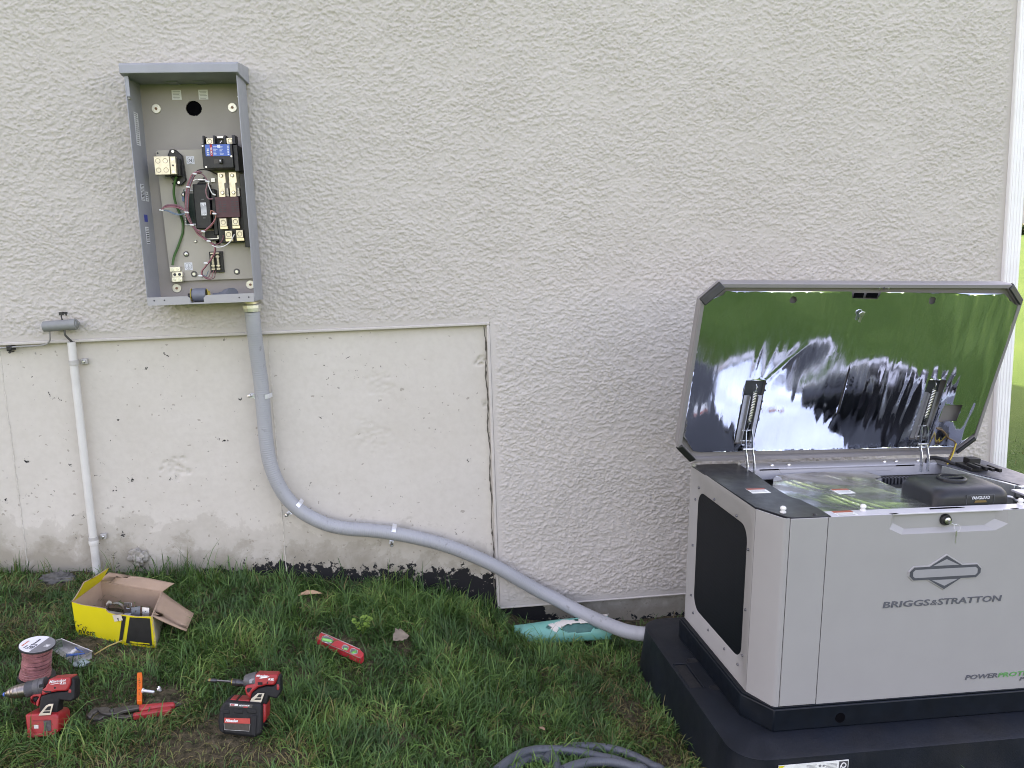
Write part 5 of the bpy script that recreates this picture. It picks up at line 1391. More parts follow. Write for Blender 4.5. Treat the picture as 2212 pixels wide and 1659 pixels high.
def build_clamps():
    FL, FR, BR, BL, h = CARTON
    zn = M('clamp_zinc', (.40, .42, .44), .3, 1.0, var=.2, scale=90)
    def at(s, d, z): 
        p = (FL * (1 - s) + FR * s) * (1 - d) + (BL * (1 - s) + BR * s) * d; p = np.array(p); p[2] = z; return p
    items = [(.60, .42, .210, 0, 'zinc clamp plate with a square hole standing upright in the yellow box', True), (.72, .34, .203, 25, 'dark tilted zinc clamp between the upright plate and the right wall of the yellow box', False),
             (.86, .32, .204, -10, 'bright zinc clamp lying at the right end inside the yellow box', False)]
    for s, d, z, rot, lab, up in items:
        zn = M('clamp_zinc_dark', (.10, .105, .11), .35, 1.0, var=.2, scale=90) if lab.startswith('dark') else M('clamp_zinc')
        c = at(s, d, z)
        R = thing('pipe_clamp', lab, 'clamp', c - (0, 0, .03), 'loose zinc clamps in the yellow box')
        a = radians(rot - 12); X = np.array((cos(a), sin(a), 0)); Zd = np.array((0, .35 if not up else .12, 1.0)); Zd /= np.linalg.norm(Zd); Yd = np.cross(Zd, X)
        def L(u, v, w): return c + X * u + Zd * v + Yd * w
        # angle bracket with a square hole, then a half hoop below
        hw, hh, q = .0125, .017, (.0045 if up else .0014)
        lo = [(-hw, -hh), (hw, -hh), (hw, hh - .004), (hw - .004, hh), (-hw + .004, hh), (-hw, hh - .004)]
        mb = MB(); ring_o = [(-hw, -hh), (0, -hh), (hw, -hh), (hw, 0), (hw, hh), (0, hh), (-hw, hh), (-hw, 0)]; ring_i = [(-q, -q + .004), (0, -q + .004), (q, -q + .004), (q, .004), (q, q + .004), (0, q + .004), (-q, q + .004), (-q, .004)]
        mb.rings([[L(u, v, .001) for u, v in ring_i], [L(u, v, .001) for u, v in ring_o], [L(u, v, -.001) for u, v in ring_o], [L(u, v, -.001) for u, v in ring_i], [L(u, v, .001) for u, v in ring_i]])
        put(mb, 'plate', zn, R, bevel=.0006, smooth=25)
        mb = MB(); mb.rings([[L(uu, -hh - .022 * sin(t_), -.001 - .022 * (1 - cos(t_)) * .6) for uu in (-hw, hw, hw, -hw)][:2] + [L(uu, -hh - .022 * sin(t_) * .93, -.003 - .021 * (1 - cos(t_)) * .6) for uu in (hw, -hw)] for t_ in [pi * k / 12 for k in range(13)]])
        put(mb, 'hoop', zn, R, smooth=50)
        mb = MB(); mb.bb(-.001, .001, -.001, .001, 0, .001); mb = MB(); mb.prism([L(-hw, -hh, 0), L(hw, -hh, 0), L(hw, -hh - .002, -.016), L(-hw, -hh - .002, -.016)], Zd * .002); put(mb, 'foot', zn, R, bevel=.0005)
    zn = M('clamp_zinc')
    c = at(.43, .40, .205)
    R = thing('pipe_clamp', 'round hoop clamp with its bolt sticking up, leftmost of the zinc clamps in the box', 'clamp', c - (0, 0, .03), 'loose zinc clamps in the yellow box')
    mb = MB(); mb.rings([[c + np.array((r * cos(a), w, r * sin(a) - .004)) for a in [radians(-30 + 210 * k / 24) for k in range(25)]] for r, w in ((.024, -.006), (.0255, -.006), (.0255, .006), (.024, .006), (.024, -.006))]); put(mb, 'hoop', zn, R, smooth=60)
    mb = MB(); mb.lathe(c + (-.030, 0, .006), c + (-.014, -.002, .026), [(0, .003), (.6, .003), (.62, .0075), (1, .0065)], 10); put(mb, 'bolt', ZINC, R)
    mb = MB(); mb.lathe(c + (-.05, -.008, -.006), c + (-.036, -.008, .002), [(0, .0075), (.4, .0075), (.42, .004), (1, .004)], 8); put(mb, 'nut', ZINC, R)
build_clamps()

def build_spool():
    top = np.array((-1.076, -.640, .2425)); ax = np.array((.16, -.06, 1.0)); ax /= np.linalg.norm(ax)
    bot = top - ax * .096
    R = thing('wire_spool', 'plastic spool of pinkish red wire with a white and grey round label', 'wire spool', bot)
    mb = MB(); mb.lathe(top, top - ax * .004, [(0, .0435), (.2, .0450), (1, .0450)], 40); put(mb, 'top_flange', M('spool_black', (.02, .02, .022), .45), R)
    X = np.array((1, 0, 0)) - ax * ax[0]; X /= np.linalg.norm(X); Y = np.cross(ax, X)
    a0 = radians(-14)
    XR = X * cos(a0) + Y * sin(a0); YR = np.cross(ax, XR)
    def D(u, v, w): return top + XR * u + YR * v + ax * w
    n = 60; r = .0428
    wh = [D(r * cos(a), r * sin(a), .0005) for a in [2 * pi * k / n for k in range(n)]]
    mb = MB(); mb.prism(wh, ax * .0003); lb = put(mb, 'spool_label', M('label_white2', (.72, .72, .75), .45, var=.03), R)
    # grey segment on the right
    cut = .006; aa = math.acos(cut / r)
    seg = [D(r * cos(-aa + 2 * aa * k / 30), r * sin(-aa + 2 * aa * k / 30), .0010) for k in range(31)]
    mb = MB(); mb.prism(seg, ax * .0002); put(mb, 'label_field', M('label_grey', (.18, .18, .19), .5), lb)
    up, rt_ = XR, -YR            # lettering runs up the label, turned a quarter
    td, tu = YR, -XR
    for s, sz, u, v, m, b_ in (('14 ga Stranded', .0092, -.0060, -.032, INK, .00008), ('100 ft', .0120, .0040, -.030, INK, .0001), ('THHN', .0050, -.0160, -.029, INK, 0.0), ('cerrowire', .0070, -.0270, -.022, M('ink_orange', (.60, .13, .04), .5), .00005)):
        o = text(s, sz, m, lb, tuple(D(u, v, .0012)), td, tu, bold=b_, local=False)
    mb = MB(); p = [D(u, v, .0014) for u, v in ((.022, -.006), (.033, -.006), (.033, .008), (.022, .008))]; mb.rings([p, [D(u, v, .0014) for u, v in ((.0232, -.0048), (.0318, -.0048), (.0318, .0068), (.0232, .0068))]]); mb.prism([D(u, v, .0013) for u, v in ((.025, -.003), (.031, -.003), (.031, .005), (.025, .005))], ax * .0002); put(mb, 'logo_print', WHT, lb)
    # windings as stacked turns, loose at the bottom
    mb = MB(); rg = random.Random(3); k = 0; z = .0065
    base_c = bot
    while z < .092:
        t = z / .096; rr = .0335 + rg.uniform(-.0012, .0016) + .004 * max(0, t - .72) * 3
        c0 = top - ax * z + np.array((-.010, 0, 0)) * max(0, t - .4) ** 1.4
        tx, ty = rg.uniform(-.05, .05), rg.uniform(-.05, .05)
        mb.tube([c0 + X * rr * cos(a) + Y * rr * sin(a) + ax * rr * (tx * cos(a) + ty * sin(a)) for a in [2 * pi * j / 30 for j in range(30)]], .0024, 6, closed=True)
        z += .0040
    put(mb, 'wire_winding', M('wire_winding_pink', (.30, .12, .12), .28, var=.35, scale=40, spec=.7), R)
    mb = MB(); mb.lathe(top - ax * .004, bot, [(0, .029), (1, .031)], 24); put(mb, 'core', M('wire_core', (.16, .06, .065), .4), R)
    mb = MB(); mb.lathe(bot + ax * .003, bot - ax * .001, [(0, .046), (1, .046)], 36); put(mb, 'bottom_flange', M('spool_black'), R)
build_spool()

def clear_mat():
    m, nt, b = nmat('clear_plastic')
    tr = nt.nodes.new('ShaderNodeBsdfTransparent'); tr.inputs[0].default_value = (.90, .93, .92, 1)
    gl = nt.nodes.new('ShaderNodeBsdfGlossy'); gl.inputs['Roughness'].default_value = .42; gl.inputs['Color'].default_value = (.5, .5, .5, 1)
    df = nt.nodes.new('ShaderNodeBsdfDiffuse'); df.inputs[0].default_value = (.55, .60, .58, 1)
    fr = nd(nt, 'ShaderNodeFresnel', IOR=1.55)
    m1 = nt.nodes.new('ShaderNodeMixShader'); m1.inputs[0].default_value = .09; nt.links.new(tr.outputs[0], m1.inputs[1]); nt.links.new(df.outputs[0], m1.inputs[2])
    m2 = nt.nodes.new('ShaderNodeMixShader'); nt.links.new(fr.outputs[0], m2.inputs[0]); nt.links.new(m1.outputs[0], m2.inputs[1]); nt.links.new(gl.outputs[0], m2.inputs[2])
    out = [n for n in nt.nodes if n.type == 'OUTPUT_MATERIAL'][0]; nt.links.new(m2.outputs[0], out.inputs[0])
    return m

def build_anchor_pack():
    cp = clear_mat()
    q = [on_g(*z8(a), .03) for a in ((560, 225), (700, 190), (1052, 332), (885, 442))]
    c = sum(q) / 4
    R = thing('plastic_pack', 'clear plastic pack lying in the grass beside the wire spool', 'plastic pack', c - (0, 0, .03))
    mb = MB(); cc = sum(q) / 4
    loop = []
    for i in range(4):
        a, b = q[i], q[(i + 1) % 4]
        for k in range(4): loop.append(a + (b - a) * k / 4)
    low = [cc + (p - cc) * .93 + np.array((0, 0, -.022)) for p in loop]
    mb.rings([low, [cc + (p - cc) * .97 for p in loop], loop, [cc + (p - cc) * 1.03 + np.array((0, 0, .0015)) for p in loop]]); mb.add(low, [tuple(range(16))])
    put(mb, 'tray', cp, R, smooth=40)
    bl = M('anchor_blue', (.03, .10, .30), .4, var=.1)
    def anchor(a, b, mat, lab, grp='wall anchors in the clear pack', r=.0034):
        p, e = on_g(*z8(a), .020), on_g(*z8(b), .018)
        R = thing('wall_anchor', lab, 'wall anchor', (p + e) / 2, grp)
        mb = MB(); mb.lathe(p, e, [(0, r * 1.7), (.06, r * 1.75), (.09, r * 1.05), (.3, r * 1.1), (.33, r * .9), (.36, r * 1.1), (.62, r), (.65, r * .85), (.68, r), (.97, r * .7), (1, r * .5)], 10); put(mb, 'shank', mat, R)
        sdv = np.cross(e - p, (0, 0, 1)); sdv /= np.linalg.norm(sdv)
        mb = MB()
        for sg in (-1, 1): 
            m0 = p + (e - p) * .35 + sdv * sg * r; mb.prism([m0, m0 + (e - p) * .4, m0 + (e - p) * .35 + sdv * sg * r * .9], (0, 0, .0015))
        put(mb, 'wing', mat, R)
    anchor((885, 285), (1030, 330), bl, 'blue wall anchor at the far end of the clear pack')
    anchor((870, 295), (985, 345), bl, 'blue wall anchor just in front of the farthest one in the clear pack')
    anchor((750, 380), (965, 355), bl, 'blue wall anchor lying across the near side of the clear pack')
    anchor((790, 368), (870, 298), M('anchor_white', (.66, .66, .66), .45), 'white wall anchor in the clear pack, its head to the left', r=.0040)
    o = rough_lump('plastic_scrap', on_g(*z8((925, 470)), .014), .022, M('scrap_teal', (.26, .33, .32), .4, var=.25), 'crumpled pale bluish plastic scrap in front of the clear pack', 'plastic scrap', 21, (1.0, .6, .45), .5, 3)
build_anchor_pack()

# ---- cordless tools, standing upright, seen from the side
RED = M('tool_red', (.34, .018, .020), .42, var=.1, scale=30, bmp=.08, bscale=600, dirt=.12)
TBLK = M('tool_black', (.0085, .0088, .0095), .6, var=.2, scale=60, bmp=.25, bscale=900, spec=.35)
TGRY = M('tool_grey', (.07, .07, .074), .45, var=.15, scale=40)
STEEL = M('tool_steel', (.28, .25, .23), .35, 1.0, var=.3, scale=60)
DSTEEL = M('dark_steel', (.075, .075, .08), .4, .8, var=.3, scale=80)

LEAN = radians(16)
TN = np.array((0, -cos(LEAN), sin(LEAN)))
def tp(zf, a, p0, off=0.0): return on_plane(*zf(a), p0 + TN * off, TN)
def plate_y(mb, zf, pts, p0, th, off=0.0):
    """side profile traced on the face of the tool that is turned to the viewer and given its real thickness behind it"""
    P = [tp(zf, a, p0, th / 2 - off) for a in pts]
    return mb.prism(P, -TN * th)

def build_drill():
    foot = on_g(*z8((470, 1330)), .012)
    Y = foot - TN * .035
    R = thing('drill', 'red and black cordless hammer drill without a battery, standing on its empty foot', 'cordless drill', foot)
    P = lambda mb, n, m, par=R, **k: put(mb, n, m, par, **k)
    pt = lambda a: tp(z8, a, Y)
    mb = MB(); mb.lathe(pt((78, 815)), pt((312, 764)), [(0, .0075), (.05, .0085), (.1, .0115), (.25, .0140), (.27, .0128), (.3, .0145), (.42, .0160), (.44, .0150), (.47, .0163), (.62, .0168), (.64, .0158), (.67, .0170), (.95, .0172), (1, .0160)], 28); chk = P(mb, 'chuck', STEEL)
    mb = MB(); mb.lathe(pt((25, 826)), pt((78, 815)), [(0, .0030), (.6, .0030), (.65, .0052), (1, .0055)], 6); P(mb, 'bit', DSTEEL, par=chk)
    mb = MB(); mb.lathe(pt((42, 823)), pt((60, 819)), [(0, .0048), (1, .0048)], 12); P(mb, 'blue_ring', M('ring_blue', (.04, .12, .4), .4), par=chk)
    prof = [(0, .0180)]
    for k in range(8): prof += [(.04 + .05 * k, .0196), (.065 + .05 * k, .0186)]
    prof += [(.5, .0205), (.72, .0212), (.74, .0200), (.98, .0215), (1, .0205)]
    mb = MB(); mb.lathe(pt((305, 766)), pt((528, 718)), prof, 28); P(mb, 'torque_collar', TGRY)
    mb = plate_y(MB(), z8, [(440, 712), (500, 700), (502, 735), (442, 748)], Y, .004, -.0205); P(mb, 'mode_window', TBLK, bevel=.001)
    mb = plate_y(MB(), z8, [(470, 772), (512, 745), (522, 718), (545, 690), (547, 655), (575, 645), (800, 627), (800, 700), (765, 782), (640, 790), (560, 805), (470, 838)], Y, .046); body = P(mb, 'motor_housing', RED, bevel=.006, seg=3)
    mb = plate_y(MB(), z8, [(470, 826), (462, 842), (428, 962), (405, 940), (412, 905), (445, 850), (420, 845), (372, 850), (355, 895), (400, 935), (392, 945), (345, 905), (343, 850), (380, 822), (470, 812)], Y, .030); P(mb, 'trigger_guard', RED, bevel=.003)
    mb = plate_y(MB(), z8, [(372, 852), (440, 850), (408, 905), (398, 925), (358, 893)], Y, .018); P(mb, 'trigger', TBLK, bevel=.002)
    mb = plate_y(MB(), z8, [(455, 850), (520, 815), (640, 795), (762, 787), (803, 705), (803, 630), (840, 648), (850, 700), (848, 870), (810, 905), (740, 900), (672, 885), (655, 960), (650, 1048), (440, 1048), (447, 960)], Y, .036); P(mb, 'handle', TBLK, bevel=.007, seg=3)
    c = pt((834, 765)); mb = MB(); mb.lathe(c + (-.004, 0, 0), c + (.006, 0, 0), [(0, .0185), (.6, .0185), (1, .015)], 24); P(mb, 'end_cap', RED)
    mb = plate_y(MB(), z8, [(280, 1052), (435, 1040), (640, 1044), (668, 1085), (662, 1240), (612, 1292), (455, 1312), (306, 1330), (298, 1200)], Y, .070); ft = P(mb, 'battery_foot', RED, bevel=.005, seg=3)
    mb = plate_y(MB(), z8, [(492, 1122), (578, 1118), (580, 1240), (505, 1242)], Y, .003, -.0355); P(mb, 'latch_opening', M('opening_dark', (.05, .045, .045), .5, var=.5, scale=120), par=ft, bevel=.0006)
    mb = plate_y(MB(), z8, [(385, 1170), (436, 1170), (436, 1210), (386, 1210)], Y, .0012, -.0358); P(mb, 'sticker', M('sticker_pale', (.55, .52, .48), .5), par=ft)
    mb = plate_y(MB(), z8, [(370, 1118), (545, 1108), (545, 1116), (375, 1130)], Y, .0016, -.0358); P(mb, 'rib', M('tool_red_dark', (.22, .012, .014), .45), par=ft)
    mb = plate_y(MB(), z8, [(310, 1262), (360, 1260), (385, 1270), (640, 1248), (655, 1225), (655, 1245), (610, 1285), (310, 1318)], Y, .004, -.0355); P(mb, 'bumper', M('tool_red_worn', (.42, .05, .045), .4, var=.2, scale=80), par=ft, bevel=.001)
    # belt hook
    mb = plate_y(MB(), z8, [(436, 1066), (450, 1040), (520, 950), (560, 930), (608, 928), (578, 1058)], Y, .002, -.0365); hk = P(mb, 'belt_hook', M('hook_steel', (.40, .37, .33), .35, 1.0, var=.15), bevel=.0006)
    mb = plate_y(MB(), z8, [(505, 1005), (545, 960), (580, 955), (570, 1003)], Y, .0008, -.0380); mb = plate_y(mb, z8, [(480, 1034), (500, 1016), (568, 1014), (564, 1032)], Y, .0008, -.0380); P(mb, 'hook_slot', TBLK, par=hk)
    sx = pt((560, 690)); d = pt((765, 662)) - sx; d /= np.linalg.norm(d); u = np.cross(d, TN); u = u if u[2] > 0 else -u
    o = tp(z8, (558, 697), Y, .0236); text('Milwaukee', .0100, WHT, body, tuple(o), d, u, bold=.00004, shear=.35, sx=.93, local=False)
    o = tp(z8, (680, 712), Y, .0236); text('FUEL', .0068, WHT, body, tuple(o), d, u, bold=.00004, shear=.35, local=False)
    mb = plate_y(MB(), z8, [(565, 706), (690, 690), (700, 676), (705, 690), (600, 708)], Y, .0006, -.0234); P(mb, 'bolt_print', WHT, par=body)
    mb = plate_y(MB(), z8, [(612, 735), (640, 740), (630, 757), (618, 760)], Y, .0006, -.0234); mb = plate_y(mb, z8, [(465, 768), (520, 783), (580, 785), (580, 800), (520, 803)], Y, .001, -.0230); P(mb, 'housing_mark', TBLK, par=body)
build_drill()

def build_driver():
    foot = on_g(*z9((820, 1110)), .012)
    Y = foot - TN * .039
    pt = lambda a: tp(z9, a, Y)
    R = thing('impact_driver', 'red and black cordless impact driver standing on its big black battery', 'impact driver', foot)
    P = lambda mb, n, m, par=R, **k: put(mb, n, m, par, **k)
    mb = MB(); mb.lathe(pt((538, 562)), pt((625, 566)), [(0, .0046), (.12, .0050), (.9, .0050), (1, .004)], 14); bt = P(mb, 'bit_tip', DSTEEL)
    for a, b in ((548, 560), (558, 561)):
        mb = MB(); mb.lathe(pt((a, b)), pt((a + 7, b)), [(0, .0053), (1, .0053)], 14); P(mb, 'gold_ring', M('ring_gold', (.35, .25, .06), .35, .8), par=bt)
    mb = MB(); mb.lathe(pt((622, 566)), pt((770, 577)), [(0, .0030), (1, .0030)], 6); P(mb, 'bit_shank', M('shank_steel', (.2, .2, .2), .35, 1.0))
    mb = MB(); mb.lathe(pt((765, 577)), pt((905, 592)), [(0, .0078), (.04, .0084), (.3, .0088), (.32, .0080), (.36, .0086), (.62, .0084), (.66, .0074), (.9, .0072), (1, .0090)], 20); sk = P(mb, 'bit_holder', DSTEEL)
    mb = MB(); mb.lathe(pt((770, 578)), pt((778, 578)), [(0, .0088), (1, .0088)], 20); P(mb, 'gold_ring', M('ring_gold'), par=sk)
    mb = MB(); mb.lathe(pt((890, 566)), pt((1010, 560)), [(0, .0125), (.08, .0150), (.5, .0185), (1, .0215)], 26); P(mb, 'nose', TGRY)
    mb = plate_y(MB(), z9, [(935, 560), (960, 545), (992, 548), (988, 585), (940, 592)], Y, .0015, -.0190); P(mb, 'nose_plate', M('pale_plate', (.24, .24, .25), .4))
    mb = plate_y(MB(), z9, [(995, 502), (1212, 508), (1214, 545), (1180, 612), (1100, 612), (1020, 635), (960, 685), (944, 742), (905, 702), (888, 645), (905, 612), (985, 600)], Y, .046); body = P(mb, 'motor_housing', RED, bevel=.006, seg=3)
    mb = plate_y(MB(), z9, [(916, 636), (960, 628), (968, 640), (940, 678), (922, 690), (905, 655)], Y, .047); P(mb, 'trigger', TBLK, bevel=.002)
    mb = plate_y(MB(), z9, [(952, 690), (1020, 640), (1105, 617), (1165, 622), (1190, 600), (1208, 515), (1238, 532), (1242, 680), (1206, 742), (1165, 735), (1122, 722), (1106, 800), (1046, 790), (948, 752)], Y, .036); P(mb, 'handle', TBLK, bevel=.007, seg=3)
    c = pt((1232, 612)); mb = MB(); mb.lathe(c + (-.004, 0, 0), c + (.004, 0, 0), [(0, .0195), (.6, .0195), (1, .016)], 24); P(mb, 'end_cap', RED)
    # battery
    Yb = Y
    mb = plate_y(MB(), z9, [(652, 835), (692, 772), (735, 765), (1058, 790), (1062, 1082), (985, 1122), (690, 1086), (640, 1055), (630, 960)], Yb, .078); bat = P(mb, 'battery', TBLK, bevel=.007, seg=3)
    for a in (700, 830, 960):
        mb = plate_y(MB(), z9, [(a - 45, 838), (a + 45, 848), (a + 45, 892), (a - 45, 880)], Yb, .004, -.0390); P(mb, 'battery_ridge', TBLK, par=bat, bevel=.002)
    mb = plate_y(MB(), z9, [(655, 870), (690, 872), (690, 1078), (650, 1050)], Yb, .006, -.0390); P(mb, 'battery_bumper', TBLK, par=bat, bevel=.002); mb = plate_y(MB(), z9, [(950, 900), (1010, 905), (1000, 1112), (950, 1090)], Yb, .006, -.0390); P(mb, 'battery_bumper', TBLK, par=bat, bevel=.002)
    mb = plate_y(MB(), z9, [(738, 785), (975, 797), (962, 830), (742, 822)], Yb, .0012, -.0402); st = P(mb, 'badge_strip', M('strip_dark', (.030, .028, .030), .3), par=bat)
    mb = plate_y(MB(), z9, [(695, 925), (945, 932), (945, 983), (695, 976)], Yb, .0012, -.0404); fl = P(mb, 'red_label', M('tool_label_red', (.45, .04, .03), .4), par=bat)
    mb = plate_y(MB(), z9, [(695, 978), (945, 985), (938, 1052), (700, 1036)], Yb, .0010, -.0403); P(mb, 'dark_label', M('label_brownblack', (.030, .022, .018), .35, var=.4, scale=150), par=bat)
    mb = MB()
    P4 = [tp(z9, a, Yb, .0412) for a in ((693, 978), (697, 1040), (937, 1055), (946, 985))]
    mb.tube(P4, .0006, 5); P(mb, 'label_edge', M('label_silver', (.40, .40, .40), .35, .6), par=bat)
    d = tp(z9, (945, 932), Yb) - tp(z9, (695, 925), Yb); d /= np.linalg.norm(d); u = np.cross(d, TN); u = u if u[2] > 0 else -u
    o = tp(z9, (705, 964), Yb, .0413); text('Milwaukee', .0098, WHT, bat, tuple(o), d, u, bold=.0003, shear=.35, sx=.72, local=False)
    mb = plate_y(MB(), z9, [(750, 788), (830, 791), (826, 810), (752, 807)], Yb, .0006, -.0411); P(mb, 'white_field', WHT, par=bat)
    o = tp(z9, (757, 806), Yb, .0418); text('M18', .0052, M('ink_red', (.5, .03, .03), .5), bat, tuple(o), d, u, bold=.0003, local=False)
    o = tp(z9, (835, 812), Yb, .0412); text('REDLITHIUM', .0046, WHT, bat, tuple(o), d, u, bold=.0001, shear=.2, local=False)
    o = tp(z9, (880, 826), Yb, .0412); text('XC5.0', .0040, M('ink_red'), bat, tuple(o), d, u, bold=.0002, shear=.2, local=False)
    mb = plate_y(MB(), z9, [(733, 766), (760, 745), (808, 747), (810, 770)], Y, .050); mb = plate_y(mb, z9, [(826, 771), (828, 750), (940, 756), (942, 778)], Y, .050); P(mb, 'battery_shoe', RED, bevel=.002)
    mb = plate_y(MB(), z9, [(1058, 790), (1098, 798), (1100, 900), (1092, 965), (1064, 985)], Y, .060, .006); P(mb, 'shoe_side', RED, bevel=.004)
    mb = plate_y(MB(), z9, [(942, 770), (960, 738), (1020, 686), (1086, 686), (1052, 782)], Y, .002, -.026); hk = P(mb, 'belt_hook', M('hook_steel'), bevel=.0006)
    mb = plate_y(MB(), z9, [(1008, 728), (1030, 698), (1060, 698), (1052, 728)], Y, .0008, -.0275); mb = plate_y(mb, z9, [(985, 752), (1000, 737), (1052, 737), (1046, 752)], Y, .0008, -.0275); P(mb, 'hook_slot', TBLK, par=hk)
    mb = plate_y(MB(), z9, [(1030, 542), (1060, 530), (1135, 524), (1110, 536), (1050, 545)], Y, .0006, -.0234); P(mb, 'bolt_print', WHT, par=body)
    d2 = pt((1180, 512)) - pt((1000, 508)); d2 /= np.linalg.norm(d2); u2 = np.cross(d2, TN); u2 = u2 if u2[2] > 0 else -u2
    o = tp(z9, (1003, 527), Y, .0236); text('Milwaukee', .0072, WHT, body, tuple(o), d2, u2, bold=.0002, shear=.35, sx=.9, local=False)
    o = tp(z9, (1118, 562), Y, .0236); text('FUEL', .0068, WHT, body, tuple(o), d2, u2, bold=.0003, shear=.35, local=False)
    mb = plate_y(MB(), z9, [(1018, 580), (1065, 582), (1065, 608), (1022, 606)], Y, .001, -.0232); mb = plate_y(mb, z9, [(1110, 575), (1118, 575), (1116, 600), (1106, 598)], Y, .001, -.0232); P(mb, 'housing_mark', TBLK, par=body)
build_driver()

def lying(mb, zf, pts, up, th):
    P = [on_g(*zf(a), up) for a in pts]
    return mb.prism(P, (0, 0, -th))

def build_pliers():
    c = on_g(*z8((1450, 1010)), .012)
    R = thing('pliers', 'tongue-and-groove pliers with red dipped handles lying in the grass', 'pliers', c)
    m = M('pliers_steel', (.115, .105, .095), .45, .75, var=.3, scale=60, dirt=.3)
    gr = M('grip_red', (.36, .025, .028), .4, var=.12, scale=30)
    mb = lying(MB(), z8, [(985, 1062), (1028, 1000), (1090, 965), (1115, 968), (1108, 1005), (1060, 1030), (1035, 1075), (1010, 1082)], .018, .008); lying(mb, z8, [(1075, 972), (1215, 958), (1262, 982), (1400, 955), (1580, 932), (1586, 972), (1405, 1006), (1325, 1038), (1215, 1046), (1150, 1030), (1120, 1005)], .018, .008)
    put(mb, 'upper_jaw', m, R, bevel=.0015)
    mb = lying(MB(), z8, [(1040, 1100), (1062, 1070), (1140, 1035), (1205, 1050), (1260, 1045), (1335, 1015), (1372, 1045), (1440, 1052), (1515, 1036), (1512, 1066), (1400, 1088), (1310, 1082), (1245, 1056), (1195, 1062), (1135, 1102)], .011, .008); put(mb, 'lower_jaw', m, R, bevel=.0015)
    mb = MB(); p = on_g(*z8((1270, 1005)), .019); mb.lathe(p, p + (0, 0, .003), [(0, .006), (1, .005)], 14); put(mb, 'pivot', DSTEEL, R)
    mb = lying(MB(), z8, [(1575, 931), (1800, 908), (1982, 896), (1992, 915), (1986, 937), (1800, 952), (1590, 990), (1578, 960)], .022, .015); put(mb, 'grip', gr, R, bevel=.005, seg=3)
    mb = lying(MB(), z8, [(1515, 1028), (1700, 995), (1925, 950), (1952, 962), (1950, 985), (1930, 1002), (1700, 1032), (1512, 1062)], .018, .015); put(mb, 'grip', gr, R, bevel=.005, seg=3)
    mb = MB(); mb.tube([on_g(*z8((1980, 915)), .014), on_g(*z8((2060, 932)), .010)], [.004, .002], 7); mb.tube([on_g(*z8((1940, 975)), .010), on_g(*z8((2050, 935)), .008)], [.004, .002], 7); put(mb, 'handle_tip', m, R)
build_pliers()

def build_level():
    c = on_g(*z9((1820, 220)), .02)
    R = thing('torpedo_level', 'small red torpedo level with green vials lying in the grass', 'spirit level', c)
    out = [(1582, 152), (1632, 100), (1700, 125), (2010, 262), (2046, 300), (2040, 322), (2018, 345), (1960, 322), (1800, 250), (1745, 228), (1690, 200)]
    mb = lying(MB(), z9, out, .032, .02); put(mb, 'body', M('level_red', (.50, .03, .04), .35, var=.08, scale=30), R, bevel=.0015)
    al = M('level_aluminium', (.52, .50, .50), .35, 1.0)
    mb = MB(); mb.tube([on_g(*z9(a), .030) for a in ((1582, 154), (1690, 203), (1745, 231), (1800, 253), (1960, 325), (2018, 348))], .0018, 6); mb.tube([on_g(*z9(a), .033) for a in ((1636, 100), (1702, 125), (2010, 262))], .0014, 6); put(mb, 'edge', al, R)
    gv = M('vial_green', (.13, .46, .11), .2, var=.1)
    for loop, vial in (([(1636, 165), (1648, 137), (1690, 133), (1750, 165), (1745, 198), (1700, 205), (1650, 190)], ((1648, 165), (1738, 188), .0050)),
                       ([(1835, 240), (1850, 222), (1880, 224), (1900, 242), (1890, 268), (1860, 270), (1838, 256)], ((1852, 258), (1886, 262), .0040)),
                       ([(1912, 280), (1925, 258), (1955, 258), (1988, 276), (1980, 305), (1945, 310), (1920, 298)], ((1935, 300), (1968, 284), .0040))):
        mb = MB(); P_ = [on_g(*z9(a), .0327) for a in loop]; mb.tube(P_, .0013, 6, closed=True); w = put(mb, 'vial_frame', M('frame_chrome', (.72, .70, .70), .25, 1.0), R)
        mb = MB(); mb.prism([p + (0, 0, .0001) for p in P_], (0, 0, .0003)); put(mb, 'vial_window', M('window_dark', (.13, .13, .13), .3, var=.2), w)
        a, b, r = vial; mb = MB(); mb.lathe(on_g(*z9(a), .034), on_g(*z9(b), .034), [(0, r * .8), (.05, r), (.95, r), (1, r * .8)], 14); put(mb, 'vial', gv, w)
build_level()

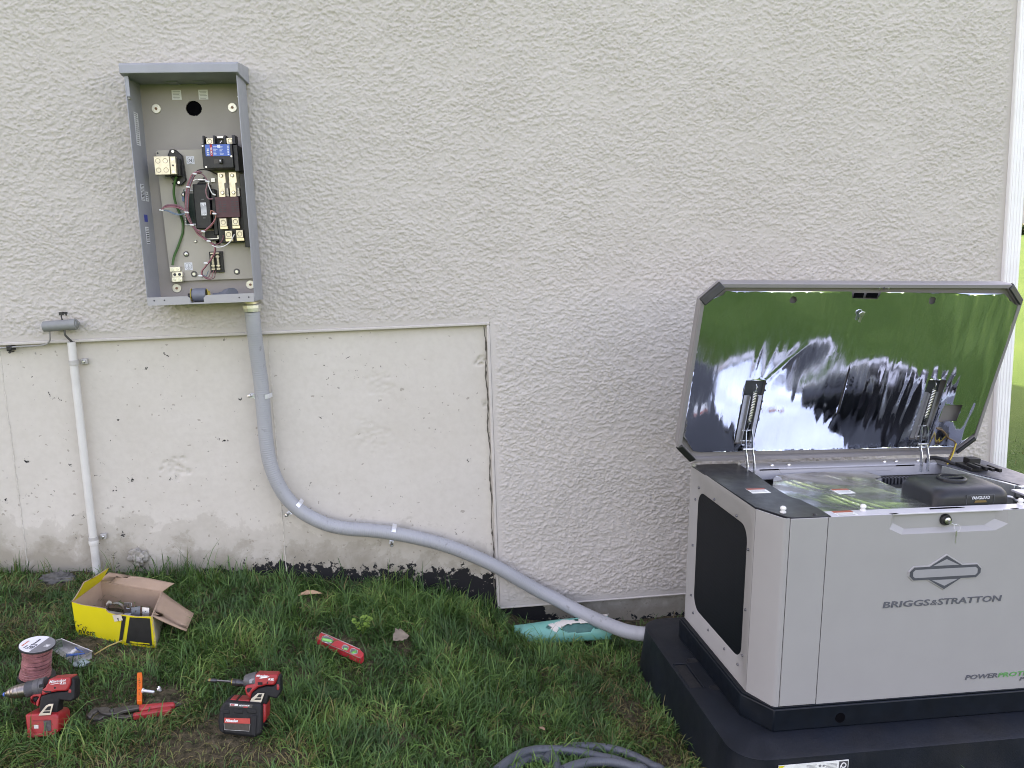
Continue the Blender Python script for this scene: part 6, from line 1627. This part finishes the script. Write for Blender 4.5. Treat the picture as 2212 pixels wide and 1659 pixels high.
def small_things():
    om = M('orange_plastic', (.75, .13, .012), .4, var=.05, scale=20)
    R = thing('shim', 'flat bright orange plastic strip lying upright in the photo beside the pliers', 'plastic strip', on_g(*z8((1585, 730)), .01))
    R['label'] = 'flat bright orange plastic strip lying in the grass above the pliers'
    mb = lying(MB(), z8, [(1562, 572), (1612, 568), (1618, 590), (1614, 888), (1556, 890), (1558, 600)], .026, .014); b_ = put(mb, 'strip', om, R, bevel=.0012)
    mb = MB()
    for k in range(10):
        y = 640 + 20 * k; w = 10 + 6 * ((k * 7) % 3)
        if k == 5: continue
        lying(mb, z8, [(1578, y), (1578 + w, y - 1), (1578 + w, y + 10), (1578, y + 10)], .0264, .0006)
    put(mb, 'print', M('print_brown', (.20, .05, .015), .6), b_)
    zn = M('bright_zinc')
    a, b = on_g(*z8((1620, 778)), .028), on_g(*z8((1756, 794)), .026)
    mb = MB(); mb.lathe(a, b, [(0, .0062), (.05, .0068), (.09, .0068), (.10, .0042)] + [(.12 + .02 * k, .0042 if k % 2 else .0036) for k in range(43)] + [(1, .0025)], 12); o = put(mb, 'screw', zn); tag(o, 'shiny zinc bolt lying next to the orange strip', 'bolt')
    a = on_g(*z8((1793, 768)), .026); b = on_g(*z8((1828, 752)), .028)
    mb = MB(); mb.lathe(a, b, [(0, .0045), (.5, .0045), (.52, .0080), (.95, .0080), (1, .006)], 6); o = put(mb, 'bolt', zn); tag(o, 'stubby bright bolt head in the grass right of the longer zinc bolt', 'bolt')
    # straw stalk
    a, b = on_g(*z6((545, 1255)), .004), on_g(*z6((890, 1080)), .045)
    mb = MB(); mb.tube([a, (a + b) / 2 + (0, 0, .004), b], [.0022, .002, .0018], 6); o = put(mb, 'straw_stalk', M('straw', (.40, .30, .10), .7)); tag(o, 'dry yellow stalk leaning against the front of the yellow box', 'stalk')
    # dry leaves: bent sheets with a midrib
    def leaf(c, L, W, rot, lab, mat, curl=.3, tilt=.3):
        n, m = 9, 5; V = []; 
        ca, sa = cos(rot), sin(rot)
        for i in range(n):
            u = i / (n - 1); w = W * (sin(pi * min(1, u * .97 + .02)) ** .8) * (1 - .25 * u) * (1 + .18 * sin(i * 2.6))
            for j in range(m):
                v = j / (m - 1) * 2 - 1
                x = (u - .5) * L; y = v * w; z = curl * w * v * v + .05 * L * sin(u * 3.2 + .4) + tilt * y * .5 + .036
                V.append((c[0] + x * ca - y * sa, c[1] + x * sa + y * ca, c[2] + z))
        F = [(i * m + j, i * m + j + 1, (i + 1) * m + j + 1, (i + 1) * m + j) for i in range(n - 1) for j in range(m - 1)]
        o = put(MB().add(V, F), 'dry_leaf', mat, smooth=60); s = o.modifiers.new('thickness', 'SOLIDIFY'); s.thickness = .0007
        tag(o, lab, 'leaf', 'dry leaves on the lawn'); return o
    leaf(on_g(672, 1306), .078, .012, .16, 'long tan curled leaf on the grass close to the concrete wall', M('leaf_tan', (.40, .25, .15), .7, var=.2, scale=60), .5, .5)
    leaf(on_g(868, 1402), .055, .024, .5, 'broad grey-brown leaf in the grass right of the torpedo level', M('leaf_greybrown', (.20, .16, .12), .75, var=.25, scale=50), .5, 1.0)
    leaf(on_g(1171, 1600), .024, .008, 2.2, 'tiny brown leaf in the grass just above the coiled conduit', M('leaf_brown', (.30, .19, .12), .7), .4, .5)
    # small bright weed
    c = on_g(785, 1372)
    R = thing('weed', 'small light green weed with round leaves in the grass near the wall', 'weed', c)
    lm = M('weed_green', (.13, .24, .035), .6, var=.2, scale=40)
    rg = random.Random(6); st = MB(); k = 0
    for s in range(7):
        a = rg.uniform(0, 2 * pi); l = rg.uniform(.04, .085); top_ = c + np.array((cos(a) * l * .5, sin(a) * l * .5, l))
        st.tube([c, (c + top_) / 2 + (0, 0, .008), top_], [.0012, .001, .0008], 5)
        for q in range(5):
            p = c + (top_ - c) * (.45 + .14 * q) + np.array((rg.uniform(-.008, .008), rg.uniform(-.008, .008), .004)); r = rg.uniform(.0045, .0075); tl = rg.uniform(-.5, .5); tq = rg.uniform(-.5, .5)
            mb = MB(); mb.add([p + np.array((r * cos(t), r * sin(t), r * (tl * cos(t) + tq * sin(t)))) for t in [2 * pi * j / 8 for j in range(8)]], [tuple(range(8))])
            put(mb, 'leaf', lm, R, smooth=0)
    put(st, 'stem', lm, R)
small_things()

# ---- broken teal drain pipe half
def build_teal():
    teal, white, dark = (.07, .37, .30), (.62, .58, .52), (.03, .16, .14)
    m, nt, b = nmat('drain_pipe_paint')
    f = noise(nt, 14, 6, .6, None, .8); f2 = noise(nt, 40, 5, .6)
    at = nt.nodes.new('ShaderNodeAttribute'); at.attribute_name = 'bare'
    k = math_(nt, 'ADD', at.outputs['Fac'], math_(nt, 'MULTIPLY', math_(nt, 'SUBTRACT', f, .5), 1.6))
    c = mixc(nt, ramp(nt, k, [(.47, 0.0), (.52, 1.0)]), teal, white)
    c = mixc(nt, math_(nt, 'MULTIPLY', f2, .25), c, (.35, .30, .25))
    nt.links.new(c, b.inputs['Base Color']); b.inputs['Roughness'].default_value = .45
    p0 = on_g(*z7((285, 440)), .018); p1 = on_g(*z7((1115, 430)), .050)
    p0 = np.array((.262, -.132, -.098)); p1 = np.array((.598, -.138, -.090))
    ax = p1 - p0; Lg = np.linalg.norm(ax); ax /= Lg; side = np.cross(ax, (0, 0, 1)); side /= np.linalg.norm(side); up = np.cross(side, ax)
    R = thing('drain_pipe', 'broken piece of turquoise and white perforated drain pipe lying below the conduit', 'drain pipe', (p0 + p1) / 2)
    n, mm = 90, 44; V = []; bare = []
    def pos(u, a, r): return p0 + ax * Lg * u + (side * cos(a) + up * sin(a)) * r
    rad = lambda u: .042 + .008 * u
    hole_l = [(.36, 1.00, .013), (.66, 1.45, .013)]
    def in_hole(u, a):
        for hu, ha, hr in hole_l:
            if math.hypot((u - hu) * Lg, (a - ha) * rad(u)) < hr * .62: return True
        # torn opening
        x = (u - .68) / .20; y = (a - .72) / .40
        w = 1 + .25 * sin(u * 60) * .6 + .2 * sin(a * 14 + u * 20)
        if x * x + y * y < .92 * w and not (a > .85 and u < .6): return True
        if .50 < u < .62 and abs(a - .92 - .4 * (u - .5)) < .10 + .05 * sin(u * 70): return True
        return False
    a0, a1 = -.35, pi + .30
    for i in range(n + 1):
        u = i / n
        for j in range(mm + 1):
            a = a0 + (a1 - a0) * j / mm; V.append(pos(u + (.012 * sin(a * 7) + .01 * sin(a * 13)) * (1 if u > .9 else 0), a, rad(u) * (1 + .02 * sin(u * 9 + a * 2))))
            bare.append(.16 + .62 * math.exp(-((u - .52) / .26) ** 2) * math.exp(-((a - 1.15) / .62) ** 2) + .45 * math.exp(-((u - .92) / .14) ** 2) * (a > 1.0))
    F = []
    for i in range(n):
        for j in range(mm):
            u, a = (i + .5) / n, a0 + (a1 - a0) * (j + .5) / mm
            if not in_hole(u, a): F.append((i * (mm + 1) + j, i * (mm + 1) + j + 1, (i + 1) * (mm + 1) + j + 1, (i + 1) * (mm + 1) + j))
    o = put(MB().add(V, F), 'shell', m, R, smooth=60)
    at = o.data.attributes.new('bare', 'FLOAT', 'POINT'); at.data.foreach_set('value', np.array(bare, np.float32))
    s = o.modifiers.new('wall', 'SOLIDIFY'); s.thickness = .003; s.offset = -1
    o2m = M('pipe_inside', (.030, .13, .11), .6, var=.2)
    V = [pos(u_, a0 + (a1 - a0) * j / 20, rad(u_) * .90) for u_ in (0, .5, 1) for j in range(21)]
    put(MB().add(V, [(i * 21 + j, i * 21 + j + 1, (i + 1) * 21 + j + 1, (i + 1) * 21 + j) for i in range(2) for j in range(20)]), 'inner_layer', o2m, R, smooth=60)
build_teal()

# ---- coil of darker conduit in front
def build_coil():
    dm = conduit_mat('conduit_slate', (.075, .085, .098))
    R0 = None
    o = thing('conduit_coil', 'loose coil of slate grey conduit lying on the lawn at the front', 'conduit coil', (.33, -1.13, -.09))
    r = .0120
    def arc(cx, cy, rx, ry, a0, a1, rot, z0, z1_, n=60):
        out = []
        for k in range(n + 1):
            a = radians(a0 + (a1 - a0) * k / n); x, y = rx * cos(a), ry * sin(a); c, s = cos(rot), sin(rot)
            X, Y = cx + x * c - y * s, cy + x * s + y * c; out.append((X, Y, float(gz(X, Y)) + r + z0 + (z1_ - z0) * k / n))
        return out
    # strands seen in the photograph, from far to near, as turns of one coil
    s1 = [on_g(*z7(a), r + .006) for a in ((560, 1600), (640, 1520), (790, 1472), (950, 1468), (1110, 1482), (1260, 1515), (1400, 1570), (1530, 1640), (1640, 1720))]
    s2 = [on_g(*z7(a), r + .012) for a in ((130, 1680), (230, 1600), (340, 1535), (470, 1500), (620, 1495), (780, 1505), (930, 1530), (1060, 1560), (1200, 1590), (1330, 1640), (1440, 1700))]
    s3 = [on_g(*z7(a), r + .020) for a in ((720, 1680), (820, 1640), (960, 1608), (1100, 1602), (1240, 1618), (1370, 1655), (1480, 1710))]
    s4 = [on_g(*z7(a), r) for a in ((230, 1690), (330, 1620), (440, 1580), (560, 1560), (640, 1535))]
    def close_(s, drop, dx_): 
        # carry each strand round the near side of the coil, out of the picture
        a, b = s[0], s[-1]; mid = (a + b) / 2; w = np.linalg.norm(b - a) / 2
        out = [np.array(p) for p in s]
        for k in range(1, 6):
            t = pi * k / 6; p = mid + (b - a) / 2 * cos(t) + np.array((0, -drop * sin(t), 0)); p[2] = float(gz(p[0], p[1])) + r + .01; out.append(p)
        return out
    for nm, s, dr in (('turn', s1, .42), ('turn', s2, .40), ('turn', s3, .36), ('turn', s4, .30)):
        path = smooth_path([tuple(p) for p in close_(s, dr, 0)] , 6)
        put(ribbed(path, r, .006, .0003, 16), nm, dm, o, smooth=60)
build_coil()

# ================================================================== GRASS
def build_grass():
    rg = np.random.default_rng(21)
    d = .02; W, H = 380, 200
    def F(l, s, w=.6): return fft_noise((H, W), d, l, l, s, w)
    NX, NY = -2.6, -3.0
    fields = [F(.5, 61), F(.22, 62), F(.12, 63), F(.35, 64), F(.35, 65)]
    def samp(f, x, y):
        i = np.clip((y - NY) / d, 0, H - 1.01); j = np.clip((x - NX) / d, 0, W - 1.01)
        i0, j0 = i.astype(int), j.astype(int); a, b = i - i0, j - j0
        return f[i0, j0] * (1 - a) * (1 - b) + f[i0 + 1, j0] * a * (1 - b) + f[i0, j0 + 1] * (1 - a) * b + f[i0 + 1, j0 + 1] * a * b
    def scat(n, x0, x1, y0, y1): return np.stack([rg.uniform(x0, x1, n), rg.uniform(y0, y1, n)], -1)
    P = np.concatenate([scat(138000, -1.75, 1.35, -1.35, .015), scat(20000, -2.3, 3.2, -2.6, -1.35), scat(9000, 1.35, 3.2, -1.35, .015), scat(3500, -2.3, -1.75, -1.35, .015), scat(5000, 2.25, 4.2, 0, 2.2)])
    x, y = P[:, 0], P[:, 1]
    # worn patches: thin and straw coloured
    def gpatch(cx, cy, rx, ry): return np.exp(-((x - cx) / rx) ** 2 - ((y - cy) / ry) ** 2)
    dry = .28 * sstep(samp(fields[1], x, y) + .5 * samp(fields[2], x, y), .55, 1.6)
    for args, k in (((-.60, -.86, .10, .06), 1.3), ((-.66, -.93, .2, .06), .8), ((-.45, -.93, .1, .05), .7), ((.55, -.60, .05, .14), .9), ((.60, -.85, .05, .14), .9), ((.50, -.33, .08, .05), .8), ((-1.30, -.10, .2, .06), .7), ((-1.25, -.35, .1, .1), .7), ((-.92, -.50, .10, .05), .7), ((.40, -.75, .06, .05), .6), ((-1.0, -.95, .08, .05), .5), ((-.98, -.72, .05, .03), .4)):
        dry = dry + k * gpatch(*args)
    dry = np.clip(dry, 0, 1.2)
    keep = rg.random(len(x)) > .80 * sstep(dry, .45, 1.0)
    keep &= ~((y > -.035) & (x < .95) & (rg.random(len(x)) < .5))
    # nothing grows through the pad, box, house
    loc = np.stack([x - GO[0], y - GO[1]], -1); u = loc[:, 0] * GU[0] + loc[:, 1] * GU[1]; w = loc[:, 0] * GW[0] + loc[:, 1] * GW[1]
    keep &= ~((u > -.125) & (u < 1.11) & (w > -.13) & (w < .705))
    def inquad(q):
        ins = np.ones(len(x), bool)
        for i in range(4):
            a, b = q[i], q[(i + 1) % 4]; ins &= ((b[0] - a[0]) * (y - a[1]) - (b[1] - a[1]) * (x - a[0])) > 0
        return ins
    keep &= ~inquad([c[:2] for c in CARTON[:4]])
    near_items = np.zeros(len(x))
    items = ((-1.08, -.62, .05), (-1.157, 0, .025), (-.985, -.80, .05), (-.52, -.815, .07), (-.31, -.43, .05), (-.37, -.39, .04), (-.25, -.47, .04), (-.82, -.65, .03), (-.80, -.70, .03), (-.78, -.675, .03), (-.88, -.765, .05), (-.80, -.75, .05), (-.73, -.735, .05), (-1.06, -.46, .05), (-1.01, -.51, .05), (-.118, -.425, .035), (-.42, -.172, .04), (-1.265, -.055, .05))
    for cx, cy, r in items:
        near_items = np.maximum(near_items, np.exp(-(((x - cx) ** 2 + (y - cy) ** 2) / r ** 2)))
    keep &= ~((near_items > .5) & (rg.random(len(x)) < .72))
    keep &= ~((x > .30) & (x < .6) & (y > -.19) & (y < -.08) & (rg.random(len(x)) < .9))
    keep &= ~((x > .23) & (x < 1.2) & (y > -.11) & (rg.random(len(x)) < .93))
    keep &= ~((y > .022) & (x < CORNER_X + .06))
    x, y, dry, near_items = x[keep], y[keep], dry[keep], near_items[keep]
    n = len(x)
    big = samp(fields[0], x, y); az0 = 2.2 * samp(fields[3], x, y) + .9 * samp(fields[2], x, y)
    h = rg.gamma(8, 1 / 8, n) * (.039 + .008 * np.clip(big, -1, 1.5)) * (1 - .35 * np.clip(dry, 0, 1))
    long_ = rg.random(n) < .06; h = np.where(long_, h * 1.55, h)
    wallside = np.exp(-((y + .02) / .035) ** 2) * (x < .2) * (samp(fields[2], x, y) > .25); h = h * (1 + .75 * wallside)
    h *= np.where(near_items > .25, .50, 1)
    lf = -.378 - .319 * (x + 1.089); boxfront = np.exp(-((x + .96) / .16) ** 4 - ((y - lf + .03) / .045) ** 2); h *= 1 - .62 * boxfront
    # longer lush tufts toward the middle by the wall
    h *= 1 + .35 * np.exp(-((x + .05) / .35) ** 2 - ((y + .25) / .2) ** 2)
    az = az0 + rg.normal(0, 1.1, n)
    lean = np.clip(rg.normal(1.32, .40, n) + .45 * np.clip(dry, 0, 1), .1, 1.7) * (1 - .6 * wallside)
    wd = rg.uniform(.0009, .0018, n) * (1 - .25 * np.clip(dry, 0, 1))
    z = gz(x, y) - .004
    ts = np.array([0, .36, .70, 1.0]); ws = np.array([.8, 1.0, .72, 0])
    dirx, diry = np.cos(az), np.sin(az); sx, sy = -diry, dirx
    tw = rg.uniform(-.6, .6, n)
    V = np.zeros((n, 7, 3), np.float32); px, pz = np.zeros(n), np.zeros(n); vi = 0
    for k in range(4):
        if k:
            ang = lean * (ts[k - 1] + ts[k]) / 2 * 1.35
            px = px + np.sin(ang) * h * (ts[k] - ts[k - 1]); pz = pz + np.cos(ang) * h * (ts[k] - ts[k - 1])
        cx, cy, cz = x + dirx * px, y + diry * px, z + np.maximum(pz, 0)
        if k < 3:
            for sg in (-1, 1):
                V[:, vi, 0] = cx + sg * sx * wd * ws[k]; V[:, vi, 1] = cy + sg * sy * wd * ws[k]; V[:, vi, 2] = cz + sg * tw * wd * ws[k]; vi += 1
        else: V[:, vi] = np.stack([cx, cy, cz], -1); vi += 1
    base = (np.arange(n) * 7)[:, None]
    tri = np.array([[0, 1, 3], [0, 3, 2], [2, 3, 5], [2, 5, 4], [4, 5, 6]])
    T = (base[:, :, None] + tri[None]).reshape(-1, 3)
    m, nt, b = nmat('grass_blades')
    a1 = nt.nodes.new('ShaderNodeAttribute'); a1.attribute_name = 'tint'; a2 = nt.nodes.new('ShaderNodeAttribute'); a2.attribute_name = 'dryness'
    c = ramp(nt, a1.outputs['Fac'], [(0, (.026, .084, .022)), (.35, (.046, .132, .032)), (.7, (.082, .195, .042)), (1, (.19, .31, .075))])
    c = mixc(nt, a2.outputs['Fac'], c, (.20, .150, .062))
    nt.links.new(c, b.inputs['Base Color']); b.inputs['Roughness'].default_value = .5; b.inputs['Specular IOR Level'].default_value = .35
    tl = nt.nodes.new('ShaderNodeBsdfTranslucent'); nt.links.new(c, tl.inputs[0]); ms = nt.nodes.new('ShaderNodeMixShader'); ms.inputs[0].default_value = .22
    out = [q for q in nt.nodes if q.type == 'OUTPUT_MATERIAL'][0]
    nt.links.new(b.outputs[0], ms.inputs[1]); nt.links.new(tl.outputs[0], ms.inputs[2]); nt.links.new(ms.outputs[0], out.inputs[0])
    o = grid_mesh('grass', V.reshape(-1, 3), T, m)
    tint = np.clip(.42 + .16 * samp(fields[1], x, y) + .10 * big + rg.normal(0, .2, n), 0, 1)
    isdry = np.clip(np.where(rg.random(n) < .02 + .75 * np.clip(dry, 0, 1), rg.uniform(.5, 1, n), rg.uniform(0, .12, n)), 0, 1)
    for nm, arr in (('tint', tint), ('dryness', isdry)):
        at = o.data.attributes.new(nm, 'FLOAT', 'POINT'); at.data.foreach_set('value', np.repeat(arr, 7).astype(np.float32))
    tag(o, 'uneven green lawn grass with straw coloured worn patches', 'grass', kind='stuff')
build_grass()

# ================================================================== FAR SIDE OF THE LAWN
def leafy(name, c, rx, ry, rz, nleaf, size, mat, seed, parent):
    rg = np.random.default_rng(seed)
    p = rg.standard_normal((nleaf, 3)); p /= np.linalg.norm(p, axis=1)[:, None]; p *= (rg.random(nleaf) ** .33)[:, None] * (1 + .25 * np.sin(p[:, :1] * 5 + p[:, 2:3] * 4 + seed))
    p *= np.array((rx, ry, rz)); p += np.array(c)
    a = rg.standard_normal((nleaf, 3)); a /= np.linalg.norm(a, axis=1)[:, None]; b = np.cross(a, rg.standard_normal((nleaf, 3))); b /= np.linalg.norm(b, axis=1)[:, None]
    s = size * rg.uniform(.6, 1.4, nleaf)[:, None]
    V = np.stack([p - a * s, p + b * s * .6, p + a * s, p - b * s * .6], 1).reshape(-1, 3)
    Q = np.arange(nleaf * 4).reshape(-1, 4)
    o = grid_mesh(name, V, Q, mat, parent); return o

def build_background():
    hm = M('hedge_leaf', (.05, .085, .03), .7, var=.5, scale=1.5)
    R = thing('hedge', 'long clipped dark hedge at the far edge of the sunny lawn', 'hedge', (35, 58, -.12))
    loc = np.array((0, 0, 0))
    def dirpt(px, py, dist): d_ = ray(px, py); d_ = d_ / np.linalg.norm(d_[:2]); return CAM + d_ * dist
    h0 = dirpt(2208, 485, 60.0)
    R.location = (h0[0], h0[1], -.12 + float(far_rise(h0[1])))
    rg = np.random.default_rng(9); n = 16000
    p = np.stack([rg.uniform(-26, 16, n), rg.uniform(-.8, .8, n), rg.random(n) ** .7 * .55 + .03 * np.sin(rg.uniform(0, 60, n))], -1)
    a = rg.standard_normal((n, 3)); a /= np.linalg.norm(a, axis=1)[:, None]; b = np.cross(a, rg.standard_normal((n, 3))); b /= np.linalg.norm(b, axis=1)[:, None]
    V = np.stack([p - a * .13, p + b * .09, p + a * .13, p - b * .09], 1).reshape(-1, 3)
    grid_mesh('foliage', V, np.arange(n * 4).reshape(-1, 4), hm, R)
    # neighbour's house with porch
    hc = dirpt(2211, 470, 82.0); x, y = hc[0], hc[1]; zb = float(far_rise(y))
    R = thing('distant_house', 'distant pale house with a grey hip roof and a porch beyond the hedge', 'house', (x, y, zb - .12))
    put_ = lambda mb, *a, **k: put(MB().add([(p[0], p[1], p[2] + zb) for p in mb.v], mb.f), *a, **k)
    wl = M('siding_pale', (.55, .54, .52), .7, var=.04, scale=2); rf = M('far_roof', (.24, .225, .215), .85, var=.2, scale=4); gl = M('far_glass', (.06, .07, .08), .15)
    mb = MB(); mb.bb(x - 1, x + 14, y, y + 9, -.12, 2.9); w = put_(mb, 'wall', wl, R, smooth=0)
    mb = MB(); mb.add([(x - 1.7, y - 2.4, 2.9), (x + 14.7, y - 2.4, 2.9), (x + 14.7, y + 9.7, 2.9), (x - 1.7, y + 9.7, 2.9), (x + 4, y + 3.6, 5.6), (x + 9, y + 3.6, 5.6)], [(0, 1, 5, 4), (1, 2, 5), (2, 3, 4, 5), (3, 0, 4), (3, 2, 1, 0)]); put_(mb, 'roof', rf, R, smooth=0)
    for k in range(6):
        mb = MB(); mb.bb(x - 1.3 + 3.0 * k, x - 1.12 + 3.0 * k, y - 2.0, y - 1.82, -.12, 2.9); put_(mb, 'porch_post', wl, R, smooth=0)
    mb = MB(); mb.bb(x - 1.3, x + 13.8, y - 1.96, y - 1.88, .85, .93); 
    for k in range(75): mb.bb(x - 1.25 + .2 * k, x - 1.21 + .2 * k, y - 1.95, y - 1.89, .05, .85)
    put_(mb, 'porch_railing', wl, R, smooth=0)
    for k in range(4):
        mb = MB(); mb.bb(x + .6 + 3.4 * k, x + 2.0 + 3.4 * k, y - .06, y - .003, .9, 2.3); f = put_(mb, 'window', gl, R, smooth=0)
        mb = MB(); mb.bb(x + .5 + 3.4 * k, x + 2.1 + 3.4 * k, y - .10, y - .062, 2.3, 2.42); mb.bb(x + .5 + 3.4 * k, x + 2.1 + 3.4 * k, y - .10, y - .062, .8, .9); put_(mb, 'window_trim', wl, f, smooth=0)
build_background()
